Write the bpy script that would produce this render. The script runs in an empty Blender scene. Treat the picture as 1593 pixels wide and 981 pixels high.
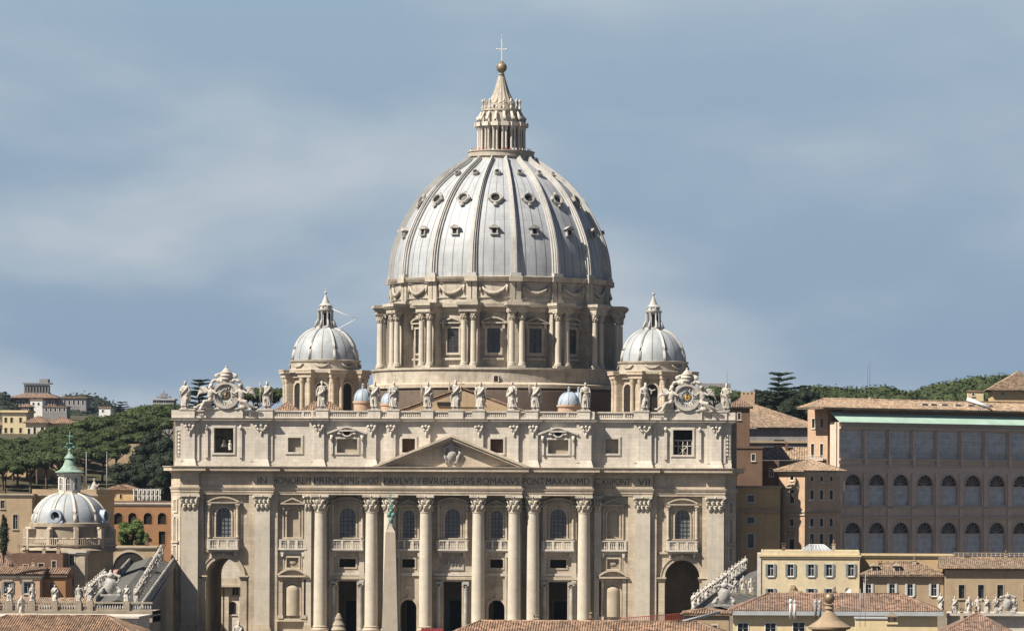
import bpy, bmesh, math, random
from math import sin, cos, pi, radians, sqrt, atan2
from mathutils import Matrix, Vector
random.seed(7)
scene = bpy.context.scene
COL = scene.collection

# ------------------------------------------------------------------ camera, sky, sun, exposure
F, XV, YH, RO, CX, CY, CZ = 6923.0, 1212.6, 772.2, 0.0044, 66.0, -900.0, 28.0
cam = bpy.data.cameras.new('camera'); co = bpy.data.objects.new('camera', cam); COL.objects.link(co)
cam.sensor_width = 36.0; cam.lens = F / 1593 * 36.0
cam.shift_x = -(XV - 796.5) / 1593; cam.shift_y = (YH - 490.5) / 1593
cam.clip_start = 5; cam.clip_end = 20000
co.location = (CX, CY, CZ)
co.rotation_euler = (Matrix.Rotation(radians(90), 3, 'X') @ Matrix.Rotation(RO, 3, 'Z')).to_euler()
scene.camera = co

SUNV = Vector((-1.0, -0.70, 1.34)).normalized()      # direction towards the sun
SUN_EL = math.asin(SUNV.z); SUN_AZ = atan2(SUNV.x, SUNV.y)   # azimuth from +Y towards +X
sl = bpy.data.lights.new('sun', 'SUN'); sl.energy = 5.0; sl.angle = radians(0.5); sl.color = (1.0, 0.915, 0.79)
so = bpy.data.objects.new('sun', sl); COL.objects.link(so)
so.rotation_euler = SUNV.to_track_quat('Z', 'Y').to_euler()
so.location = (-200, -200, 300)

world = bpy.data.worlds.new('World'); scene.world = world; world.use_nodes = True
wn, wl = world.node_tree.nodes, world.node_tree.links
wn.clear()
def W_(t, **k):
    n = wn.new(t)
    for a, b in k.items(): setattr(n, a, b)
    return n
out = W_('ShaderNodeOutputWorld'); bg = W_('ShaderNodeBackground'); sky = W_('ShaderNodeTexSky')
sky.sky_type = 'NISHITA'; sky.sun_disc = False; sky.sun_elevation = SUN_EL; sky.sun_rotation = SUN_AZ
sky.air_density = 0.55; sky.dust_density = 0.6; sky.ozone_density = 1.6
tc = W_('ShaderNodeTexCoord'); mp = W_('ShaderNodeVectorMath', operation='ADD'); mp.inputs[1].default_value = (0, 0, 0.33)
wl.new(tc.outputs['Generated'], mp.inputs[0]); wl.new(mp.outputs[0], sky.inputs['Vector'])
# soft high cloud laid over the sky by direction
sc = W_('ShaderNodeMapping'); sc.inputs['Scale'].default_value = (14, 14, 34); sc.inputs['Location'].default_value = (1.3, 0.4, 2.2)
wl.new(tc.outputs['Generated'], sc.inputs['Vector'])
nz = W_('ShaderNodeTexNoise'); nz.inputs['Scale'].default_value = 0.62; nz.inputs['Detail'].default_value = 6; nz.inputs['Roughness'].default_value = 0.48
nz.inputs['Distortion'].default_value = 0.25
wl.new(sc.outputs[0], nz.inputs['Vector'])
rp = W_('ShaderNodeMapRange'); rp.inputs['From Min'].default_value = 0.40; rp.inputs['From Max'].default_value = 0.70
rp.interpolation_type = 'SMOOTHSTEP'
wl.new(nz.outputs['Fac'], rp.inputs['Value'])
# cloud thins out towards the right (north) of the view
sx = W_('ShaderNodeSeparateXYZ'); wl.new(tc.outputs['Generated'], sx.inputs[0])
gx = W_('ShaderNodeMapRange'); gx.inputs['From Min'].default_value = -0.20; gx.inputs['From Max'].default_value = 0.075
gx.inputs['To Min'].default_value = 0.98; gx.inputs['To Max'].default_value = 0.42
wl.new(sx.outputs['X'], gx.inputs['Value'])
mm = W_('ShaderNodeMath', operation='MULTIPLY'); wl.new(rp.outputs[0], mm.inputs[0]); wl.new(gx.outputs[0], mm.inputs[1])
# pale veil in the lower sky, stronger with height inside the view and gone towards the zenith
rise = W_('ShaderNodeMapRange'); wl.new(sx.outputs['Z'], rise.inputs['Value'])
for k_, v_ in (('From Min', 0.0), ('From Max', 0.115), ('To Min', 0.40), ('To Max', 0.56)): rise.inputs[k_].default_value = v_
fade = W_('ShaderNodeMapRange'); wl.new(sx.outputs['Z'], fade.inputs['Value'])
for k_, v_ in (('From Min', 0.14), ('From Max', 0.32), ('To Min', 1.0), ('To Max', 0.0)): fade.inputs[k_].default_value = v_
vm = W_('ShaderNodeMath', operation='MULTIPLY'); wl.new(rise.outputs[0], vm.inputs[0]); wl.new(fade.outputs[0], vm.inputs[1])
mv = W_('ShaderNodeMix', data_type='RGBA'); wl.new(vm.outputs[0], mv.inputs['Factor']); wl.new(sky.outputs[0], mv.inputs['A']); mv.inputs['B'].default_value = (5.2, 6.9, 8.1, 1)
m2 = W_('ShaderNodeMath', operation='MULTIPLY'); wl.new(mm.outputs[0], m2.inputs[0]); wl.new(fade.outputs[0], m2.inputs[1])
mx = W_('ShaderNodeMix', data_type='RGBA'); wl.new(m2.outputs[0], mx.inputs['Factor'])
wl.new(mv.outputs['Result'], mx.inputs['A']); mx.inputs['B'].default_value = (6.1, 6.5, 6.8, 1)
wl.new(mx.outputs['Result'], bg.inputs['Color']); bg.inputs['Strength'].default_value = 0.05
wl.new(bg.outputs[0], out.inputs['Surface'])
scene.view_settings.view_transform = 'Standard'; scene.view_settings.look = 'None'
scene.view_settings.exposure = 1.0; scene.view_settings.gamma = 1.0
scene.render.engine = 'CYCLES'
scene.cycles.max_bounces = 4; scene.cycles.diffuse_bounces = 2; scene.cycles.transparent_max_bounces = 4

# ------------------------------------------------------------------ helpers
def S(Y): return F / (Y - CY)
def P(px, py, Y):
    dx, dy = px - XV, py - YH
    x0, y0 = dx + RO * dy, dy - RO * dx
    s = S(Y)
    return Vector((CX + x0 / s, Y, CZ - y0 / s))
def PX(px, Y, py=800): return P(px, py, Y).x
def PZ(px, py, Y): return P(px, py, Y).z

WM = {}
def wmat(o): return WM.get(o.name, Matrix())
def empty(name, loc=(0, 0, 0), rz=0, label=None, cat=None, group=None):
    o = bpy.data.objects.new(name, None); COL.objects.link(o)
    o.empty_display_size = 0.5
    o.location = loc; o.rotation_euler = (0, 0, rz)
    WM[o.name] = Matrix.Translation(Vector(loc)) @ Matrix.Rotation(rz, 4, 'Z')
    if label: tag(o, label, cat, group)
    return o
def tag(o, label=None, cat=None, group=None, kind=None):
    if label: o['label'] = label
    if cat: o['category'] = cat
    if group: o['group'] = group
    if kind: o['kind'] = kind
    return o
def copy_tree(o, parent=None, loc=None, rz=None, sc=None):
    c = o.copy(); COL.objects.link(c)
    if parent: c.parent = parent
    if loc is not None: c.location = loc
    if rz is not None: c.rotation_euler = (0, 0, rz)
    if sc is not None: c.scale = (sc, sc, sc) if isinstance(sc, (int, float)) else sc
    for ch in list(o.children): copy_tree(ch, c)
    return c
def setloc(o, loc=None, rz=None, sc=None):
    if loc is not None: o.location = loc
    if rz is not None: o.rotation_euler = (0, 0, rz)
    if sc is not None: o.scale = (sc, sc, sc) if isinstance(sc, (int, float)) else sc
    return o

class MB:
    def __init__(s, M=None): s.v = []; s.f = []; s.sm = []; s.M = M
    def add(s, vs, fs, smooth=False):
        n = len(s.v)
        if s.M is not None: vs = [tuple(s.M @ Vector(p)) for p in vs]
        s.v += [tuple(p) for p in vs]
        s.f += [tuple(i + n for i in f) for f in fs]; s.sm += [smooth] * len(fs)
        return s
    def box(s, x0, x1, y0, y1, z0, z1):
        if x0 > x1: x0, x1 = x1, x0
        if y0 > y1: y0, y1 = y1, y0
        if z0 > z1: z0, z1 = z1, z0
        return s.add([(x0,y0,z0),(x1,y0,z0),(x1,y1,z0),(x0,y1,z0),(x0,y0,z1),(x1,y0,z1),(x1,y1,z1),(x0,y1,z1)],
              [(0,3,2,1),(4,5,6,7),(0,1,5,4),(1,2,6,5),(2,3,7,6),(3,0,4,7)])
    def taper(s, x0, x1, y0, y1, z0, z1, d):      # box flaring by d at the bottom
        return s.add([(x0-d,y0-d,z0),(x1+d,y0-d,z0),(x1+d,y1,z0),(x0-d,y1,z0),(x0,y0,z1),(x1,y0,z1),(x1,y1,z1),(x0,y1,z1)],
              [(0,3,2,1),(4,5,6,7),(0,1,5,4),(1,2,6,5),(2,3,7,6),(3,0,4,7)])
    def prism(s, pts, y0, y1):                     # polygon in x,z pushed along y
        n = len(pts)
        vs = [(x, y0, z) for x, z in pts] + [(x, y1, z) for x, z in pts]
        return s.add(vs, [tuple(range(n)), tuple(range(2*n-1, n-1, -1))] + [(i, n+i, n+(i+1) % n, (i+1) % n) for i in range(n)])
    def slab(s, pts, z0, z1):                      # polygon in x,y pushed along z
        n = len(pts)
        vs = [(x, y, z0) for x, y in pts] + [(x, y, z1) for x, y in pts]
        return s.add(vs, [tuple(range(n-1, -1, -1)), tuple(range(n, 2*n))] + [(i, (i+1) % n, n+(i+1) % n, n+i) for i in range(n)])
    def lathe(s, prof, n=24, c=(0, 0, 0), curved=False, mod=None, a0=0.0, sy=1.0):
        cx, cy, cz = c
        def ring(r, z):
            o = []
            for k in range(n):
                a = a0 + 2*pi*k/n
                rr = r * (mod(a, z) if mod else 1)
                o.append((cx + rr*cos(a), cy + rr*sin(a)*sy, cz + z))
            return o
        if curved:
            vs = []
            for r, z in prof: vs += ring(r, z)
            fs = [(j*n+i, j*n+(i+1) % n, (j+1)*n+(i+1) % n, (j+1)*n+i) for j in range(len(prof)-1) for i in range(n)]
            s.add(vs, fs, True)
        else:
            for (r0, z0), (r1, z1) in zip(prof, prof[1:]):
                if abs(r0-r1) < 1e-6 and abs(z0-z1) < 1e-6: continue
                s.add(ring(r0, z0) + ring(r1, z1), [(i, (i+1) % n, n+(i+1) % n, n+i) for i in range(n)], n > 10)
        return s
    def tube(s, pts, rads, n=8, caps=True):
        pts = [Vector(p) for p in pts]
        if isinstance(rads, (int, float)): rads = [rads]*len(pts)
        rings = []; up = Vector((0, 0, 1))
        for i, p in enumerate(pts):
            d = (pts[min(i+1, len(pts)-1)] - pts[max(i-1, 0)])
            d = d.normalized() if d.length > 1e-9 else Vector((0, 0, 1))
            a = d.cross(up if abs(d.z) < 0.95 else Vector((0, 1, 0))).normalized(); b = d.cross(a)
            r = rads[i]; r = r if isinstance(r, tuple) else (r, r)
            rings.append([p + a*r[0]*cos(2*pi*k/n) + b*r[1]*sin(2*pi*k/n) for k in range(n)])
        vs = [q for r in rings for q in r]
        fs = [(j*n+i, j*n+(i+1) % n, (j+1)*n+(i+1) % n, (j+1)*n+i) for j in range(len(pts)-1) for i in range(n)]
        if caps: fs += [tuple(range(n-1, -1, -1)), tuple((len(pts)-1)*n+i for i in range(n))]
        return s.add(vs, fs, True)
    def ell(s, c, r, n=10, m=7, rot=None):
        c = Vector(c); r = (r, r, r) if isinstance(r, (int, float)) else r
        vs = []
        for j in range(m+1):
            t = -pi/2 + pi*j/m
            for i in range(n):
                a = 2*pi*i/n
                q = Vector((r[0]*cos(t)*cos(a), r[1]*cos(t)*sin(a), r[2]*sin(t)))
                if rot is not None: q = rot @ q
                vs.append(c + q)
        return s.add(vs, [(j*n+i, j*n+(i+1) % n, (j+1)*n+(i+1) % n, (j+1)*n+i) for j in range(m) for i in range(n)], True)
    def mesh(s, name):
        me = bpy.data.meshes.new(name); me.from_pydata(s.v, [], s.f)
        me.polygons.foreach_set('use_smooth', s.sm); me.update()
        return me
    def build(s, name, mat, parent=None, solid=True):
        me = s.mesh(name); me.materials.append(mat)
        bm = bmesh.new(); bm.from_mesh(me); bmesh.ops.remove_doubles(bm, verts=bm.verts, dist=1e-5) if False else None
        bmesh.ops.recalc_face_normals(bm, faces=bm.faces); bm.to_mesh(me); bm.free()
        return link(name, me, parent)
def link(name, me, parent=None):
    o = bpy.data.objects.new(name, me); COL.objects.link(o)
    if parent:
        o.parent = parent
        if parent.type == 'EMPTY': o.matrix_parent_inverse = wmat(parent).inverted()
    return o
def local(o):                       # part given in its parent's own coordinates
    o.matrix_parent_inverse = Matrix(); return o
def baked(o_tmp, name, mat):
    dg = bpy.context.evaluated_depsgraph_get()
    me = bpy.data.meshes.new_from_object(o_tmp.evaluated_get(dg)); me.name = name
    me.materials.clear(); me.materials.append(mat)
    d = o_tmp.data; t = o_tmp.type
    bpy.data.objects.remove(o_tmp)
    (bpy.data.curves if t in ('CURVE', 'FONT') else bpy.data.meshes).remove(d)
    return me
def rect(x0, x1, z0, z1): return [(x0, z0), (x1, z0), (x1, z1), (x0, z1)]
def archpoly(cx, w, zb, zt, n=12):  # round-headed opening, zt = crown
    r = w/2; zs = zt - r
    return [(cx-r, zb), (cx+r, zb)] + [(cx + r*cos(pi*k/n), zs + r*sin(pi*k/n)) for k in range(n+1)]
def plate(name, mat, outline, holes, y0, y1, parent=None, M=None):
    """upright wall sheet with true openings (x,z outlines), thick from y0 to y1"""
    cu = bpy.data.curves.new('t', 'CURVE'); cu.dimensions = '2D'; cu.fill_mode = 'BOTH'
    for poly in [outline] + holes:
        sp = cu.splines.new('POLY'); sp.points.add(len(poly)-1); sp.use_cyclic_u = True
        for i, (x, z) in enumerate(poly): sp.points[i].co = (x, z, 0, 1)
    cu.extrude = abs(y1-y0)/2
    o = bpy.data.objects.new('t', cu); COL.objects.link(o)
    me = baked(o, name, mat)
    T = Matrix.Translation((0, (y0+y1)/2, 0)) @ Matrix.Rotation(radians(90), 4, 'X')
    me.transform((M if M is not None else Matrix()) @ T)
    me.polygons.foreach_set('use_smooth', [False]*len(me.polygons)); me.update()
    return link(name, me, parent)
def text_mesh(txt, mat, h, width, thick=0.06, off=0.0):
    cu = bpy.data.curves.new('t', 'FONT'); cu.body = txt; cu.size = 1; cu.extrude = thick/2; cu.offset = off
    o = bpy.data.objects.new('t', cu); COL.objects.link(o)
    me = baked(o, 'lettering', mat)
    xs = [v.co.x for v in me.vertices]; ys = [v.co.y for v in me.vertices]
    x0, x1, y0, y1 = min(xs), max(xs), min(ys), max(ys)
    sx = width/(x1-x0); sy = h/(y1-y0)
    for v in me.vertices: v.co = Vector(((v.co.x-x0)*sx, -v.co.z, (v.co.y-y0)*sy))
    me.update(); return me
def remesh(mb, name, mat, vox):
    me = mb.mesh('t'); o = bpy.data.objects.new('t', me); COL.objects.link(o)
    md = o.modifiers.new('r', 'REMESH'); md.mode = 'VOXEL'; md.voxel_size = vox
    ms = o.modifiers.new('s', 'SMOOTH'); ms.factor = 0.5; ms.iterations = 1
    m = baked(o, name, mat)
    m.polygons.foreach_set('use_smooth', [True]*len(m.polygons)); m.update()
    return m

# ------------------------------------------------------------------ materials
class NT:
    def __init__(s, name, rough=0.85):
        s.m = bpy.data.materials.new(name); s.m.use_nodes = True
        s.n = s.m.node_tree.nodes; s.l = s.m.node_tree.links
        s.b = s.n['Principled BSDF']; s.b.inputs['Roughness'].default_value = rough
        s.b.inputs['Specular IOR Level'].default_value = 0.25
        s.g = s.n.new('ShaderNodeNewGeometry'); s.t = s.n.new('ShaderNodeTexCoord')
    def inp(s, sock, v):
        if isinstance(v, bpy.types.NodeSocket): s.l.new(v, sock)
        elif v is not None: sock.default_value = v
    def math(s, op, a, b=None, c=None):
        n = s.n.new('ShaderNodeMath'); n.operation = op
        s.inp(n.inputs[0], a)
        if b is not None: s.inp(n.inputs[1], b)
        if c is not None: s.inp(n.inputs[2], c)
        return n.outputs[0]
    def map(s, vec, scale=(1, 1, 1), rot=(0, 0, 0), loc=(0, 0, 0)):
        n = s.n.new('ShaderNodeMapping'); s.l.new(vec, n.inputs[0])
        n.inputs['Scale'].default_value = scale; n.inputs['Rotation'].default_value = rot; n.inputs['Location'].default_value = loc
        return n.outputs[0]
    def noise(s, vec, scale=1, detail=4, rough=0.55):
        n = s.n.new('ShaderNodeTexNoise'); s.l.new(vec, n.inputs['Vector'])
        n.inputs['Scale'].default_value = scale; n.inputs['Detail'].default_value = detail; n.inputs['Roughness'].default_value = rough
        return n.outputs['Fac']
    def rng(s, v, a, b, c=0, d=1):
        n = s.n.new('ShaderNodeMapRange'); s.l.new(v, n.inputs['Value'])
        for k, x in zip(('From Min', 'From Max', 'To Min', 'To Max'), (a, b, c, d)): n.inputs[k].default_value = x
        return n.outputs[0]
    def mix(s, f, a, b, mode='MIX'):
        n = s.n.new('ShaderNodeMix'); n.data_type = 'RGBA'; n.blend_type = mode
        s.inp(n.inputs['Factor'], f)
        s.inp(n.inputs['A'], a if isinstance(a, bpy.types.NodeSocket) else (*a, 1)); s.inp(n.inputs['B'], b if isinstance(b, bpy.types.NodeSocket) else (*b, 1))
        return n.outputs['Result']
    def sep(s, vec):
        n = s.n.new('ShaderNodeSeparateXYZ'); s.l.new(vec, n.inputs[0]); return n.outputs
    def comb(s, x, y, z):
        n = s.n.new('ShaderNodeCombineXYZ'); s.inp(n.inputs[0], x); s.inp(n.inputs[1], y); s.inp(n.inputs[2], z); return n.outputs[0]
    def bump(s, h, strength=0.3, dist=0.1):
        n = s.n.new('ShaderNodeBump'); n.inputs['Strength'].default_value = strength; n.inputs['Distance'].default_value = dist
        s.l.new(h, n.inputs['Height']); s.l.new(n.outputs[0], s.b.inputs['Normal'])
    def col(s, c): s.inp(s.b.inputs['Base Color'], c if isinstance(c, bpy.types.NodeSocket) else (*c, 1)); return s.m
def scl(c, k): return tuple(min(1, x*k) for x in c)
def stone(name, base, var=0.25, joint=0.12, bw=1.6, bh=0.75, streak=0.3, grime=(0.12, 0.10, 0.08), grime_amt=0.0, gs=1.0):
    t = NT(name, 0.9); pos = t.g.outputs['Position']
    n1 = t.noise(t.map(pos, (0.11*gs, 0.11*gs, 0.16*gs)), 1, 5)
    n2 = t.noise(t.map(pos, (0.9*gs, 0.9*gs, 0.9*gs)), 1, 4, 0.65)
    c = t.mix(t.rng(n1, 0.3, 0.7), scl(base, 1-var), scl(base, 1+var*0.45))
    c = t.mix(t.rng(n2, 0.3, 0.72, 0, 0.55), c, t.mix(1.0, c, (0.72, 0.70, 0.68), 'MULTIPLY'))
    if joint:
        x = t.sep(pos); bt = t.n.new('ShaderNodeTexBrick')
        t.l.new(t.comb(t.math('ADD', x[0], t.math('MULTIPLY', x[1], 0.83)), x[2], 0.0), bt.inputs['Vector'])
        bt.inputs['Scale'].default_value = 1; bt.inputs['Brick Width'].default_value = bw; bt.inputs['Row Height'].default_value = bh
        bt.inputs['Mortar Size'].default_value = 0.03; bt.inputs['Mortar Smooth'].default_value = 0.3
        bt.inputs['Color1'].default_value = (1, 1, 1, 1); bt.inputs['Color2'].default_value = (1-joint*1.1,)*3 + (1,); bt.inputs['Mortar'].default_value = (1-joint*2.6,)*3 + (1,)
        c = t.mix(1.0, c, bt.outputs['Color'], 'MULTIPLY')
    if streak:
        st = t.noise(t.map(pos, (1.1, 1.1, 0.07)), 1, 4, 0.7)
        c = t.mix(t.rng(st, 0.52, 0.78, 0, streak), c, t.mix(1.0, c, (0.42, 0.37, 0.32), 'MULTIPLY'))
    if grime_amt:
        gn = t.noise(t.map(pos, (0.35, 0.35, 0.22), loc=(3, 1, 5)), 1, 6, 0.7)
        c = t.mix(t.rng(gn, 0.48, 0.68, 0, grime_amt), c, grime)
    t.bump(n2, 0.35, 0.08)
    return t.col(c)
def plain(name, base, var=0.15, rough=0.7, gs=1.0, metal=0.0):
    t = NT(name, rough); n = t.noise(t.map(t.g.outputs['Position'], (gs, gs, gs)), 1, 4)
    t.b.inputs['Metallic'].default_value = metal
    return t.col(t.mix(t.rng(n, 0.3, 0.7), scl(base, 1-var), scl(base, 1+var)))
def tile_mat(name, base, dark=0.5):
    t = NT(name, 0.9); pos = t.g.outputs['Position']
    v = t.n.new('ShaderNodeTexVoronoi'); v.inputs['Scale'].default_value = 1.0
    t.l.new(t.map(pos, (2.4, 1.6, 4.0)), v.inputs['Vector'])
    h = t.sep(v.outputs['Color'])[0]
    n = t.noise(t.map(pos, (0.25, 0.25, 0.25)), 1, 5, 0.65)
    c = t.mix(h, scl(base, dark*0.8), scl(base, 1.5))
    ln_ = t.noise(t.map(pos, (1.4, 1.4, 1.4)), 1, 4, 0.7); c = t.mix(t.rng(ln_, 0.60, 0.72, 0, 0.6), c, (0.10, 0.095, 0.06))
    c = t.mix(t.rng(n, 0.42, 0.7, 0, 0.55), c, scl((base[0]*0.6, base[1]*0.85, base[2]*1.0), 0.75))
    return t.col(c)
def glass(name, base=(0.05, 0.06, 0.075), rough=0.25, grid=None, line=(0.16, 0.16, 0.17), lw=0.1):
    t = NT(name, rough); t.b.inputs['Specular IOR Level'].default_value = 0.5
    n = t.noise(t.map(t.g.outputs['Position'], (0.8, 0.8, 0.8)), 1, 3)
    c = t.mix(t.rng(n, 0.3, 0.7), scl(base, 0.75), scl(base, 1.3))
    if grid:
        x = t.sep(t.t.outputs['Object'])
        a = t.math('FRACT', t.math('MULTIPLY', x[0], 1/grid[0])); b = t.math('FRACT', t.math('MULTIPLY', x[2], 1/grid[1]))
        l = t.math('MAXIMUM', t.math('LESS_THAN', a, lw), t.math('LESS_THAN', b, lw))
        c = t.mix(l, c, line)
    return t.col(c)

TRAV = stone('travertine', (0.51, 0.435, 0.34), 0.26, 0.12, streak=0.55, grime_amt=0.2)
TRAV_W = stone('pale_travertine', (0.57, 0.525, 0.46), 0.16, 0.10, streak=0.45, grime_amt=0.1)
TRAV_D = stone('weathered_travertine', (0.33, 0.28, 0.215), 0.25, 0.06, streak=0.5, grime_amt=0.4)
TRAV_M = stone('dome_travertine', (0.47, 0.425, 0.355), 0.28, 0.09, streak=0.65, grime_amt=0.5)
COLM = stone('column_travertine', (0.50, 0.455, 0.38), 0.12, 0.06, bw=30, bh=2.2, streak=0.28)
STAT = stone('statue_travertine', (0.46, 0.43, 0.385), 0.2, 0, streak=0.55, gs=2.5, grime_amt=0.34)
MARB = stone('mottled_marble', (0.38, 0.37, 0.35), 0.35, 0, streak=0.5, gs=3, grime_amt=0.5)
STUC = plain('tan_stucco', (0.34, 0.29, 0.22), 0.15, 0.9, 0.5)
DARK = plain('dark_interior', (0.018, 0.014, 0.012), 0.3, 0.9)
BRONZE = plain('verdigris_bronze', (0.10, 0.22, 0.18), 0.35, 0.6, 3)
GILT = plain('aged_gilt_bronze', (0.22, 0.17, 0.115), 0.3, 0.5, 2, 0.4)
INK = plain('dark_lettering', (0.035, 0.028, 0.02), 0.2, 0.8)
IRON = plain('painted_iron', (0.05, 0.05, 0.05), 0.2, 0.5)
WHITE = plain('white_paint', (0.60, 0.60, 0.58), 0.06, 0.5)
ZINC = plain('zinc_sheet', (0.33, 0.345, 0.36), 0.12, 0.5, 0.6)
CROSSM = plain('pale_gilt_cross', (0.55, 0.55, 0.52), 0.05, 0.4, 1)
GLASSF = glass('leaded_glass', (0.115, 0.12, 0.13), 0.3, (0.62, 0.62), (0.19, 0.195, 0.20), 0.14)
GLASSD = glass('dark_glass', (0.028, 0.026, 0.025), 0.2)
GLASSL = glass('loggia_glass', (0.32, 0.325, 0.34), 0.35, (0.75, 1.4), (0.42, 0.42, 0.43), 0.12)
PATINA = plain('green_copper', (0.30, 0.42, 0.355), 0.14, 0.65, 0.3)
def lead(name, base, nseam, seam_h=1.3):
    t = NT(name, 0.55); t.b.inputs['Specular IOR Level'].default_value = 0.4
    x = t.sep(t.t.outputs['Object']); pos = t.g.outputs['Position']
    a = t.math('ARCTAN2', x[1], x[0]); u = t.math('ADD', t.math('MULTIPLY', a, nseam/(2*pi)), 500.5)
    fu = t.math('FRACT', u); d = t.math('ABSOLUTE', t.math('SUBTRACT', fu, 0.5))
    line = t.math('LESS_THAN', d, 0.055)
    cell = t.math('FLOOR', u); row = t.math('FLOOR', t.math('MULTIPLY', x[2], 1/seam_h))
    hz = t.math('LESS_THAN', t.math('FRACT', t.math('MULTIPLY', x[2], 1/seam_h)), 0.10)
    wn_ = t.n.new('ShaderNodeTexWhiteNoise'); wn_.noise_dimensions = '2D'; t.l.new(t.comb(cell, row, 0.0), wn_.inputs['Vector'])
    n = t.noise(t.map(pos, (0.10, 0.10, 0.10)), 1, 5); st = t.noise(t.map(pos, (1.3, 1.3, 0.12)), 1, 4, 0.7)
    c = t.mix(t.rng(n, 0.3, 0.7), scl(base, 0.82), scl(base, 1.12))
    c = t.mix(t.rng(wn_.outputs['Value'], 0, 1, 0, 0.5), c, t.mix(1.0, c, (0.78, 0.78, 0.8), 'MULTIPLY'))
    c = t.mix(t.rng(st, 0.50, 0.78, 0, 0.55), c, t.mix(1.0, c, (0.50, 0.46, 0.42), 'MULTIPLY'))
    c = t.mix(t.math('MULTIPLY', hz, 0.16), c, scl(base, 0.45))
    c = t.mix(t.math('MULTIPLY', line, 0.75), c, (0.10, 0.09, 0.085))
    return t.col(c)
LEAD = lead('lead_sheet', (0.33, 0.352, 0.372), 64, 1.5)
LEAD_S = lead('lead_sheet_small', (0.32, 0.345, 0.365), 16, 1.2)
RIBM = stone('rib_stone', (0.42, 0.415, 0.40), 0.18, 0, streak=0.5, gs=1.5)
LEADP = plain('lead_plain', (0.27, 0.32, 0.38), 0.15, 0.5, 0.4)
TILE = tile_mat('terracotta_tiles', (0.22, 0.14, 0.095))
DBRONZE = plain('dark_bronze', (0.05, 0.05, 0.045), 0.3, 0.5, 3)
BROWNB = stone('sooty_brick', (0.15, 0.115, 0.09), 0.25, 0.06, bw=0.8, bh=0.3, streak=0.3)
PINKP = stone('pink_plaster', (0.42, 0.30, 0.22), 0.12, 0, streak=0.3)
TILE_P = tile_mat('pale_tiles', (0.27, 0.19, 0.13), 0.62)
TILE_R = tile_mat('red_tiles', (0.19, 0.122, 0.09), 0.55)
TILE_B = tile_mat('brown_tiles', (0.19, 0.135, 0.095), 0.55)
OCHRE = stone('ochre_plaster', (0.50, 0.36, 0.20), 0.16, 0, streak=0.35)
ORANGE = stone('orange_plaster', (0.32, 0.175, 0.09), 0.18, 0, streak=0.35)
ROSE = stone('rose_brick', (0.46, 0.32, 0.22), 0.16, 0.05, bw=0.8, bh=0.3, streak=0.3)
CREAM = stone('cream_plaster', (0.60, 0.49, 0.30), 0.10, 0, streak=0.25)
YELLOW = stone('yellow_plaster', (0.58, 0.50, 0.34), 0.14, 0, streak=0.35, grime_amt=0.06)
BRICK = stone('dark_brick', (0.16, 0.10, 0.07), 0.25, 0.06, bw=0.8, bh=0.3, streak=0.4, grime_amt=0.25)
TAN = stone('tan_plaster', (0.38, 0.29, 0.19), 0.18, 0, streak=0.4)
GREYW = stone('grey_render', (0.24, 0.235, 0.235), 0.2, 0, streak=0.45)
LOGW = stone('loggia_stone', (0.52, 0.42, 0.345), 0.14, 0, streak=0.3)
PINKR = plain('pink_felt_roof', (0.42, 0.20, 0.17), 0.12, 0.9, 0.3)
SHUT = plain('grey_shutters', (0.22, 0.24, 0.25), 0.12, 0.7, 2)
BARK = plain('bark', (0.09, 0.06, 0.045), 0.3, 0.9, 2)
def leafm(name, a, b, ns=0.35):
    t = NT(name, 0.75); pos = t.g.outputs['Position']
    n = t.noise(t.map(pos, (ns, ns, ns)), 1, 3); n2 = t.noise(t.map(pos, (2.2, 2.2, 2.2)), 1, 2)
    c = t.mix(t.rng(n, 0.32, 0.68), a, b)
    c = t.mix(t.rng(n2, 0.35, 0.65, 0, 0.5), c, scl(a, 0.7))
    oi = t.n.new('ShaderNodeObjectInfo'); c = t.mix(t.math('MULTIPLY', oi.outputs['Random'], 0.55), c, t.mix(1.0, c, (0.72, 0.62, 0.7), 'MULTIPLY'))
    return t.col(c)
PINE = leafm('pine_needles', (0.024, 0.041, 0.012), (0.062, 0.086, 0.024))
PINE_D = leafm('dark_foliage', (0.012, 0.020, 0.010), (0.024, 0.038, 0.015))
CEDAR = leafm('cedar_needles', (0.020, 0.036, 0.022), (0.038, 0.060, 0.034))
LEAF = leafm('fresh_foliage', (0.045, 0.08, 0.015), (0.09, 0.14, 0.03), 0.8)
FAR = leafm('distant_foliage', (0.025, 0.038, 0.026), (0.04, 0.055, 0.032), 0.08)

# ------------------------------------------------------------------ more helpers
def offset_path(path, d):
    n = len(path); res = []
    def nrm(a, b):
        dx, dy = b[0]-a[0], b[1]-a[1]; L = sqrt(dx*dx+dy*dy); return (dy/L, -dx/L)
    for i, p in enumerate(path):
        n1 = nrm(path[i-1], p) if i > 0 else None; n2 = nrm(p, path[i+1]) if i < n-1 else None
        if n1 is None: m = n2
        elif n2 is None: m = n1
        else:
            k = 1 + n1[0]*n2[0] + n1[1]*n2[1]; m = ((n1[0]+n2[0])/k, (n1[1]+n2[1])/k)
        res.append((p[0]+m[0]*d, p[1]+m[1]*d))
    return res
def sweep(mb, path, prof):          # moulding run: prof = (outward offset, z); path goes left to right, outside = -Y
    rows = [[(x, y, z) for x, y in offset_path(path, o)] for o, z in prof]
    for r0, r1 in zip(rows, rows[1:]):
        n = len(r0)
        for i in range(n-1):
            mb.add([r0[i], r0[i+1], r1[i+1], r1[i]], [(0, 1, 2, 3)])
    return mb
def mirrored(path): return path + [(-x, y) for x, y in reversed(path)]
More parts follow.
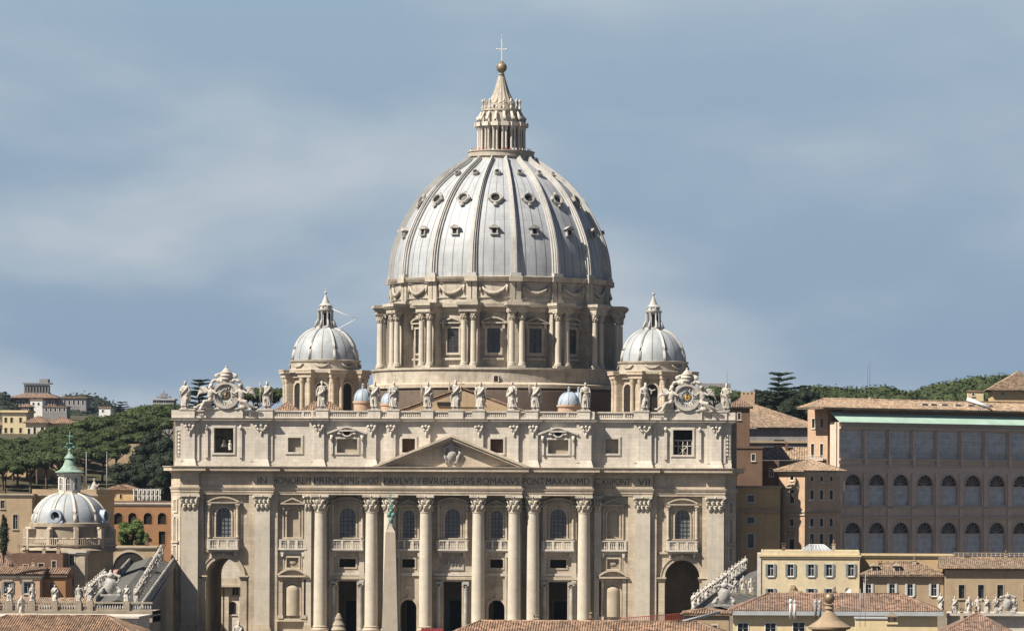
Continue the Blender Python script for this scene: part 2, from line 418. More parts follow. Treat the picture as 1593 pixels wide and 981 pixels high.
def frame_rect(mb, x0, x1, z0, z1, w, y0, y1):   # picture frame round a rectangle
    mb.box(x0-w, x0, y0, y1, z0-w, z1+w); mb.box(x1, x1+w, y0, y1, z0-w, z1+w)
    mb.box(x0, x1, y0, y1, z1, z1+w); mb.box(x0, x1, y0, y1, z0-w, z0)
def frame_arch(mb, cx, w, zb, zt, t, y0, y1, n=14):
    r = w/2; zs = zt-r
    mb.box(cx-r-t, cx-r, y0, y1, zb, zs); mb.box(cx+r, cx+r+t, y0, y1, zb, zs)
    for k in range(n):
        a, b = pi*k/n, pi*(k+1)/n
        mb.prism([(cx+r*cos(a), zs+r*sin(a)), (cx+(r+t)*cos(a), zs+(r+t)*sin(a)), (cx+(r+t)*cos(b), zs+(r+t)*sin(b)), (cx+r*cos(b), zs+r*sin(b))], y0, y1)
def ped_seg(mb, cx, w, z, h, y0, y1, t=0.45, n=10, open_=True):    # segmental pediment
    R = (w*w/4 + h*h)/(2*h); zc = z + h - R; a0 = math.asin(w/2/R)
    pt = lambda r, a: (cx + r*sin(a), zc + r*cos(a))
    for k in range(n):
        a, b = -a0 + 2*a0*k/n, -a0 + 2*a0*(k+1)/n
        mb.prism([pt(R, a), pt(R-t, a), pt(R-t, b), pt(R, b)], y0, y1)
    mb.box(cx-w/2, cx+w/2, y0, y1, z-t*0.8, z+0.02)
    mb.prism([(cx-w/2+0.2, z)] + [pt(R-t+0.03, -a0+2*a0*k/n) for k in range(1, n)] + [(cx+w/2-0.2, z)], (y0+y1)/2 + 0.1, y1)
def ped_tri(mb, cx, w, z, h, y0, y1, t=0.45):
    mb.prism([(cx-w/2, z), (cx, z+h), (cx, z+h-t*1.15), (cx-w/2+t*1.4, z)], y0, y1)
    mb.prism([(cx+w/2, z), (cx+w/2-t*1.4, z), (cx, z+h-t*1.15), (cx, z+h)], y0, y1)
    mb.box(cx-w/2, cx+w/2, y0, y1, z-t*0.8, z+0.003)
    mb.prism([(cx-w/2+t*1.2, z+0.004), (cx+w/2-t*1.2, z+0.004), (cx, z+h-t)], (y0+y1)/2 + 0.1, y1)
def capital_mesh(w, h, name='capital', mat=COLM, pil=False, dpt=None):
    """corinthian capital w wide at the neck; round (or flat for a pilaster), base at z=0"""
    mb = MB(); r = w/2
    if not pil:
        mb.lathe([(r, 0), (r*1.08, 0.04*h), (r, 0.08*h), (r*0.98, 0.5*h), (r*1.3, 0.86*h)], 16)
        for row, (z0, hh, ro) in enumerate([(0.05*h, 0.36*h, 0), (0.30*h, 0.38*h, pi/8)]):
            for k in range(8):
                a = 2*pi*k/8 + ro; d = Vector((cos(a), sin(a), 0)); q = Vector((-sin(a), cos(a), 0)); wd = r*0.33
                base = d*r*1.02
                pts = [base + Vector((0, 0, z0)), base + d*0.10*r + Vector((0, 0, z0+hh*0.6)), d*r*1.42 + Vector((0, 0, z0+hh)), d*r*1.45 + Vector((0, 0, z0+hh*0.82))]
                mb.tube(pts, [(wd*0.9, 0.10*r), (wd, 0.12*r), (wd*0.8, 0.12*r), (wd*0.3, 0.06*r)], 6)
        for k in range(4):
            a = pi/4 + pi/2*k; d = Vector((cos(a), sin(a), 0))
            mb.tube([d*r*0.9 + Vector((0, 0, 0.55*h)), d*r*1.35 + Vector((0, 0, 0.78*h)), d*r*1.72 + Vector((0, 0, 0.86*h)), d*r*1.6 + Vector((0, 0, 0.72*h))], [0.12*r, 0.17*r, 0.2*r, 0.12*r], 6)
        R = r*1.5
        mb.slab([(R*1.0, -R*1.0), (R*0.86, 0), (R, R), (0, R*0.86), (-R, R), (-R*0.86, 0), (-R, -R), (0, -R*0.86)], 0.87*h, h)
        mb.ell((0, -R*0.9, 0.93*h), (0.16*r, 0.1*r, 0.09*h), 6, 4)
    else:
        d = dpt
        mb.box(-r, r, -d, 0.3, 0, 0.07*h); mb.box(-r*0.96, r*0.96, -d*0.9, 0.3, 0.07*h, 0.87*h)
        n = max(2, int(round(w/1.0)))
        for row, (z0, hh) in enumerate([(0.05*h, 0.36*h), (0.30*h, 0.38*h)]):
            m = n if row == 0 else n+1
            for k in range(m):
                x = -r*0.86 + 2*r*0.86*(k + (0.5 if row == 0 else 0))/(n)
                wd = r/n*0.8
                mb.tube([(x, -d, z0), (x, -d-0.12, z0+hh*0.6), (x, -d-0.32, z0+hh), (x, -d-0.34, z0+hh*0.8)], [(wd*0.75, 0.14), (wd*0.95, 0.18), (wd*0.7, 0.2), (wd*0.3, 0.1)], 8)
                mb.ell((x, -d-0.42, z0+hh*0.95), (wd*0.6, 0.22, 0.17), 8, 5)
        for s_ in (-1, 1):
            mb.tube([(s_*r*0.5, -d, 0.55*h), (s_*r*0.95, -d-0.3, 0.8*h), (s_*r*1.2, -d-0.6, 0.86*h), (s_*r*1.1, -d-0.5, 0.70*h)], [0.14, 0.2, 0.24, 0.14], 6)
        mb.prism([(-r-0.35, 0.87*h), (r+0.35, 0.87*h), (r+0.42, h), (-r-0.42, h)], -d-0.55, 0.3)
        mb.ell((0, -d-0.55, 0.92*h), (0.25, 0.16, 0.09*h), 6, 4)
    me = mb.mesh(name); me.materials.append(mat)
    bm = bmesh.new(); bm.from_mesh(me); bmesh.ops.recalc_face_normals(bm, faces=bm.faces); bm.to_mesh(me); bm.free()
    return me
def mesh_part(name, me, parent, loc=(0, 0, 0), rz=0, sc=(1, 1, 1)):
    o = link(name, me, parent); o.location = loc; o.rotation_euler = (0, 0, rz); o.scale = sc; return o

# ------------------------------------------------------------------ the basilica
B = empty('basilica', (0, 0, 0), 0, 'huge domed travertine basilica with a columned and inscribed front, filling the middle of the photo', 'basilica')
SG = (-1, 1)
# -- lower front wall with real openings
def opens(xr):
    h = []
    a, b = xr
    def inx(x): return a < x < b
    for s in SG:
        if inx(46.4*s): h += [archpoly(46.4*s, 7.0, -0.9, 15.1, 20), archpoly(46.4*s, 3.05, 19.2, 25.3)]
        if inx(32.4*s): h += [archpoly(32.4*s, 2.4, 19.2, 25.3), rect(32.4*s-1.2, 32.4*s+1.2, 13.3, 15.3), archpoly(32.4*s, 2.9, 3.6, 10.0)]
        if inx(21.3*s): h += [archpoly(21.3*s, 3.3, 19.2, 25.3), rect(21.3*s-1.65, 21.3*s+1.65, 13.4, 15.1), rect(21.3*s-1.9, 21.3*s+1.9, -0.9, 10.6)]
        if inx(8.9*s): h += [archpoly(8.9*s, 2.4, 19.2, 25.0), rect(8.9*s-1.3, 8.9*s+1.3, 13.4, 15.1), archpoly(8.9*s, 3.3, -0.9, 6.9)]
    if inx(0): h += [archpoly(0, 3.1, 19.2, 25.3), rect(-1.9, 1.9, -0.9, 10.6)]
    return h
WY = {}   # wall plane per section
for (a, b, y) in [(-55, -28.2, 0.0), (28.2, 55, 0.0), (-28.2, -14.1, 0.001), (14.1, 28.2, 0.001), (-14.1, 14.1, -0.7)]:
    plate('facade_wall', TRAV, rect(a, b, -1.0, 28.6), opens((a, b)), y, 1.5, B)
def wy(x): return 0.0 if abs(x) > 14.1 else -0.7
# canted corner piers with slim niches
for s in SG:
    mb = MB(); mb.slab([(55*s, -1.0), (57.2*s, 1.4), (57.2*s, 4.5), (54*s, 4.5)] if s > 0 else [(54*s, 4.5), (57.2*s, 4.5), (57.2*s, 1.4), (55*s, -1.0)], -1, 28.3)
    o = mb.build('corner_pier', TRAV, B)
    ang = math.atan2(2.4, 2.2)*s
    M = Matrix.Translation((56.1*s, 0.2, 0)) @ Matrix.Rotation(ang, 4, 'Z')
    for zb, zt in ((24.6, 26.8), (18.6, 23.4), (15.0, 17.6), (7.8, 13.2)):
        f = MB(M); frame_arch(f, 0, 1.0, zb, zt, 0.28, -0.22, 0.1) if zt-zb > 3 else frame_rect(f, -0.5, 0.5, zb, zt, 0.28, -0.22, 0.1)
        o = f.build('niche', TRAV_W, B)
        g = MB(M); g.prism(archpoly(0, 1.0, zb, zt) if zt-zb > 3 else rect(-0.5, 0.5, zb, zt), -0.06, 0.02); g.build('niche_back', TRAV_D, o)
    for zc in (18.2, 7.2):
        g = MB(M); g.box(-1.2, 1.2, -0.4, 0.2, zc, zc+0.35); g.build('string_course', TRAV, B)
# dark portico and passages behind the openings
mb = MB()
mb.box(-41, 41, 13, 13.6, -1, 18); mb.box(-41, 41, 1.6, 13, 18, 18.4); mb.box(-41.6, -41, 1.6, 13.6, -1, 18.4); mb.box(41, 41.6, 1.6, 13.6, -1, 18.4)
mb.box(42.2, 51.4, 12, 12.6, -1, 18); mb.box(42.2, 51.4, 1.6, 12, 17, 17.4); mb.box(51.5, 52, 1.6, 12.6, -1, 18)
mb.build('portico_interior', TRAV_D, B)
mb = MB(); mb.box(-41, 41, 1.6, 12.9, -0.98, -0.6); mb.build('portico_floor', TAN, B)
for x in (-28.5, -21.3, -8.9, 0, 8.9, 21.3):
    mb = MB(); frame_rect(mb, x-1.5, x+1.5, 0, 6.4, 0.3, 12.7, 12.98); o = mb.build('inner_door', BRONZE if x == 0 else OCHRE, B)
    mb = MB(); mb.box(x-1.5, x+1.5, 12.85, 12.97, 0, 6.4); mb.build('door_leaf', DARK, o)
mb = MB()      # vaulted side passage behind the left arch
for k in range(14):
    a, b = pi*k/14, pi*(k+1)/14
    mb.prism([(-46.4+3.5*cos(a), 11.6+3.5*sin(a)), (-46.4+4.0*cos(a), 11.6+4.0*sin(a)), (-46.4+4.0*cos(b), 11.6+4.0*sin(b)), (-46.4+3.5*cos(b), 11.6+3.5*sin(b))], 1.52, 25)
mb.box(-50.4, -49.91, 1.52, 25, -1, 11.6); mb.box(-42.89, -42.4, 1.52, 25, -1, 11.6); mb.box(-57, -50.41, 14.1, 25, -1, 30); mb.box(-50.4, -42.1, 14.1, 25, 15.8, 30)
mb.build('side_passage', TRAV, B)
# -- entablature
half = [(-57.2, 14), (-57.2, 1.4), (-55.0, -0.9), (-55.0, -1.7), (-51.2, -1.7), (-51.2, -0.9), (-40.4, -0.9), (-40.4, -1.7), (-36.2, -1.7), (-36.2, -0.9), (-28.3, -0.9), (-28.3, -3.2), (-14.1, -3.2), (-14.1, -4.0)]
PATH = mirrored(half)
mb = sweep(MB(), PATH, [(-1.2, 28.0), (0, 28.0), (0, 28.45), (0.1, 28.45), (0.1, 29.0), (0.22, 29.0), (0.34, 29.4), (0.34, 29.5), (0, 29.5), (0, 32.2)])
mb.build('entablature', TRAV, B)
mb = sweep(MB(), PATH, [(0, 32.2), (0.35, 32.3), (0.35, 32.55), (0.6, 32.75), (1.5, 32.76), (1.5, 33.25), (1.75, 33.6), (1.75, 33.7), (-3.0, 33.74)])
xs = -57
while xs < 57:                      # dentil course under the cornice
    ax = abs(xs)
    yy = -0.9
    for lo, hi, v in ((51.2, 55, -1.7), (36.2, 40.4, -1.7), (14.1, 28.3, -3.2), (0, 14.1, -4.0)):
        if lo < ax < hi: yy = v
    if ax < 54.8: mb.box(xs, xs+0.5, yy-0.62, yy-0.3, 32.36, 32.66)
    xs += 0.9
mb.build('main_cornice', TRAV, B)
# inscription cut word by word across the frieze
PERI = [('IN', 402.5, 416.5), ('HONOREM', 424.5, 484), ('PRINCIPIS', 491, 561), ('APOST', 565, 592), ('PAVLVS', 600, 645.5), ('V', 650, 657), ('BVRGHESIVS', 661, 740),
        ('ROMANVS', 744.6, 809.5), ('PONT', 815, 848), ('MAX', 851, 876), ('AN', 878, 896), ('MD', 899, 918), ('CXII', 925, 950), ('PONT', 952.5, 981), ('VII', 993, 1011)]
INS = empty('inscription', (0, 0, 0)); INS.parent = B
for w, a, b in PERI:
    x0, x1 = (a-705)/7.692, (b-705)/7.692; xm = abs((x0+x1)/2)
    y = -4.0 if xm < 14.1 else (-3.2 if xm < 28.3 else (-0.9 if xm < 36.2 else -1.7))
    me = text_mesh(w, INK, 1.35, x1-x0, 0.06, -0.012)
    for v in me.vertices: v.co += Vector((x0, y-0.04, 30.2))
    me.update(); o = link('word', me, INS)
# -- great columns and pilasters of the front
mb = MB()
mb.box(-1.75, 1.75, -1.75, 1.75, 0, 0.5); mb.lathe([(1.72, 0.5), (1.78, 0.68), (1.72, 0.86), (1.5, 0.95), (1.42, 1.1), (1.55, 1.2), (1.55, 1.32), (1.36, 1.45)], 28)
prof = [(1.34 - 0.19*((z/22.8)**1.7), 1.45 + z) for z in [22.8*k/10 for k in range(11)]]
sh = MB(); sh.lathe(prof, 28, curved=True); sh.lathe([(1.15, 24.25), (1.25, 24.3), (1.25, 24.42), (1.15, 24.45)], 28)
col0 = sh.build('column', COLM, B); cb = mb.build('base', TRAV, col0)
mesh_part('capital', capital_mesh(2.34, 3.4), col0, (0, 0, 24.4))
cpos = [(-26.6, -1.85), (-16.3, -1.85), (-12.55, -2.6), (-5.3, -2.6), (5.3, -2.6), (12.55, -2.6), (16.3, -1.85), (26.6, -1.85)]
for i, (x, y) in enumerate(cpos):
    c = col0 if i == 0 else copy_tree(col0, B)
    setloc(c, (x, y, 0.2))
def pilaster(x0, x1, y, z0=0.2, z1=28.0, cap=3.4, mat=COLM):
    cx, w = (x0+x1)/2, x1-x0; yw = wy(cx)
    mb = MB(); mb.box(x0, x1, y, yw+0.3, z0+1.4, z1-cap)
    p = mb.build('pilaster', mat, B)
    b = MB(); b.box(x0-0.3, x1+0.3, y-0.35, yw+0.3, z0, z0+0.7); b.box(x0-0.15, x1+0.15, y-0.18, yw+0.3, z0+0.7, z0+1.1); b.box(x0-0.06, x1+0.06, y-0.08, yw+0.3, z0+1.1, z0+1.45)
    b.build('base', TRAV, p)
    me = capital_mesh(w, cap, pil=True, dpt=0.35, mat=mat)
    mesh_part('capital', me, p, (cx, y+0.35, z1-cap))
for s in SG:
    for a, b, y in ((51.4, 54.8, -1.5), (36.9, 39.9, -1.5), (28.6, 30.0, -0.75), (24.0, 25.0, -0.4), (17.9, 18.9, -0.4), (10.6, 11.0, -1.1)):
        x0, x1 = sorted((a*s, b*s)); pilaster(x0, x1, y)
    x0, x1 = sorted((35.4*s, 41.2*s)); mb = MB(); mb.box(x0, x1, -0.8, 0.3, 0.2, 27.99); mb.build('pilaster_backing', TRAV, B)
    x0, x1 = sorted((50.4*s, 55.0*s)); mb = MB(); mb.box(x0, x1, -0.8, 0.3, 0.2, 27.99); mb.build('pilaster_backing', TRAV, B)
mb = MB(); mb.box(-58, 58, -7, 0.2, -0.98, 0.2); mb.box(-30, 30, -14, -7, -0.98, -0.1); mb.build('front_steps', TRAV_D, B)
# -- windows of the order
def big_window(x, w, kind, glass_m, y, flank=True, balc=True, zb=19.2, zt=25.3):
    mb = MB(); frame_arch(mb, x, w, zb, zt, 0.32, y-0.18, y+0.25)
    frame_rect(mb, x-w/2-0.6, x+w/2+0.6, zb+0.2, zt+0.55, 0.28, y-0.3, y+0.01)
    if flank:
        for q in (-1, 1):
            xx = x + q*(w/2+1.35)
            mb.lathe([(0.3, zb), (0.36, zb+0.3), (0.27, zb+0.4), (0.24, zt-0.2), (0.36, zt+0.1), (0.36, zt+0.5)], 12, (xx, y-0.5, 0))
            mb.box(xx-0.45, xx+0.45, y-0.95, y+0.1, zt+0.5, zt+1.0); mb.box(xx-0.4, xx+0.4, y-0.3, y+0.1, zb-0.1, zt+0.5)
    pw = w + (3.9 if flank else 2.4)
    z = zt + (1.15 if flank else 1.0)
    (ped_seg if kind == 'seg' else ped_tri)(mb, x, pw, z, 1.15, y-0.95, y+0.05, 0.32)
    f = mb.build('window', TRAV, B)
    me = MB().prism(archpoly(w*0 , w-0.02, 0.0, zt-zb-0.02), 0, 0.1).mesh('pane'); me.materials.append(glass_m)
    mesh_part('pane', me, f, (x, y+0.65, zb+0.01))
    if glass_m is GLASSF:
        g = MB(); n = 4 if w > 2.6 else 3
        for k in range(1, n): g.box(x-w/2+w*k/n-0.05, x-w/2+w*k/n+0.05, y+0.52, y+0.62, zb, zt-0.3)
        for k in range(1, 6): g.box(x-w/2, x+w/2, y+0.54, y+0.6, zb+k*(zt-zb-1)/6, zb+k*(zt-zb-1)/6+0.09)
        g.build('glazing_bars', IRON, f)
    if balc:
        bw = w + 3.0; out = 1.5 if flank else 0.7
        b = MB(); b.box(x-bw/2-0.15, x+bw/2+0.15, y-out-0.15, y, zb-2.35, zb-2.0); b.box(x-bw/2+0.1, x+bw/2-0.1, y-out+0.2, y, zb-2.7, zb-2.35)
        b.box(x-bw/2, x+bw/2, y-out, y-out+0.4, zb-0.45, zb-0.2)
        for q in (-1, 0, 1) if bw < 5 else (-1, -0.34, 0.34, 1): b.box(x+q*(bw/2-0.25)-0.25, x+q*(bw/2-0.25)+0.25, y-out+0.02, y-out+0.38, zb-2.0, zb-0.45)
        for q in (-1, 1): b.box(x+q*bw/2-0.2, x+q*bw/2+0.2, y-out+0.3, y, zb-2.0, zb-0.2)
        for q in (-1, 1):
            b.prism([(x+q*(bw/2-0.6)-0.3, zb-2.7), (x+q*(bw/2-0.6)+0.3, zb-2.7), (x+q*(bw/2-0.6)+0.2, zb-3.7), (x+q*(bw/2-0.6)-0.2, zb-3.7)], y-0.6, y)
        o = b.build('balcony', TRAV_W, B)
        k = -bw/2 + 0.65; bb = MB()
        while k < bw/2 - 0.5:
            bb.lathe([(0.08, 0), (0.13, 0.4), (0.06, 0.8), (0.1, 1.5)], 6, (x+k, y-out+0.2, zb-2.0)); k += 0.36
        bb.build('balusters', TRAV_W, o)
for s in SG:
    big_window(46.4*s, 3.05, 'seg', GLASSF, 0.0)
    big_window(32.4*s, 2.4, 'tri', STUC, 0.0, flank=False)
    big_window(21.3*s, 3.3, 'seg', GLASSF, 0.0)
    big_window(8.9*s, 2.4, 'tri', GLASSF, -0.7, flank=False, zt=25.0)
big_window(0, 3.1, 'seg', GLASSF, -0.7)
for x, w in ((-21.3, 3.3), (-8.9, 2.6), (8.9, 2.6), (21.3, 3.3)):     # small dark mezzanine openings
    y = wy(x); mb = MB(); frame_rect(mb, x-w/2, x+w/2, 13.4, 15.1, 0.3, y-0.14, y+0.2); f = mb.build('mezzanine_window', TRAV, B)
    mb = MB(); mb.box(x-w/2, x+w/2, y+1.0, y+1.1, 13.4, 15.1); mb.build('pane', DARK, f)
# relief panel in the middle bay
mb = MB(); frame_rect(mb, -2.0, 2.0, 13.2, 15.6, 0.3, -0.9, -0.6)
for k, (a, b) in enumerate([(-1.4, 0.2), (-0.8, 0.5), (-0.1, 0.1), (0.6, 0.4), (1.3, 0.15)]): mb.ell((a, -0.75, 14.4+b*0.3), (0.28, 0.25, 0.8), 8, 6); mb.ell((a, -0.8, 15.2+b*0.2), 0.2, 7, 5)
mb.build('relief_panel', MARB, B)
# bay with the blind window, framed panel and lower niche
for s in SG:
    x = 32.4*s
    mb = MB(); frame_rect(mb, x-1.2, x+1.2, 13.3, 15.3, 0.35, -0.2, 0.2); frame_rect(mb, x-1.75, x+1.75, 12.8, 15.8, 0.2, -0.1, 0.1)
    o = mb.build('wall_panel', TRAV, B); mb = MB(); mb.box(x-1.2, x+1.2, 0.35, 0.45, 13.3, 15.3); mb.ell((x, 0.3, 14.3), (0.8, 0.15, 0.5), 8, 6); mb.build('panel_back', TRAV_D, o)
    mb = MB(); frame_arch(mb, x, 2.9, 3.6, 10.0, 0.35, -0.2, 0.2)
    for q in (-1, 1):
        mb.box(x+q*2.35-0.4, x+q*2.35+0.4, -0.75, 0.1, 3.6, 10.9); mb.box(x+q*2.35-0.55, x+q*2.35+0.55, -0.95, 0.1, 3.0, 3.7); mb.box(x+q*2.35-0.5, x+q*2.35+0.5, -0.9, 0.1, 10.9, 11.3)
    mb.box(x-3.0, x+3.0, -0.8, 0.1, 2.4, 3.0)
    ped_seg(mb, x, 6.4, 11.7, 1.5, -1.3, 0.05, 0.4)
    o = mb.build('niche', TRAV, B)
    mb = MB(); mb.lathe([(1.44, 3.6), (1.44, 8.6), (1.35, 9.2), (0.9, 9.8), (0.1, 10.0)], 20, (x, 0.35, 0), curved=True, sy=0.75)
    mb.build('niche_back', STUC, o)
# portals with their small ionic columns, lintels, string courses
def portal(x):
    y = wy(x)
    mb = MB(); frame_rect(mb, x-1.9, x+1.9, 0.3, 10.6, 0.35, y-0.2, y+0.3)
    mb.box(x-4.0, x+4.0, y-0.5, y+0.05, 11.0, 11.6)
    o = mb.build('portal', TRAV, B)
    for q in (-1, 1):
        c = MB(); xx = x+q*2.75
        c.box(xx-0.6, xx+0.6, y-1.3, y, 0.2, 0.7); c.lathe([(0.55, 0.7), (0.58, 0.85), (0.46, 1.0), (0.40, 9.5), (0.5, 9.6), (0.5, 9.75)], 14, (xx, y-0.65, 0))
        c.box(xx-0.62, xx+0.62, y-1.2, y, 10.05, 10.6)
        for p_ in (-1, 1): c.tube([(xx+p_*0.5, y-1.2, 9.9), (xx+p_*0.5, y-0.1, 9.9)], 0.24, 8)
        c.build('portal_column', MARB, o)
for x in (-21.3, 0, 21.3): portal(x)
for s in SG:
    x = 8.9*s; mb = MB(); frame_arch(mb, x, 3.3, 0.2, 6.9, 0.45, -0.9, -0.5); mb.ell((x, -0.9, 7.6), (0.35, 0.3, 0.4), 8, 6)
    mb.ell((x, -0.72, 9.4), (0.9, 0.12, 0.6), 12, 6); mb.build('arched_doorway', TRAV, B)
mb = MB()
for a, b in ((-28, -28), ):
    pass
for a, b in ((-25.2, -17.7), (-11.2, -6.7), (-3.9, 3.9), (6.7, 11.2), (17.7, 25.2)):
    y = wy((a+b)/2); mb.box(a, b, y-0.32, y+0.05, 11.75, 12.3)
for s in SG:
    mb.box(30.2*s, 35.3*s, -0.3, 0.05, 16.1, 16.5)
mb.build('string_course', TRAV_W, B)
# big side arches
for s in SG:
    x = 46.4*s; mb = MB(); frame_arch(mb, x, 7.0, 11.6, 15.1, 0.75, -0.35, 0.3, 20)
    frame_arch(mb, x, 8.5, 11.6, 15.85, 0.2, -0.5, 0.0, 20)
    for q in (-1, 1):
        mb.box(x+q*4.15-0.62, x+q*4.15+0.62, -0.5, 0.1, 0.2, 10.8)
        for k_ in range(3): mb.box(x+q*(4.15)-0.75-0.1*k_, x+q*(4.15)+0.75+0.1*k_, -0.65-0.15*k_, 1.4, 10.8+0.28*k_, 11.08+0.28*k_)
    mb.ell((x, -0.5, 16.0), (0.35, 0.35, 0.45), 8, 6)
    mb.box(x-4.6, x+4.6, -0.4, 0.05, 16.35, 16.75)
    for q in (-1, 1): mb.box(x+q*3.3-0.45, x+q*3.3+0.45, -0.22, 0.02, 17.0, 26.5)
    mb.build('side_arch', TRAV, B)
# -- attic storey
def at_holes(a, b):
    h = []
    for s in SG:
        for c, w, z0, z1 in ((46.4, 3.9, 36.4, 41.4), (32.1, 2.6, 36.6, 39.5), (21.3, 4.1, 36.5, 39.3), (8.9, 2.6, 36.6, 39.4)):
            if a < c*s < b: h.append(rect(c*s-w/2, c*s+w/2, z0, z1))
    return h
for a, b, y in ((-56.2, -28.4, -0.3), (28.4, 56.2, -0.3), (-28.4, 28.4, -1.9)):
    plate('attic_wall', TRAV_W, rect(a, b, 33.7, 42.7), at_holes(a, b), y, 2.0, B)
APIL = [(52.2, 54.2, -0.95), (37.4, 40.1, -1.05), (25.9, 28.0, -2.5), (15.4, 17.2, -2.5), (11.5, 13.3, -2.5), (4.5, 6.2, -2.5)]
mb = MB()
for s in SG:
    for a, b, y in ((28.5, 56.3, -0.3),):
        mb.box(a*s, b*s, y-0.4, y+0.02, 33.72, 34.3); mb.box(a*s, b*s, y-0.2, y+0.02, 34.3, 34.7)
mb.box(-28.5, 28.5, -2.3, -1.88, 33.72, 34.3); mb.box(-28.5, 28.5, -2.1, -1.88, 34.3, 34.7)
mb.build('attic_base', TRAV_W, B)
for s in SG:
    for a, b, y in APIL:
        x0, x1 = sorted((a*s, b*s)); wl_ = -0.3 if a > 28.3 else -1.9
        if a in (52.2, 37.4, 25.9):     # stepped backing strip beside the main pilaster
            mb = MB(); xi = x0-0.9; mb.box(xi, x1+0.9 if a > 30 else x1+0.2, wl_-0.3, wl_+0.1, 34.7, 42.6); mb.build('pilaster_backing', TRAV_W, B)
        mb = MB(); mb.box(x0, x1, y, wl_+0.1, 35.0, 42.6); mb.taper(x0+0.02, x1-0.02, y+0.01, wl_+0.1, 33.73, 35.2, 0.45)
        o = mb.build('attic_pilaster', TRAV_W, B)
        c = MB(); cx = (x0+x1)/2; w = (x1-x0)/2
        c.box(x0-0.12, x1+0.12, y-0.3, y+0.2, 42.2, 42.58)
        for q in (-1, 1):
            c.ell((cx+q*w*0.75, y-0.22, 41.75), (0.34, 0.3, 0.36), 8, 6); c.tube([(cx+q*w*0.7, y-0.2, 41.6), (cx+q*w*0.45, y-0.25, 41.1), (cx, y-0.3, 40.95)], [0.2, 0.2, 0.14], 6)
        c.ell((cx, y-0.25, 41.9), (0.3, 0.25, 0.3), 8, 6); c.tube([(cx, y-0.15, 40.95), (cx, y-0.18, 40.2), (cx, y-0.1, 39.7)], [0.2, 0.16, 0.05], 6)
        c.build('capital', TRAV_W, o)
def attic_window(x, w, z0, z1, y, back, depth=0.8, orn=0):
    mb = MB(); frame_rect(mb, x-w/2, x+w/2, z0, z1, 0.38, y-0.2, y+0.3)
    frame_rect(mb, x-w/2-0.38, x+w/2+0.38, z0-0.38, z1+0.38, 0.16, y-0.12, y+0.02)
    if orn == 1:                     # arched hood with an oval window on long brackets
        for q in (-1, 1):
            mb.prism([(x+q*4.0, z1+0.9), (x+q*4.0, z1+1.3), (x+q*1.6, z1+2.2), (x+q*1.6, z1+1.8)], y-0.7, y+0.05)
            mb.box(x+q*(w/2+1.0)-0.22, x+q*(w/2+1.0)+0.22, y-0.45, y+0.05, z0-0.3, z1+0.7)
            mb.tube([(x+q*(w/2+1.0), y-0.5, z1+0.7), (x+q*(w/2+1.1), y-0.6, z1-0.4)], [0.35, 0.2], 8)
        ped_seg(mb, x, 3.6, z1+1.75, 0.8, y-0.75, y+0.05, 0.3)
        mb.lathe([(0.75, 0), (0.95, 0.12), (1.1, 0)], 18, (0, 0, 0)) if False else None
        for k in range(16):
            a, b = 2*pi*k/16, 2*pi*(k+1)/16
            q = lambda r, t: (x + r*1.25*cos(t), z1+1.3 + r*sin(t))
            mb.prism([q(0.62, a), q(0.88, a), q(0.88, b), q(0.62, b)], y-0.5, y+0.02)
        mb.ell((x-1.5, y-0.4, z1+1.1), (0.5, 0.25, 0.3), 8, 5); mb.ell((x+1.5, y-0.4, z1+1.1), (0.5, 0.25, 0.3), 8, 5)
    if orn == 2:
        for q in (-1, 1): mb.box(x+q*(w/2+1.5)-0.28, x+q*(w/2+1.5)+0.28, y-0.4, y+0.05, z0-1.0, z1+0.2); mb.ell((x+q*(w/2+1.5), y-0.4, z1+0.1), (0.34, 0.3, 0.5), 8, 6)
    f = mb.build('attic_window', TRAV_W, B)
    mb = MB(); mb.box(x-w/2, x+w/2, y+depth, y+depth+0.1, z0, z1); mb.build('window_back', back, f)
    if orn == 1:
        mb = MB(); mb.prism([(x+0.78*cos(2*pi*k/16), z1+1.3+0.62*sin(2*pi*k/16)) for k in range(16)], y-0.1, y-0.05); mb.build('oval_pane', DARK, f)
    return f
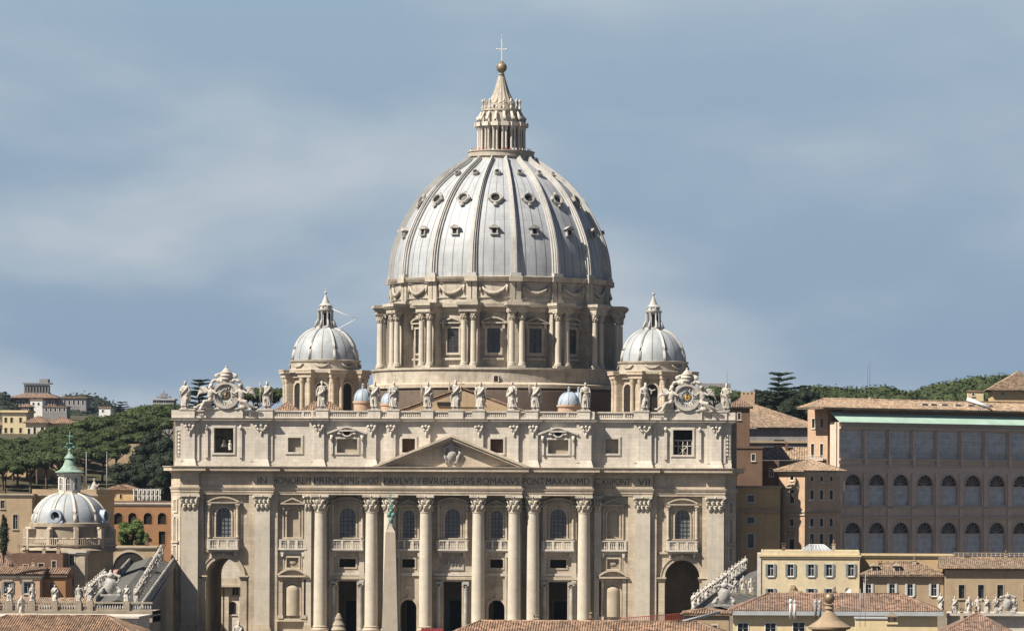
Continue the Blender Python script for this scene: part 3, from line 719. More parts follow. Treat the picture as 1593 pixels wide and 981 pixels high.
for s in SG:
    wb = attic_window(46.4*s, 3.9, 36.4, 41.4, -0.3, DARK, 6.0 if s < 0 else 2.4, 2)
    if s < 0:
        b = MB(); b.lathe([(0.05, 1.7), (0.35, 1.65), (0.55, 1.3), (0.65, 0.6), (0.85, 0.2), (1.1, 0.0), (1.0, 0.05)], 20, (-46.6, 1.2, 37.6)); b.tube([(-48.3, 1.2, 39.6), (-44.5, 1.2, 39.6)], 0.15, 8)
        b.build('bell', DBRONZE, wb)
        b = MB(); b.lathe([(0.4, 0), (0.3, 0.7), (0.35, 1.2), (0.1, 1.5)], 12, (-45.3, 0.9, 37.0)); b.ell((-45.3, 0.9, 38.75), 0.24); b.build('white_figure', TRAV_W, wb)  # small white figure standing beside the bell
    else:
        b = MB(); x = 46.4
        b.box(x-1.95, x+1.95, 0.9, 1.05, 36.4, 39.3)
        b.build('parapet_screen', DARK, wb)
        b = MB()
        for k in range(5): b.box(x-1.95+k*0.93, x-1.8+k*0.93, 0.7, 0.85, 36.4, 39.3)
        b.box(x-1.95, x+1.95, 0.7, 0.85, 39.2, 39.4); b.box(x-1.95, x+1.95, 0.7, 0.85, 38.1, 38.25)
        b.tube([(x-0.9, 0.75, 36.4), (x+0.9, 0.75, 38.1)], 0.09, 6); b.tube([(x+0.9, 0.75, 36.4), (x-0.9, 0.75, 38.1)], 0.09, 6)
        b.build('window_lattice', TRAV_W, wb)
    attic_window(32.1*s, 2.6, 36.6, 39.5, -0.3, STUC)
    attic_window(21.3*s, 4.1, 36.5, 39.3, -1.9, STUC, 0.9, 1)
    attic_window(8.9*s, 2.6, 36.6, 39.4, -1.9, BRICK, 1.5)
AP = [(-56.4, 14), (-56.4, -0.3), (-54.5, -0.3), (-54.5, -1.1), (-51.9, -1.1), (-51.9, -0.3), (-40.4, -0.3), (-40.4, -1.15), (-37.1, -1.15), (-37.1, -0.3), (-28.4, -0.3), (-28.4, -2.6), (-25.6, -2.6), (-25.6, -1.9),
      (-17.5, -1.9), (-17.5, -2.6), (-11.2, -2.6), (-11.2, -1.9), (-6.5, -1.9), (-6.5, -2.6), (-4.2, -2.6), (-4.2, -1.9)]
sweep(MB(), mirrored(AP), [(-0.3, 42.55), (0.15, 42.6), (0.2, 42.9), (0.65, 42.95), (0.7, 43.25), (0.85, 43.4), (-2.5, 43.42)]).build('attic_cornice', TRAV_W, B)
# parapet balustrade on the attic
mb = MB(); BAL = []
PED = [53.8, 38.0, 26.4, 15.9, 12.1, 5.2]
pedx = sorted([s*x for s in SG for x in PED] + [0.6])
for x in pedx:
    yy = -0.6 if abs(x) > 28.4 else -2.0
    w = 1.5 if abs(x) > 30 or abs(x) < 1 else 1.25
    mb.box(x-w, x+w, yy, yy+1.4, 43.43, 45.25); mb.box(x-w-0.12, x+w+0.12, yy-0.12, yy+1.5, 45.0, 45.28)
def rail(a, b, y):
    mb.box(a, b, y+0.36, y+0.5, 43.8, 44.75); mb.box(a, b, y+0.05, y+0.55, 43.43, 43.8); mb.box(a, b, y+0.0, y+0.6, 44.75, 45.0)
    n = max(1, int((b-a)/1.9))
    for k in range(n+1):
        if k % 3 == 0: mb.box(a+(b-a)*k/n-0.22, a+(b-a)*k/n+0.22, y+0.06, y+0.54, 43.8, 44.75)
    x = a+0.3; bal = MB(); BAL.append(bal)
    while x < b-0.2:
        bal.lathe([(0.10, 0), (0.17, 0.32), (0.07, 0.62), (0.13, 0.95)], 6, (x, y+0.3, 43.8)); x += 0.42
xs = [-57.0] + pedx + [57.0]
for a, b in zip(xs, xs[1:]):
    if a < -28.4 < b: rail(a+1.5, -28.4, -0.4); mb.box(-28.6, -28.2, -1.8, -0.2, 43.43, 45.0); rail(-28.2, b-1.3, -1.8)
    elif a < 28.4 < b: rail(a+1.3, 28.2, -1.8); mb.box(28.2, 28.6, -1.8, -0.2, 43.43, 45.0); rail(28.6, b-1.5, -0.4)
    elif abs(a) == 57 or abs(b) == 57: mb.box(a, b, -0.35, 0.3, 43.43, 44.99)
    elif b - a > 2.8: rail(a+1.2, b-1.2, -0.4 if abs(a+b)/2 > 28.4 else -1.8)
o = mb.build('parapet', TRAV_W, B)
for bal in BAL:
    if bal.v: bal.build('balusters', TRAV_W, o)
mb = MB()
for s in SG: MB().box(42.5*s, 50.3*s, -0.7, 1.6, 43.44, 45.0).build('clock_pedestal', TRAV_W, B)

# corner ornament on the attic end strips
for s in SG:
    mb = MB(); x = 55.4*s
    frame_rect(mb, x-0.5, x+0.5, 35.8, 40.8, 0.12, -0.42, -0.25)
    for k in range(6): mb.ell((x, -0.4, 36.4+k*0.75), (0.3, 0.18, 0.33), 8, 6)
    mb.build('carved_panel', TRAV_W, B)
# pediment
mb = MB()
mb.prism([(-14.0, 33.75), (14.0, 33.75), (0, 39.0)], -3.9, -1.85)
o = mb.build('pediment', TRAV, B)
mb = MB()
L, H = 15.9, 6.45
for s in SG:
    for (d0, d1, y) in ((0.0, 0.45, -5.75), (0.45, 0.95, -5.45), (0.95, 1.35, -4.5)):
        dz = lambda d: d*1.09
        mb.prism([(s*L - s*d0*2.6, 33.76), (0, 33.76+H-dz(d0)), (0, 33.76+H-dz(d1)), (s*L - s*d1*2.6, 33.76)], y, -1.86)
mb.build('raking_cornice', TRAV, o)
cr = MB()
cr.ell((0, -4.2, 36.0), (1.05, 0.5, 1.3), 14, 8); cr.ell((0, -4.35, 36.0), (0.75, 0.5, 0.95), 12, 8)
for s in SG:
    cr.tube([(s*1.2, -4.2, 37.2), (s*1.7, -4.3, 36.5), (s*1.3, -4.3, 35.6), (s*1.0, -4.2, 34.8), (s*0.4, -4.2, 34.4)], [0.3, 0.38, 0.35, 0.3, 0.2], 7)
    cr.tube([(s*1.6, -4.1, 37.6), (s*0.5, -4.2, 37.9)], [0.25, 0.3], 7)
    cr.ell((s*1.5, -4.2, 37.5), 0.35); cr.ell((s*1.1, -4.2, 34.6), 0.3)
cr.lathe([(0.0, 37.2), (0.55, 37.3), (0.7, 37.9), (0.55, 38.5), (0.15, 38.9), (0.0, 38.95)], 12, (0, -4.1, 0), curved=True); cr.ell((0, -4.1, 39.0), 0.18)
link('crest', remesh(cr, 'crest', MARB, 0.11), o)
# -- body of the building behind the front
mb = MB(); mb.box(-57.2, 57.2, 4.5, 14, 17.5, 43.2); mb.box(51.5, 57.2, 4.5, 14, -1, 17.5); mb.box(-57.2, -51.0, 4.5, 14, -1, 17.5); mb.box(-42, 42, 14, 120, -1, 42.5)
mb.box(42, 57, 14, 30, -1, 17)
mb.build('nave_body', TRAV_D, B)
mb = MB(); mb.box(-57.0, 57.0, 1.8, 14.0, 43.2, 43.35); mb.box(-41.8, 41.8, 14, 119, 42.5, 42.7); mb.build('flat_roof', TAN, B)

# corrugated tile slope, used by every tiled roof
def slope(mb, pts, pitch=0.5, h=0.12):
    """convex planar polygon (3-D points, first edge = eave); ridges of tiles run up the slope"""
    p = [Vector(q) for q in pts]; o = p[0]; u = (p[1]-p[0]).normalized()
    nrm = (p[1]-p[0]).cross(p[2]-p[0]).normalized()
    if nrm.z < 0: nrm = -nrm
    v = nrm.cross(u)
    if v.z < 0: v = -v
    q = [((a-o).dot(u), (a-o).dot(v)) for a in p]
    umin, umax = min(a[0] for a in q), max(a[0] for a in q)
    def span(x):
        vs = []
        for (a, b), (c, d) in zip(q, q[1:]+q[:1]):
            if (a-x)*(c-x) <= 0 and abs(a-c) > 1e-9: vs.append(b + (d-b)*(x-a)/(c-a))
        return (min(vs), max(vs)) if vs else None
    n = max(1, int(round((umax-umin)/pitch))); st = (umax-umin)/n
    W = lambda x, y, hh: tuple(o + u*x + v*y + nrm*hh)
    vs, fs = [], []
    for i in range(n):
        xs = [(umin+st*i+1e-5, 0), (umin+st*(i+0.28), h), (umin+st*(i+0.62), h), (umin+st*(i+0.8), 0), (umin+st*(i+1)-1e-5, 0)]
        row = []
        for x, hh in xs:
            s_ = span(x)
            if s_: row.append((W(x, s_[0], hh), W(x, s_[1], hh)))
        for (a, b), (c, d) in zip(row, row[1:]):
            k = len(vs); vs += [a, c, d, b]; fs.append((k, k+1, k+2, k+3))
    mb.add(vs, fs)
    mb.add([tuple(a - nrm*0.02) for a in p] , [tuple(range(len(p)))])
    return mb
def hip(L, D, z, h, over=0.5, x0=0, y0=0, pitch=0.5, th=0.12, inset=None):
    a, b, c, d = (x0-over, y0-over, z), (x0+L+over, y0-over, z), (x0+L+over, y0+D+over, z), (x0-over, y0+D+over, z)
    mb = MB()
    i = (min(L, D)/2+over) if inset is None else inset
    if L >= D: r0, r1 = (x0-over+i, y0+D/2, z+h), (x0+L+over-i, y0+D/2, z+h); F_ = [(a, b, r1, r0), (b, c, r1), (c, d, r0, r1), (d, a, r0)]
    else: r0, r1 = (x0+L/2, y0-over+i, z+h), (x0+L/2, y0+D+over-i, z+h); F_ = [(a, b, r0), (b, c, r1, r0), (c, d, r1), (d, a, r0, r1)]
    for f in F_: slope(mb, f, pitch, th)
    for e in [(a, r0), (b, r1 if L >= D else r0), (c, r1), (d, r0 if L >= D else r1), (r0, r1)]: mb.tube(e, 0.16, 5)
    mb.box(a[0]+0.02, b[0]-0.02, a[1]+0.02, c[1]-0.02, z-0.18, z-0.03)
    return mb
def gable(L, D, z, h, over=0.5, pitch=0.5, axis='x'):
    mb = MB()
    if axis == 'x':
        a, b, c, d = (-over, -over, z), (L+over, -over, z), (L+over, D+over, z), (-over, D+over, z); r0, r1 = (-over, D/2, z+h), (L+over, D/2, z+h)
        slope(mb, (a, b, r1, r0), pitch); slope(mb, (c, d, r0, r1), pitch); mb.tube((r0, r1), 0.16, 5)
        mb.add([a, (a[0], a[1], z-0.15), (d[0], d[1], z-0.15), d, r0], [(0, 1, 2, 3, 4)]); mb.add([b, (b[0], b[1], z-0.15), (c[0], c[1], z-0.15), c, r1], [(0, 1, 2, 3, 4)])
    else:
        a, b, c, d = (-over, -over, z), (L+over, -over, z), (L+over, D+over, z), (-over, D+over, z); r0, r1 = (L/2, -over, z+h), (L/2, D+over, z+h)
        slope(mb, (b, c, r1, r0), pitch); slope(mb, (d, a, r0, r1), pitch); mb.tube((r0, r1), 0.16, 5)
        mb.add([a, (a[0], a[1], z-0.15), (b[0], b[1], z-0.15), b, r0], [(0, 1, 2, 3, 4)]); mb.add([d, (d[0], d[1], z-0.15), (c[0], c[1], z-0.15), c, r1], [(0, 1, 2, 3, 4)])
    return mb
# nave roof with its low gable, side sheds and little cupolas
mb = MB(); y0, y1 = 22, 118
slope(mb, [(-14.5, y0, 45.0), (-14.5, y1, 45.0), (0, y1, 50.2), (0, y0, 50.2)]); slope(mb, [(14.5, y0, 45.0), (14.5, y1, 45.0), (0, y1, 50.2), (0, y0, 50.2)])
mb.tube([(0, y0, 50.3), (0, y1, 50.3)], 0.2, 6)
mb.build('nave_roof', TILE, B)
mb = MB(); mb.prism([(-13.8, 42.7), (13.8, 42.7), (13.8, 45.0), (0, 49.9), (-13.8, 45.0)], 22.3, 23.3); mb.box(-4.5, 3.0, 22.1, 22.4, 46.3, 47.6); mb.build('nave_gable', TAN, B)
mb = MB(); mb.box(-5, -0.6, 22.0, 22.2, 46.5, 47.3); mb.build('gable_window', DARK, B)
for (px, pr) in ((499, 36), (445, 22), (880, 0)):
    if px == 880: continue
    c = P(px, 636, 40); mb = hip(pr*2/7.36, 6, 45.0, 2.6, x0=c.x-pr/7.36, y0=40); mb.build('low_tiled_roof', TILE, B)
    mb = MB(); mb.box(c.x-pr/7.36+.3, c.x+pr/7.36-.3, 40.3, 45.7, 42.6, 44.85); mb.build('roof_wall', PINKP, B)
def cupola(px, Y, r, zb, zt, ztop=None):
    c = P(px, 625, Y)
    base = MB(); base.lathe([(r*1.02, -8), (r*1.02, -0.5), (r*1.12, -0.45), (r*1.12, 0), (r*0.98, 0.02)], 24)
    o = base.build('cupola', PINKP, B); o.location = (c.x, Y, zb)
    d = MB(); d.lathe([(r*cos(t), (zt-zb)*sin(t)) for t in [pi/2*k/8 for k in range(9)]], 24, curved=True); d.lathe([(0.28, zt-zb-0.1), (0.32, zt-zb+0.5), (0.2, zt-zb+0.6), (0.34, zt-zb+0.9), (0.0, zt-zb+1.2)], 10)
    for k in range(8):
        a = 2*pi*k/8; d.tube([(r*1.01*cos(t)*cos(a), r*1.01*cos(t)*sin(a), (zt-zb)*1.01*sin(t)) for t in [pi/2*j/6 for j in range(6)]], 0.08, 5)
    d.build('lead_dome', LEADP, o)
cupola(564.6, 60, 1.95, 48.2, 50.9); cupola(605, 75, 1.7, 48.0, 50.4); cupola(885, 60, 2.35, 47.6, 50.4); cupola(900, 78, 1.9, 48.0, 50.8)
mb = MB(); mb.lathe([(31.5, 42), (31.5, 52.0), (30.6, 52.2), (30.6, 53.2)], 64, (0, 150, 0)); mb.build('crossing_base', BROWNB, B)
mb = MB(); mb.lathe([(30.8, 52.6), (31.3, 52.7), (31.3, 53.5), (29.8, 54.0)], 64, (0, 150, 0)); mb.build('crossing_ledge', TRAV, B)

# -- drum of the great dome
DRM = MB(); DRM.lathe([(29.9, 53.5), (30.0, 56.8), (30.35, 56.9), (30.35, 57.35), (24.4, 57.4), (24.4, 70.3), (25.0, 70.35), (25.1, 71.3), (25.9, 71.4), (26.0, 72.2), (25.4, 72.25), (25.4, 77.2), (25.9, 77.3), (26.3, 77.9), (26.5, 78.4), (25.3, 78.6)], 96)
drum = DRM.build('drum', TRAV_M, B); drum.location = (0, 150, 0)
bt = MB()
bt.box(-1.75, 1.75, -26.9, -23.8, 57.4, 70.3)
bt.box(-1.9, 1.9, -29.3, -26, 57.38, 57.9)
bt.box(-2.1, 2.1, -29.5, -24.0, 70.2, 71.3); bt.box(-2.35, 2.35, -29.9, -24.0, 71.3, 71.7); bt.box(-2.6, 2.6, -30.2, -24.0, 71.7, 72.35)
bt.box(-1.2, -0.1, -26.05, -25.2, 72.4, 77.25); bt.box(0.15, 1.25, -26.05, -25.2, 72.4, 77.25)
bt.box(-1.5, 1.5, -26.9, -25.2, 77.3, 78.55); bt.box(-1.5, 1.5, -26.4, -25.2, 72.36, 73.1)
butt = bt.build('buttress', TRAV_M, drum)
cm = MB(); cm.lathe([(0.95, 0), (0.95, 0.35), (0.8, 0.4), (0.86, 0.6), (0.72, 0.75)], 16); cm.lathe([(0.70, 0.75), (0.69, 4), (0.62, 10.3)], 16, curved=True)
bcap = capital_mesh(1.28, 1.85, mat=COLM)
def placed(o, r): return o
for k in range(16):
    th = 2*pi*(k+0.5)/16
    b = butt if k == 0 else copy_tree(butt, drum); b.rotation_euler = (0, 0, th)
if True:
    cme = cm.mesh('drum_column'); cme.materials.append(COLM)
    for k in range(16):
        th = 2*pi*(k+0.5)/16
        for q in (-1, 1):
            x, y = q*1.15, -28.4
            X_, Y_ = x*cos(th)-y*sin(th), x*sin(th)+y*cos(th)
            c = mesh_part('drum_column', cme, drum, (X_, Y_, 57.85), th)
            cp = mesh_part('drum_capital', bcap, drum, (X_, Y_, 68.1+0.25), th, (1, 1, 1.0))
def drum_window(kind):
    mb = MB(); R = 24.45
    frame_rect(mb, -1.5, 1.5, 60.9, 66.5, 0.5, -R-0.5, -R+0.6); frame_rect(mb, -2.0, 2.0, 60.4, 67.0, 0.3, -R-0.25, -R+0.6)
    mb.box(-2.4, 2.4, -R-0.8, -R+0.6, 59.2, 59.7)
    (ped_seg if kind else ped_tri)(mb, 0, 6.0, 67.9, 1.3, -R-1.1, -R+0.6, 0.38)
    for q in (-1, 1): mb.box(q*2.3-0.3, q*2.3+0.3, -R-0.9, -R+0.5, 66.4, 67.6)
    f = mb.build('drum_window', TRAV_M, drum)
    mb = MB(); mb.box(-1.5, 1.5, -R-0.12, -R+0.1, 60.9, 66.5); mb.build('pane', GLASSD, f)
    mb = MB(); mb.box(-0.1, 0.1, -R-0.25, -R-0.13, 60.9, 66.5)
    for z in (62.3, 63.7, 65.1): mb.box(-1.5, 1.5, -R-0.24, -R-0.14, z-0.06, z+0.06)
    mb.build('mullion', IRON, f)
    return f
dw = [drum_window(1), drum_window(0)]
for k in range(16):
    o = dw[k % 2] if k < 2 else copy_tree(dw[k % 2], drum); o.rotation_euler = (0, 0, 2*pi*k/16)
# garlands on the drum attic
mb = MB(); R = 25.5
for q in (-1, 1): mb.tube([(q*3.1, -R-0.05, 76.6), (q*3.05, -R-0.1, 75.4), (q*2.95, -R-0.05, 74.6)], [0.28, 0.3, 0.1], 6)
mb.tube([(-2.9, -R-0.05, 76.3), (-2.1, -R-0.25, 75.3), (-1.0, -R-0.38, 74.7), (0, -R-0.42, 74.5), (1.0, -R-0.38, 74.7), (2.1, -R-0.25, 75.3), (2.9, -R-0.05, 76.3)], [0.2, 0.34, 0.44, 0.5, 0.44, 0.34, 0.2], 7)
frame_rect(mb, -3.7, 3.7, 73.6, 77.0, 0.1, -R-0.08, -R+0.6)
gar = mb.build('garland', TRAV_M, drum)
for k in range(16):
    o = gar if k == 0 else copy_tree(gar, drum); o.rotation_euler = (0, 0, 2*pi*k/16)
mb = MB(); mb.box(0.2, 1.6, -30.45, -30.0, 53.9, 55.6); mb.build('small_opening', TRAV_W, drum); mb = MB(); mb.box(0.45, 1.35, -30.5, -30.3, 54.1, 55.4); mb.build('small_pane', DARK, drum)

# -- great dome shell
PR = [(432, 168), (420, 167), (400, 164.5), (380, 159.5), (360, 151.5), (340, 141.5), (322, 130.5), (306, 118.5), (292, 106), (280, 92), (270, 78.5), (262, 66.5), (256, 56), (250, 50)]
PROF = [(r/6.593, 28 + (770-y)/6.593) for y, r in PR]; PROF[0] = (25.5, 78.5)
def RZ(z):
    for (r0, z0), (r1, z1) in zip(PROF, PROF[1:]):
        if z0 <= z <= z1: return r0 + (r1-r0)*(z-z0)/(z1-z0)
    return PROF[-1][0]
fine = []
for k in range(41):
    z = 78.5 + (PROF[-1][1]-78.5)*k/40; rr = sum(RZ(min(max(z+d, 78.5), PROF[-1][1])) for d in (-0.8, -0.4, 0, 0.4, 0.8))/5
    fine.append((rr, z))
mb = MB(); mb.lathe(fine, 128, curved=True)
dome = mb.build('great_dome', LEAD, B); dome.location = (0, 150, 0)
def rib(mb, w0, w1, h, lift=0.0):
    rows = []
    for i, (r, z) in enumerate(fine):
        t = i/40; w = (w0 + (w1-w0)*t)/2
        a = fine[max(i-1, 0)]; b = fine[min(i+1, 40)]; d = Vector((0, -(b[0]-a[0]), b[1]-a[1])).normalized(); n = Vector((0, -d.z, d.y)).normalized()
        if n.y > 0: n = -n
        p = Vector((0, -r, z)); rows.append([p + Vector((-w, 0, 0)) - n*0.3, p + Vector((-w, 0, 0)) + n*h, p + Vector((w, 0, 0)) + n*h, p + Vector((w, 0, 0)) - n*0.3])
    for A, Bq in zip(rows, rows[1:]):
        for j in range(3): mb.add([A[j], A[j+1], Bq[j+1], Bq[j]], [(0, 1, 2, 3)])
mb = MB(); rib(mb, 2.2, 0.85, 0.42); rib(mb, 1.3, 0.5, 0.85); rib(mb, 0.5, 0.22, 1.1)
mb.box(-1.2, 1.2, -26.6, -25.0, 78.5, 79.3)
rb = mb.build('rib', RIBM, dome)
for k in range(16):
    o = rb if k == 0 else copy_tree(rb, dome); o.rotation_euler = (0, 0, 2*pi*(k+0.5)/16)
def surf(z, tilt_scale=1.0):
    r = RZ(z); sl_ = (RZ(z-1) - RZ(z+1))/2      # dr per m
    return Matrix.Translation((0, -r, z)) @ Matrix.Rotation(-math.atan(sl_)*tilt_scale, 4, 'X')
def ring(mb, r0, r1, y0, y1, n=20):
    for k in range(n):
        a, b = 2*pi*k/n, 2*pi*(k+1)/n
        mb.prism([(r0*cos(a), r0*sin(a)), (r1*cos(a), r1*sin(a)), (r1*cos(b), r1*sin(b)), (r0*cos(b), r0*sin(b))], y0, y1)
protos = []
mb = MB((surf(89.0, 0.4) @ Matrix.Scale(0.82, 4)))         # hooded dormers, lowest row
mb.box(-1.0, -0.6, -0.9, 1.2, -0.9, 0.9); mb.box(0.6, 1.0, -0.9, 1.2, -0.9, 0.9); mb.box(-1.2, 1.2, -1.0, 1.2, -1.2, -0.9); mb.box(-1.0, 1.0, -0.6, 1.4, 0.7, 0.9)
mb.prism([(-1.6, 0.85), (0, 1.75), (1.6, 0.85), (1.45, 0.65), (-1.45, 0.65)], -1.35, 1.6)
o = mb.build('hooded_dormer', MARB, dome); m2_ = MB((surf(89.0, 0.4) @ Matrix.Scale(0.82, 4))); m2_.box(-0.6, 0.6, -0.6, 0.4, -0.85, 0.7); m2_.build('pane', DARK, o); protos.append(o)
for z, r, t in ((96.6, 1.0, 0.85), (102.9, 0.52, 0.9)):
    M = surf(z, t); mb = MB(M); ring(mb, r, r*1.5, -0.75, 0.6)
    ring(mb, r*1.15, r*1.35, -0.9, -0.5)
    if r > 0.8:
        for a in (0, pi/2, pi, 3*pi/2): mb.ell((r*1.5*cos(a), -0.5, r*1.5*sin(a)), (0.42, 0.4, 0.42), 8, 6)
        mb.tube([(-0.5, -0.5, -r*1.75), (0, -0.6, -r*2.0), (0.5, -0.5, -r*1.75)], 0.25, 6)
    o = mb.build('round_dormer', MARB, dome); q = MB(M); q.prism([(r*cos(2*pi*k/16), r*sin(2*pi*k/16)) for k in range(16)], -0.25, -0.1); q.build('pane', GLASSD, o); protos.append(o)
for p_ in protos:
    for k in range(16):
        o = p_ if k == 0 else copy_tree(p_, dome); o.rotation_euler = (0, 0, 2*pi*k/16)

# -- lantern
lan = MB(); lan.lathe([(7.2, 105.9), (7.85, 106.3), (7.7, 107.0), (7.7, 107.5), (8.05, 107.6), (8.05, 107.75), (7.75, 107.75), (7.75, 108.7), (7.95, 108.75), (7.95, 108.95), (7.6, 108.95), (7.6, 107.8), (4.0, 107.8), (4.0, 114.7), (5.6, 114.75), (5.9, 115.0), (6.15, 115.6), (4.6, 115.65), (4.4, 118.3), (4.7, 118.5), (4.7, 118.9), (3.4, 119.0), (3.2, 120.2), (3.0, 120.4)], 48)
lantern = lan.build('lantern', TRAV_M, B); lantern.location = (0, 150, 0)
mb = MB()
mb.box(-0.4, 0.4, -5.1, -3.8, 107.8, 114.8)
for q in (-1, 1): mb.lathe([(0.34, 108.2), (0.3, 108.7), (0.25, 113.7), (0.38, 114.2), (0.4, 114.8)], 10, (q*0.42, -5.45, 0))
mb.box(-0.85, 0.85, -6.0, -3.8, 107.8, 108.25); mb.box(-0.85, 0.85, -6.35, -3.8, 114.75, 115.7)
mb.tube([(0, -5.6, 115.9), (0, -5.6, 116.6), (0, -5.1, 117.2), (0, -4.7, 118.2)], [(0.4, 0.45), (0.4, 0.5), (0.35, 0.35), (0.35, 0.25)], 8)
mb.lathe([(0.28, 118.9), (0.32, 119.3), (0.14, 119.6), (0.12, 120.3), (0.3, 120.6), (0.26, 121.1), (0.05, 121.3)], 8, (0, -4.45, 0))
lc = mb.build('lantern_pier', TRAV_W, lantern)
mb = MB(); mb.box(-0.55, 0.55, -4.15, -3.95, 108.2, 113.2); mb.prism([(0.55*cos(pi*k/8), 113.2+0.55*sin(pi*k/8)) for k in range(9)], -4.15, -3.95)
lw_ = mb.build('lantern_window', BRICK, lantern)
for k in range(16):
    o = lc if k == 0 else copy_tree(lc, lantern); o.rotation_euler = (0, 0, 2*pi*(k+0.5)/16)
    o = lw_ if k == 0 else copy_tree(lw_, lantern); o.rotation_euler = (0, 0, 2*pi*k/16)
sp = MB(); pts = [(2.95, 120.4), (2.4, 121.4), (1.8, 122.8), (1.35, 124.2), (1.0, 125.6), (0.72, 126.6), (0.62, 127.2), (0.85, 127.3), (0.5, 127.5), (0.5, 127.7)]
sp.lathe(pts, 64, curved=True, mod=lambda a, z: 1 + 0.11*(abs(cos(8*a)) if z < 127 else 0))
sp.build('spire', TRAV_M, lantern)
mb = MB(); mb.ell((0, 0, 128.85), 1.25, 24, 14); mb.lathe([(0.3, 129.9), (0.5, 130.1), (0.25, 130.4)], 12); mb.build('orb', GILT, lantern)
mb = MB(); mb.box(-0.11, 0.11, -0.11, 0.11, 130.3, 135.2); mb.box(-1.1, 1.1, -0.1, 0.1, 133.1, 133.32); mb.box(-0.03, 0.03, -0.03, 0.03, 135.2, 136.8)
for a, b in ((-1.15, 133.2), (1.15, 133.2), (0, 135.2)): mb.ell((a, 0, b), 0.2, 8, 6)
mb.build('cross', CROSSM, lantern)

# -- the two minor domes
MD = MB()
oct_ = lambda r, off=22.5: [(r*cos(radians(off+45*k)), r*sin(radians(off+45*k))) for k in range(8)]
MD.slab(oct_(8.2, 22.5), 40, 54.4); MD.slab(oct_(9.0), 40, 46.4)
MD.slab(oct_(8.9), 54.4, 55.1); MD.slab(oct_(9.3), 55.1, 55.5); MD.slab(oct_(9.8), 55.5, 56.1)
MD.lathe([(8.1, 56.1), (8.0, 56.4), (7.75, 56.4), (7.75, 57.9), (8.0, 58.0), (8.1, 58.4), (7.5, 58.5)], 48)
md = MD.build('minor_dome_tower', TRAV_M, B)
for k in range(8):
    th = radians(22.5+45*k)
    mb = MB(); mb.box(-1.5, 1.5, -9.1, -7.4, 46.0, 54.4)
    for q in (-1, 1): mb.lathe([(0.62, 46.3), (0.66, 46.7), (0.5, 46.9), (0.46, 52.9), (0.62, 53.6), (0.7, 54.4)], 12, (q*0.95, -9.25, 0))
    mb.box(-1.8, 1.8, -10.1, -8, 45.6, 46.35); mb.box(-1.7, 1.7, -10.0, -8, 54.4, 55.3); mb.box(-1.95, 1.95, -10.35, -8, 55.3, 55.9); mb.box(-2.0, 2.0, -10.45, -8, 55.9, 56.15)
    o = mb.build('corner_pier', TRAV, md); o.rotation_euler = (0, 0, th)
for k in range(8):
    th = radians(45*k)
    mb = MB(); frame_arch(mb, 0, 2.5, 46.6, 53.2, 0.4, -7.95, -7.4); mb.box(-1.9, 1.9, -8.1, -7.4, 50.9, 51.3) if False else None
    o = mb.build('arched_opening', TRAV, md); o.rotation_euler = (0, 0, th)
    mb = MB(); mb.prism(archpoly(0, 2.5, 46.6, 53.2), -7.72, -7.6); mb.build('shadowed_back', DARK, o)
    mb = MB(); mb.tube([(-1.6, -7.8, 57.6), (-0.8, -7.95, 57.0), (0, -8.0, 56.85), (0.8, -7.95, 57.0), (1.6, -7.8, 57.6)], [0.14, 0.22, 0.28, 0.22, 0.14], 6)
    g = mb.build('garland', TRAV_M, md); g.rotation_euler = (0, 0, th)
pf = [(7.5*cos(t)**0.92 if k < 9 else 1.6, 58.5 + 7.5*sin(t)) for k, t in enumerate([radians(77)*j/9 for j in range(10)])]
mb = MB(); mb.lathe(pf, 64, curved=True); sd = mb.build('dome_shell', LEAD_S, md)
for k in range(8):
    th = radians(22.5+45*k); mb = MB(); d = 0
    mb.tube([(0, -r-0.05, z) for r, z in pf], [(0.42-0.02*j, 0.28) for j in range(10)], 6); mb.tube([(0, -r-0.2, z) for r, z in pf], [(0.16, 0.28)]*10, 6)
    o = mb.build('rib', RIBM, md); o.rotation_euler = (0, 0, th)
mb = MB(); mb.lathe([(2.3, 65.5), (2.3, 66.1), (1.9, 66.2), (1.15, 66.25), (1.15, 69.6), (1.9, 69.7), (2.0, 70.0), (1.4, 70.05), (1.3, 70.8), (1.5, 70.9), (0.9, 71.4), (0.5, 72.4), (0.16, 73.3), (0.1, 73.6)], 24)
mb.ell((0, 0, 73.8), 0.33, 10, 8); mb.box(-0.04, 0.04, -0.04, 0.04, 74, 75.1); mb.box(-0.35, 0.35, -0.04, 0.04, 74.6, 74.7)
for k in range(8):
    a = radians(22.5+45*k); x, y = sin(a), -cos(a)
    mb.lathe([(0.3, 66.2), (0.2, 66.5), (0.18, 69.2), (0.3, 69.6)], 8, (1.65*x, 1.65*y, 0)); mb.tube([(2.5*x, 2.5*y, 66.0), (2.0*x, 2.0*y, 67.2), (1.7*x, 1.7*y, 67.8)], [0.3, 0.25, 0.12], 6)
    mb.ell((1.5*x, 1.5*y, 70.6), 0.2, 6, 5)
ln = mb.build('small_lantern', RIBM, md)
mb = MB()
for k in range(8):
    a = radians(45*k); mb.box(-0.01, 0.01, -0.01, 0.01, 67, 67.01) if False else None
    x, y = sin(a), -cos(a); r = 1.22
    mb.add([(r*x-0.28*y*-1, r*y-0.28*x, 66.6), (r*x+0.28*y*-1, r*y+0.28*x, 66.6), (r*x+0.28*y*-1, r*y+0.28*x, 69.1), (r*x-0.28*y*-1, r*y-0.28*x, 69.1)], [(0, 1, 2, 3)])
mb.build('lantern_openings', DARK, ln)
md.location = (-37.2, 110, 0)
c2 = copy_tree(md, B, (37.2, 110, 0))
mb = MB(); p1, p2, p3 = P(518, 481, 108), P(556, 495, 108), P(527, 511, 108)
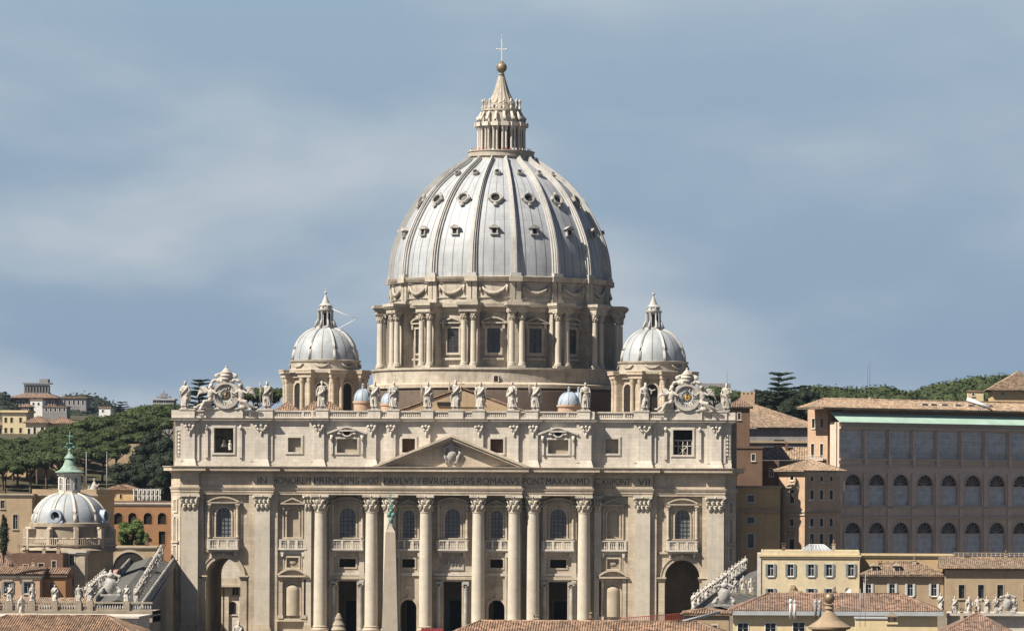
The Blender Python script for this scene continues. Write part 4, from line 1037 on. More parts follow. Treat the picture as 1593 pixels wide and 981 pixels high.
mb.tube([p1, (p1+p2)/2 + Vector((0, 0, -0.15)), p2], 0.07, 5); mb.tube([p2, (p2+p3)/2, p3], 0.09, 5); mb.build('stay_cable', WHITE, B)

# ------------------------------------------------------------------ statues
def figure(H, pose, seed=0, vox=None, mat=STAT, robe=True):
    R = random.Random(seed); mb = MB(); k = H
    sw = pose.get('sway', 0.02)
    V = lambda x, y, z: (x*k, y*k, z*k)
    ws = pose.get('wide', 1.0)
    pts = [(0, 0, 0), (0.3*sw, 0, 0.1), (sw, 0, 0.3), (1.4*sw, 0, 0.48), (0.7*sw, 0, 0.58), (0, 0, 0.70), (0, 0, 0.78), (0, 0, 0.815), (0, -0.005, 0.835), (0, -0.01, 0.88)]
    rad = [(0.155*ws, 0.12), (0.145*ws, 0.11), (0.13*ws, 0.10), (0.135*ws, 0.10), (0.11*ws, 0.085), (0.13, 0.095), (0.15, 0.085), (0.12, 0.07), (0.055, 0.055), (0.042, 0.045)]
    mb.tube([V(*p) for p in pts], [(a*k, b*k) for a, b in rad], 16)
    hx = pose.get('head', 0.0)
    mb.ell(V(hx, -0.015, 0.925), (0.050*k, 0.060*k, 0.072*k), 10, 8)
    mb.ell(V(hx, 0.012, 0.945), (0.058*k, 0.055*k, 0.060*k), 10, 8)
    if pose.get('beard', True): mb.tube([V(hx, -0.055, 0.90), V(hx, -0.062, 0.86), V(hx, -0.05, 0.82)], [0.035*k, 0.032*k, 0.012*k], 8)
    mb.ell(V(hx, -0.078, 0.925), (0.010*k, 0.014*k, 0.016*k), 6, 4)
    n = 9
    for i in range(n):
        a = -pi*0.95 + pi*0.9*i/(n-1) if True else 0
        x, y = cos(a), sin(a); w = R.uniform(-0.05, 0.05)
        mb.tube([V(0.105*x+sw, 0.085*y, 0.47), V(0.135*x+sw*0.8+w*0.3, 0.105*y, 0.25), V((0.155*x+w*0.6)*ws, 0.125*y, 0.01)], [0.012*k, 0.022*k, 0.03*k], 6)
    s = pose.get('knee', 1)
    mb.tube([V(s*0.06+sw, -0.06, 0.46), V(s*0.075+sw, -0.12, 0.29), V(s*0.07, -0.09, 0.06)], [0.055*k, 0.05*k, 0.035*k], 8)
    mb.ell(V(s*0.08, -0.14, 0.02), (0.03*k, 0.06*k, 0.022*k)); mb.ell(V(-s*0.07, -0.12, 0.02), (0.03*k, 0.055*k, 0.022*k))
    c = pose.get('cloak', 1)
    if c:
        mb.tube([V(c*0.12, 0.0, 0.80), V(c*0.08, -0.095, 0.70), V(0, -0.115, 0.58), V(-c*0.10, -0.09, 0.49), V(-c*0.15, -0.03, 0.40), V(-c*0.16, 0.0, 0.16)], [(0.04*k, 0.03*k), (0.045*k, 0.03*k), (0.06*k, 0.035*k), (0.06*k, 0.04*k), (0.055*k, 0.05*k), (0.035*k, 0.04*k)], 8)
        mb.tube([V(c*0.14, 0.03, 0.78), V(c*0.17, 0.05, 0.5), V(c*0.18, 0.04, 0.2)], [0.05*k, 0.055*k, 0.04*k], 8)
    for side, key in ((1, 'L'), (-1, 'R')):
        e, h = pose[key]
        sh = (side*0.135, 0, 0.775)
        mb.tube([V(*sh), V(*e), V(*h)], [0.045*k, 0.036*k, 0.022*k], 8); mb.ell(V(*h), (0.024*k, 0.028*k, 0.03*k), 8, 6)
        mb.tube([V(*e), V(e[0], e[1]+0.01, e[2]-0.13)], [0.036*k, 0.03*k], 7)
        if h[2] > e[2] + 0.05 or True:
            d = (Vector(h) - Vector(e)).normalized()*0.05
            for q in (-0.012, 0, 0.012): mb.tube([V(h[0]+q, h[1], h[2]), V(h[0]+q+d.x, h[1]+d.y, h[2]+d.z)], [0.010*k, 0.007*k], 5)
    if pose.get('book'):
        x, y, z = pose['book']; mb.box((x-0.05)*k, (x+0.05)*k, (y-0.02)*k, (y+0.02)*k, (z-0.06)*k, (z+0.06)*k)
    if pose.get('wing'):
        for q in (-1, 1):
            mb.tube([V(q*0.06, 0.08, 0.72), V(q*0.2, 0.12, 0.85), V(q*0.3, 0.13, 0.7), V(q*0.28, 0.12, 0.45)], [(0.04*k, 0.03*k), (0.07*k, 0.025*k), (0.08*k, 0.025*k), (0.02*k, 0.02*k)], 8)
    return remesh(mb, 'figure', mat, vox or H*0.0115)
POSES = [
 dict(L=((0.20, -0.03, 0.60), (0.13, -0.12, 0.52)), R=((-0.20, -0.04, 0.62), (-0.10, -0.13, 0.62)), sway=0.025, knee=1, cloak=1, book=(-0.08, -0.14, 0.64)),
 dict(L=((0.19, -0.02, 0.60), (0.12, -0.11, 0.50)), R=((-0.24, -0.03, 0.70), (-0.25, -0.10, 0.86)), sway=-0.02, knee=-1, cloak=1, head=-0.01),
 dict(L=((0.22, -0.03, 0.63), (0.20, -0.10, 0.48)), R=((-0.18, -0.05, 0.60), (-0.02, -0.13, 0.64)), sway=0.03, knee=-1, cloak=-1, head=0.012),
 dict(L=((0.24, -0.03, 0.72), (0.27, -0.08, 0.90)), R=((-0.20, -0.02, 0.60), (-0.17, -0.09, 0.46)), sway=0.02, knee=1, cloak=-1, beard=True),
 dict(L=((0.18, -0.06, 0.62), (0.03, -0.14, 0.70)), R=((-0.18, -0.05, 0.60), (-0.04, -0.14, 0.60)), sway=-0.02, knee=1, cloak=1, beard=False, wide=1.05),
]
POSES2 = [
 dict(L=((0.25, -0.05, 0.68), (0.36, -0.12, 0.72)), R=((-0.19, -0.05, 0.60), (-0.06, -0.14, 0.55)), sway=0.045, knee=-1, cloak=-1, head=0.02, wide=0.95),
 dict(L=((0.19, -0.06, 0.62), (0.06, -0.15, 0.78)), R=((-0.22, 0.0, 0.60), (-0.24, -0.06, 0.44)), sway=-0.045, knee=1, cloak=1, head=-0.025, wide=1.15, book=(0.05, -0.15, 0.66)),
]
FIG = [figure(5.1, p, i+3) for i, p in enumerate(POSES)]
FIG.append(figure(5.5, dict(L=((0.20, -0.03, 0.62), (0.16, -0.12, 0.56)), R=((-0.23, -0.04, 0.72), (-0.22, -0.10, 0.92)), sway=0.02, knee=1, cloak=1, beard=True), 11))
FIG += [figure(5.2, p, i+40) for i, p in enumerate(POSES2)]
def statue(px, fig, label, props=(), rz=0, y=None, z=45.28, flip=False):
    x = (px-705)/7.692; yy = y if y is not None else (0.1 if abs(x) > 28.4 else -1.3)
    t = empty('statue', (x, yy, z), rz, label, 'statue', 'robed statues along the parapet of the basilica front')
    mb = MB(); mb.box(-0.75, 0.75, -0.65, 0.65, 0.005, 0.22); mb.box(-0.62, 0.62, -0.55, 0.55, 0.22, 0.5)
    local(mb.build('plinth', STAT, t))
    f = mesh_part('figure', FIG[fig], t, (0, 0, 0.48)); local(f)
    if flip: f.scale = (-1, 1, 1)
    for kind, a, b in props:
        mb = MB()
        if kind == 'staff': mb.tube([a, b], 0.07, 6)
        if kind == 'cross': mb.tube([a, b], 0.10, 6); m = Vector(a).lerp(Vector(b), 0.82); mb.tube([m - Vector((0.75, 0, 0)), m + Vector((0.75, 0, 0))], 0.10, 6)
        if kind == 'saltire': mb.tube([(-1.2, 0.45, 0.5), (1.2, 0.35, 4.6)], 0.13, 6); mb.tube([(1.2, 0.45, 0.5), (-1.2, 0.35, 4.6)], 0.13, 6)
        if kind == 'club': mb.tube([a, b], [0.08, 0.2], 7)
        n = {'staff': 'staff', 'cross': 'cross', 'saltire': 'diagonal_cross', 'club': 'club'}[kind]
        local(mb.build(n, STAT if kind != 'cross' else TRAV_D, t))
    return t
statue(287.5, 0, 'robed statue on the left outer corner of the parapet, left of the left clock', z=45.28, y=0.0, rz=-0.3)
statue(415, 1, 'statue with raised hand and thin staff just right of the left clock', [('staff', (-1.35, -0.5, 0.5), (-1.4, -0.55, 5.4))])
statue(502, 7, 'stocky cloaked statue on the parapet in front of the left minor dome', rz=0.2)
statue(583.5, 3, 'statue standing in front of the small lead cupola left of the great drum', flip=True)
statue(613, 4, 'narrow statue with folded hands, second to the right of the left minor dome', rz=0.3)
statue(666, 1, 'statue holding a long staff upright, just left of the group at the pediment top', [('staff', (-1.35, -0.5, 0.5), (-1.35, -0.55, 5.9))])
statue(709, 5, 'tallest statue bearing a cross above the pediment apex, blessing with raised hand', [('cross', (0.85, -0.5, 0.8), (1.05, -0.1, 6.1))])
statue(748, 2, 'statue leaning over a diagonal cross, just right of the cross-bearing central statue', [('saltire', 0, 0)], flip=True)
statue(797.5, 7, 'statue with a forward knee and book above the right end of the pediment', rz=-0.4)
statue(833.5, 1, 'statue with one arm lifted high, left of the blue cupola on the right side', [('staff', (-1.3, -0.5, 2.5), (-1.35, -0.55, 5.3))])
statue(910.5, 4, flip=True, label= 'slim statue with hands at its chest, just right of the blue cupola', rz=0.15)
statue(1002.7, 6, 'statue just left of the right clock, arm held out over the angel', flip=False, rz=0.35)
statue(1129.5, 0, 'statue on the far right corner of the parapet, right of the right clock', flip=True)

# ------------------------------------------------------------------ clocks
def angel():
    mb = MB()
    # leaning figure: torso rests on the clock frame, legs stretch down and outwards (built for the left side)
    mb.tube([(-1.9, -0.2, 1.9), (-2.2, -0.4, 2.7), (-2.0, -0.4, 3.6), (-1.9, -0.4, 4.2), (-1.85, -0.5, 4.6)], [(0.75, 0.6), (0.62, 0.5), (0.72, 0.48), (0.3, 0.3), (0.25, 0.25)], 10)
    mb.ell((-1.9, -0.6, 4.95), (0.36, 0.4, 0.45), 10, 8); mb.ell((-1.95, -0.45, 5.05), (0.42, 0.38, 0.38), 10, 8)
    mb.tube([(-2.0, -0.5, 1.8), (-3.2, -1.1, 1.7), (-3.9, -1.1, 0.3)], [0.5, 0.42, 0.25], 8); mb.ell((-4.1, -1.3, 0.15), (0.4, 0.3, 0.16))
    mb.tube([(-2.1, -0.4, 1.6), (-3.4, -0.6, 1.0), (-5.0, -0.8, 0.5)], [0.5, 0.4, 0.24], 8); mb.ell((-5.3, -0.8, 0.55), (0.35, 0.25, 0.2))
    mb.tube([(-1.6, -0.5, 3.9), (-0.8, -0.9, 3.3), (-0.1, -0.7, 3.9)], [0.28, 0.22, 0.15], 8)
    mb.tube([(-2.5, -0.4, 3.9), (-3.3, -0.7, 3.4), (-3.9, -0.8, 4.1)], [0.28, 0.22, 0.14], 8); mb.ell((-4.0, -0.8, 4.25), 0.2)
    for i in range(5):
        mb.tube([(-2.3, 0.2, 3.8), (-3.3-0.3*i, 0.4, 4.7-0.35*i), (-4.6-0.1*i, 0.4, 4.5-0.55*i)], [(0.25, 0.2), (0.32, 0.16), (0.12, 0.08)], 6)
    for i in range(6):
        mb.tube([(-1.9-0.1*i, -0.8, 2.4-0.1*i), (-2.6-0.35*i, -1.1, 1.6-0.12*i), (-3.0-0.45*i, -0.9, 0.6-0.05*i)], [0.14, 0.18, 0.14], 6)
    mb.ell((-2.6, -0.2, 0.6), (1.0, 0.7, 0.6), 10, 7)
    return mb
AM = remesh(angel(), 'angel', STAT, 0.12)
NUM = ['XII', 'I', 'II', 'III', 'IIII', 'V', 'VI', 'VII', 'VIII', 'IX', 'X', 'XI']
FACE = plain('clock_plates', (0.62, 0.60, 0.54), 0.1, 0.6, 2); FACED = plain('clock_ground', (0.16, 0.145, 0.125), 0.2, 0.7, 2)
FACEB = plain('clock_ground_blue', (0.17, 0.19, 0.23), 0.2, 0.7, 2)
def clock(px, label, ground, centre, hh, mmn):
    x = (px-705)/7.692; t = empty('clock', (x, -0.2, 45.0), 0, label, 'clock', 'sculpted clocks at the two ends of the parapet')
    L = lambda o: local(o)
    zc = 3.0
    M = Matrix.Translation((0, 0, zc))
    mb = MB(M); ring(mb, 2.25, 2.75, -0.9, 0.4, 40); ring(mb, 2.05, 2.27, -0.75, 0.4, 40); ring(mb, 2.7, 2.95, -0.6, 0.5, 40)
    fr = L(mb.build('clock_frame', STAT, t))
    mb = MB(M); mb.prism([(2.1*cos(2*pi*k/40), 2.1*sin(2*pi*k/40)) for k in range(40)], -0.45, 0.3); fc = L(mb.build('clock_face', ground, t))
    for k in range(12):
        a = 2*pi*k/12
        T = M @ Matrix.Rotation(a, 4, 'Y')
        w0, w1 = 0.28, 0.42
        p = MB(T); p.prism([(-w0, 1.12), (w0, 1.12), (w1, 1.95), (-w1, 1.95)], -0.55, -0.44); pl = p.build('numeral_plate', FACE, fc)
        me = text_mesh(NUM[k], INK, 0.62, min(0.6, 0.18+0.14*len(NUM[k])), 0.03)
        w = min(0.6, 0.18+0.14*len(NUM[k]))
        for v in me.vertices: v.co = T @ (v.co + Vector((-w/2, -0.58, 1.24)))
        me.update(); link('numeral', me, pl)
    mb = MB(M); mb.prism([((0.85 if k % 2 else 0.45)*cos(2*pi*k/24), (0.85 if k % 2 else 0.45)*sin(2*pi*k/24)) for k in range(24)], -0.6, -0.44); mb.ell((0, -0.55, 0), (0.42, 0.15, 0.42), 12, 6); mb.build('sun_boss', centre, fc)
    mb = MB(M @ Matrix.Rotation(2*pi*hh, 4, 'Y')); mb.box(-0.09, 0.09, -0.72, -0.66, -0.2, 1.5); mb.build('clock_hand', INK, fc)
    mb = MB()   # scrolls and base below and beside the dial
    mb.box(-3.6, 3.6, -0.5, 0.7, 0.0, 0.5); mb.box(-2.3, 2.3, -0.3, 0.6, 0.4, 4.6)
    for q in (-1, 1):
        mb.tube([(q*1.6, -0.3, 6.1), (q*2.6, -0.4, 5.9), (q*3.2, -0.3, 5.1), (q*2.9, -0.3, 4.4)], [0.3, 0.38, 0.36, 0.25], 8); mb.ell((q*3.25, -0.4, 4.5), 0.42)
        mb.tube([(q*1.2, -0.3, 0.4), (q*2.2, -0.5, 0.2), (q*3.0, -0.3, 0.5)], 0.3, 8)
        for j in range(4): mb.ell((q*(0.7+0.4*j), -0.4, 0.2+0.1*(j % 2)), (0.3, 0.3, 0.3), 7, 5)
    link('scrollwork', remesh(mb, 'scrollwork', STAT, 0.12), t); local(t.children[-1])
    mb = MB()   # tiara over crossed keys
    mb.lathe([(0.0, 5.6), (0.7, 5.7), (0.95, 6.2), (1.08, 6.8), (1.02, 7.4), (0.75, 8.0), (0.35, 8.45), (0.0, 8.55)], 16, (0, -0.2, 0), curved=True); mb.ell((0, -0.2, 8.75), 0.25)
    for z, r in ((6.3, 1.02), (6.95, 1.12), (7.6, 1.0)): mb.lathe([(0.0, z-0.14), (r, z-0.14), (r+0.14, z), (r, z+0.14), (0.0, z+0.14)], 16, (0, -0.2, 0), curved=True)
    for q in (-1, 1):
        mb.tube([(q*-1.4, -0.3, 5.3), (q*0.3, -0.4, 6.0), (q*2.1, -0.3, 7.0)], 0.16, 6)
        ring_c = (q*1.9, -0.3, 6.9); mb.ell(ring_c, (0.5, 0.25, 0.5), 10, 6)
        mb.tube([(q*0.9, -0.2, 7.4), (q*1.5, -0.1, 7.3), (q*1.9, -0.1, 6.6), (q*1.6, -0.2, 5.9)], [0.2, 0.3, 0.35, 0.25], 7)
        mb.ell((q*1.45, -0.5, 5.9), (0.5, 0.4, 0.45), 8, 6); mb.ell((q*0.9, -0.6, 5.75), 0.4)
    mb.tube([(-0.9, -0.3, 5.8), (0, -0.5, 5.5), (0.9, -0.3, 5.8)], 0.32, 8)
    o = link('tiara', remesh(mb, 'tiara', STAT, 0.11), t); local(o)
    for q in (1, -1):
        o = link('angel', AM, t); local(o); o.scale = (q, 1, 1); o.location = (-q*1.0, -0.3, 0.0)
    return t
clock(351.5, 'left clock with a dark brown dial between leaning angels under a carved tiara', FACED, GILT, 0.05, 0)
clock(1068, 'right clock with a blue-grey dial and gold centre between leaning angels under a carved tiara', FACEB, plain('clock_gold', (0.5, 0.30, 0.08), 0.1, 0.5), 0.0, 0)

# ------------------------------------------------------------------ obelisk in the square
T_ = P(608, 816, -200); s_ = S(-200)
t = empty('obelisk', (T_.x, -200, -2), 0, 'tall tapering stone obelisk with green bronze ornament and cross, in front of the columns', 'obelisk')
top = PZ(608, 827, -200) + 2; bw, tw = 1.35, 0.9
mb = MB(); mb.lathe([(bw*1.5, 3.0), (tw*1.2, top)], 4, a0=pi/4); mb.lathe([(tw*1.2, top), (0.12, top+1.1)], 4, a0=pi/4)
local(mb.build('shaft', stone('pale_granite', (0.36, 0.31, 0.25), 0.1, 0, streak=0.3), t))
mb = MB(); mb.box(-2.6, 2.6, -2.6, 2.6, 0, 1.0); mb.box(-2.1, 2.1, -2.1, 2.1, 1.0, 3.0); local(mb.build('base', TRAV, t))
MZ = Matrix.Translation((0, 0, top+0.9)) @ Matrix.Diagonal((0.72, 0.72, 0.78, 1)); mb = MB(MZ); z = 0
mb.tube([(-0.9, 0, z-0.9), (-0.4, 0, z+0.6), (0, 0, z+1.6)], 0.12, 6); mb.tube([(0.9, 0, z-0.9), (0.4, 0, z+0.6), (0, 0, z+1.6)], 0.12, 6)
mb.ell((0, 0, z+1.2), (0.45, 0.45, 0.6)); mb.ell((-0.45, 0, z+2.3), (0.5, 0.4, 0.55)); mb.ell((0.45, 0, z+2.3), (0.5, 0.4, 0.55)); mb.ell((0, 0, z+3.0), (0.42, 0.4, 0.5))
for k in range(8): mb.tube([(0, 0, z+4.0), (0.75*cos(k*pi/4), 0, z+4.0+0.75*sin(k*pi/4))], [0.16, 0.04], 5)
local(mb.build('star_mount', BRONZE, t))
mb = MB(MZ); mb.box(-0.07, 0.07, -0.07, 0.07, z+4.4, z+7.3); mb.box(-0.7, 0.7, -0.06, 0.06, z+6.2, z+6.34); local(mb.build('cross', BRONZE, t))
# fountain top and lone statue in front of the steps
c = P(527, 968, -180); t = empty('fountain', (c.x, -180, -2), 0, 'pale stepped stone fountain top between the first two columns on the left', 'fountain')
mb = MB(); zz = c.z + 2; mb.lathe([(3.2, 0), (3.2, 1.0), (1.2, 1.2), (1.2, zz-2.0)], 24); mb.lathe([(1.6, zz-2.0), (1.7, zz-1.7), (1.1, zz-1.4), (1.25, zz-1.1), (0.95, zz-0.6), (1.0, zz-0.3), (0.6, zz+0.4), (0.65, zz+0.7), (0.3, zz+1.4), (0.1, zz+1.6)], 20)
local(mb.build('fountain_stem', TRAV_D, t)); mb = MB(); mb.lathe([(1.4, zz-2.9), (2.3, zz-2.3), (2.4, zz-2.1), (0.9, zz-2.0)], 24); local(mb.build('basin', TRAV_D, t))
c = P(371, 981, -70); t = empty('statue', (c.x, -70, -2), 0.3, 'lone statue whose head and shoulders show at the foot of the left arch', 'statue')
mb = MB(); mb.box(-1.2, 1.2, -1.2, 1.2, 0, c.z-1.0); local(mb.build('pedestal', TRAV, t)); o = mesh_part('figure', FIG[0], t, (0, 0, c.z-1.2)); local(o)
# red awning over the doorway steps
for k, (a, b, z) in enumerate(((655, 690, 977), (718, 752, 974))):
    p0, p1 = P(a, z, -40), P(b, z, -40)
    t = empty('canopy', ((p0.x+p1.x)/2, -40, -1), 0, ('low dark red canopy between the left middle columns' if k == 0 else 'low rust red canopy between the two central columns'), 'canopy')
    w = (p1.x-p0.x)/2; h = p0.z+1
    mb = MB(); slope(mb, [(-w, -2, h-1.0), (w, -2, h-1.0), (w, 0.5, h), (-w, 0.5, h)], 0.6, 0.08); mb.box(-w, w, -2.05, -1.95, h-1.4, h-0.95); local(mb.build('awning', plain('red_cloth', (0.12, 0.015, 0.015), 0.2, 0.9), t))
    mb = MB()
    for q in (-w+0.2, w-0.2): mb.box(q-0.1, q+0.1, -1.9, -1.7, 0, h-1.0); mb.box(q-0.1, q+0.1, 0.2, 0.4, 0, h-0.15)
    local(mb.build('posts', IRON, t))

# ------------------------------------------------------------------ people on the lantern gallery
SK = plain('skin', (0.45, 0.28, 0.20), 0.1, 0.6); clothes = [plain('clothes_'+n, c, 0.1, 0.9) for n, c in (('red', (0.4, 0.05, 0.05)), ('white', (0.75, 0.75, 0.75)), ('blue', (0.06, 0.09, 0.25)), ('black', (0.03, 0.03, 0.035)), ('tan', (0.35, 0.27, 0.18)))]
def person_mb():
    mb = MB()
    for q in (-1, 1): mb.tube([(q*0.1, 0, 0.0), (q*0.1, 0, 0.45), (q*0.09, 0, 0.9)], [0.055, 0.07, 0.1], 7); mb.ell((q*0.1, -0.06, 0.04), (0.05, 0.12, 0.045)); mb.tube([(q*0.2, 0, 1.42), (q*0.26, -0.05, 1.15), (q*0.2, -0.22, 1.05)], [0.06, 0.05, 0.035], 6); mb.ell((q*0.2, -0.26, 1.06), (0.035, 0.05, 0.04))
    mb.tube([(0, 0, 0.85), (0, 0, 1.1), (0, 0, 1.35), (0, 0, 1.46), (0, 0, 1.56)], [(0.17, 0.11), (0.15, 0.1), (0.2, 0.12), (0.13, 0.08), (0.05, 0.05)], 10); mb.ell((0, -0.01, 1.64), (0.08, 0.095, 0.12))
    return mb
pm = remesh(person_mb(), 'person', clothes[0], 0.035)
hair = MB().ell((0, 0.02, 1.69), (0.088, 0.095, 0.09), 8, 6).mesh('hair'); hair.materials.append(plain('hair', (0.04, 0.025, 0.015), 0.2, 0.8))
cols = ['red', 'white', 'blue', 'black', 'tan']
for k in range(22):
    a = radians(-78 + 156*k/21 + random.uniform(-2, 2)); r = 7.2; ci = random.randrange(5)
    me = pm.copy(); me.materials.clear(); me.materials.append(clothes[ci])
    o = link('person', me); o.location = (r*sin(a), 150 - r*cos(a), 107.82); o.rotation_euler = (0, 0, a)
    side = 'left' if a < -0.45 else ('right' if a > 0.45 else 'middle')
    tag(o, 'visitor in %s clothes standing at the %s of the gallery rail below the lantern' % (cols[ci], side), 'person', 'visitors on the lantern gallery')
    h = link('hair', hair, o)

# ------------------------------------------------------------------ ground and hills
mb = MB(); mb.slab([(-9000, -1100), (9000, -1100), (9000, 12000), (-9000, 12000)], -2.5, -2)
tag(mb.build('ground', plain('city_ground', (0.085, 0.075, 0.065), 0.3, 0.95, 0.05)), kind='structure')
def lerp(tab, v):
    if v <= tab[0][0]: return tab[0][1]
    for (a, b), (c, d) in zip(tab, tab[1:]):
        if v <= c: return b + (d-b)*(v-a)/(c-a)
    return tab[-1][1]
TL = [(130, -2.2), (150, 16), (190, 27), (260, 33), (350, 41), (450, 45), (800, 50), (1250, 66), (1700, 72), (4000, 72)]
TR = [(130, -2.2), (200, 6), (300, 22), (450, 38), (700, 48), (1300, 58), (4000, 60)]
def ter(x, y):
    w = min(1, max(0, (-30-x)/60)); return lerp(TL, y)*w + lerp(TR, y)*(1-w) + 1.2*sin(x*0.05+y*0.03)*min(1, max(0, (y-150)/100))
ys = [130, 150, 170, 190, 220, 260, 300, 350, 400, 450, 550, 650, 800, 1000, 1250, 1500, 1800, 2400, 3200, 4000]; xs = [-1600+80*i for i in range(41)]
me = bpy.data.meshes.new('hill'); vs = [(x, y, ter(x, y)) for y in ys for x in xs]; n = len(xs)
me.from_pydata(vs, [], [(j*n+i, j*n+i+1, (j+1)*n+i+1, (j+1)*n+i) for j in range(len(ys)-1) for i in range(n-1)])
me.polygons.foreach_set('use_smooth', [True]*len(me.polygons))
me.materials.append(leafm('hill_ground', (0.05, 0.055, 0.025), (0.13, 0.11, 0.06), 0.03)); tag(link('hill', me), kind='structure')

# ------------------------------------------------------------------ trees
def leafball(mb, c, r, n, size, R, flat=1.0):
    c = Vector(c)
    vs, fs = [], []
    for _ in range(n):
        z = R.uniform(-0.75, 1); a = R.uniform(0, 2*pi); q = sqrt(max(0, 1-z*z)); k = R.uniform(0.82, 1.12)
        d = Vector((q*cos(a), q*sin(a), z)); p = c + Vector((d.x*r[0]*k, d.y*r[1]*k, d.z*r[2]*k))
        nn = (d + Vector((R.uniform(-.7, .7), R.uniform(-.7, .7), R.uniform(-.5, .9)))).normalized()
        t = nn.cross(Vector((R.uniform(-1, 1), R.uniform(-1, 1), 0.3))).normalized(); b = nn.cross(t); s = size*R.uniform(0.6, 1.3)
        i = len(vs); vs += [p + t*s, p + b*s*0.8, p - t*s, p - b*s*0.8]; fs.append((i, i+1, i+2, i+3))
    mb.add(vs, fs)
    mb.ell(c, (r[0]*0.82, r[1]*0.82, r[2]*0.78), 7, 5)
def tree_proto(kind, seed):
    R = random.Random(seed); crown = MB(); wood = MB()
    if kind == 'pine':           # umbrella pine, crown radius about 6, height about 13
        rad, top = R.uniform(5.2, 6.6), 12.5
        lx = R.uniform(-0.8, 0.8)
        for k in range(17):
            a = R.uniform(0, 2*pi); d = rad*sqrt(R.uniform(0, 1))*0.86; z = top - 2.0 - 2.0*(d/rad)**2 + R.uniform(-0.35, 0.5)
            leafball(crown, (lx + d*cos(a), d*sin(a), z), (R.uniform(1.6, 2.4), R.uniform(1.6, 2.4), R.uniform(0.9, 1.35)), 150, 0.27, R)
        wood.tube([(0, 0, -3), (0.1, 0, 2), (lx*0.5, 0, 6.2), (lx, 0, 8.0)], [0.42, 0.36, 0.28, 0.2], 7)
        for k in range(7):
            a = 2*pi*k/7 + R.uniform(-.3, .3); d = rad*R.uniform(0.4, 0.75)
            wood.tube([(lx*0.5, 0, 5.6 + 0.2*k), (lx*0.6 + d*0.5*cos(a), d*0.5*sin(a), 7.6), (lx + d*cos(a), d*sin(a), 9.3)], [0.2, 0.14, 0.07], 5)
        m = PINE
    elif kind == 'round':
        for k in range(22):
            a = R.uniform(0, 2*pi); z = R.uniform(1.5, 8.5); rr = 4.0*sqrt(max(0.08, 1-((z-4.6)/4.8)**2)); d = rr*sqrt(R.uniform(0.2, 1))*0.85
            leafball(crown, (d*cos(a), d*sin(a), z), (R.uniform(1.2, 1.9),)*2 + (R.uniform(1.0, 1.5),), 130, 0.26, R)
        wood.tube([(0, 0, -3), (0, 0, 2), (0.2, 0, 6)], [0.4, 0.3, 0.1], 7)
        for k in range(5): wood.tube([(0, 0, 1.5+0.5*k), (2*cos(k*2.4), 2*sin(k*2.4), 4+0.6*k)], [0.16, 0.05], 5)
        m = PINE_D
    elif kind == 'cypress':
        for k in range(16):
            z = 0.8 + k*0.68; leafball(crown, (R.uniform(-.2, .2), R.uniform(-.2, .2), z), (1.35*sin(pi*min(0.98, (k+2.2)/18.5))+0.1,)*2 + (0.9,), 90, 0.2, R)
        wood.tube([(0, 0, -2), (0, 0, 9)], [0.25, 0.08], 6); m = PINE_D
    elif kind == 'cedar':
        H = 17
        wood.tube([(0, 0, -6), (0, 0, 6), (0.4, 0, H-1.2)], [0.55, 0.4, 0.07], 7)
        for L_ in range(10):
            z = 3.0 + L_*1.42 + R.uniform(-0.3, 0.3); rr = 7.6*(1-(L_/10.5)**1.5)+1.3; nb = 5 if L_ < 7 else 3
            for k in range(nb):
                a = 2*pi*k/nb + L_*1.1 + R.uniform(-.5, .5); d = rr*R.uniform(0.4, 1.15)
                tip = Vector((d*cos(a), d*sin(a), z + 0.35 + 0.08*d)); wood.tube([(0, 0, z-0.4), tip*0.55 + Vector((0, 0, z*0.45-0.1)), tip], [0.13, 0.1, 0.04], 5)
                for f in (0.25, 0.5, 0.75, 1.0): leafball(crown, (tip.x*f, tip.y*f, z + (tip.z-z)*f + 0.1), (R.uniform(0.9, 1.7)*(0.6+0.4*f)*min(1, rr/3+0.3), 1.35*min(1, rr/3+0.3), R.uniform(0.2, 0.4)), 60, 0.2, R)
        m = CEDAR
    return crown, wood, m
PROTO = {}
def tree(kind, v, loc, sc, label, group=None, name=None, mat=None):
    key = (kind, v, mat.name if mat else None)
    if key not in PROTO:
        c, w, m = tree_proto(kind, 100+v*7); m = mat or m
        cm_ = c.mesh('crown'); cm_.materials.append(m); wm = w.mesh('trunk'); wm.materials.append(BARK); PROTO[key] = (cm_, wm)
    cm_, wm = PROTO[key]
    nm = name or {'pine': 'umbrella_pine', 'round': 'dark_tree', 'cypress': 'cypress', 'cedar': 'cedar_tree'}[kind]
    t = empty(nm, loc, random.uniform(0, 6.28), label, 'tree', group); q_ = random.uniform(0.9, 1.12); t.scale = (sc*q_, sc*q_, sc*random.uniform(0.95, 1.04))
    local(link('crown', cm_, t)); local(link('trunk', wm, t)); return t
def tree_px(kind, v, px, top, Y, sc, label, group=None, H=12.5, **k):
    p = P(px, top, Y); return tree(kind, v, (p.x, Y, p.z - H*sc), sc, label, group, **k)
G1 = 'umbrella pines on the left hillside'
back = [(272, 622, 430, 1.1), (250, 624, 420, 1.15), (226, 628, 410, 1.1), (203, 633, 400, 1.1), (180, 638, 390, 1.15), (238, 640, 370, 1.1), (262, 645, 360, 1.0)]
mid = [(88, 660, 320, 1.0), (120, 662, 310, 1.0), (158, 643, 350, 1.1), (136, 650, 335, 1.1), (114, 658, 320, 1.1), (208, 650, 345, 1.1), (184, 656, 330, 1.05), (160, 664, 310, 1.05), (228, 664, 320, 1.0), (96, 668, 300, 1.0), (136, 672, 295, 1.0), (206, 672, 300, 0.95)]
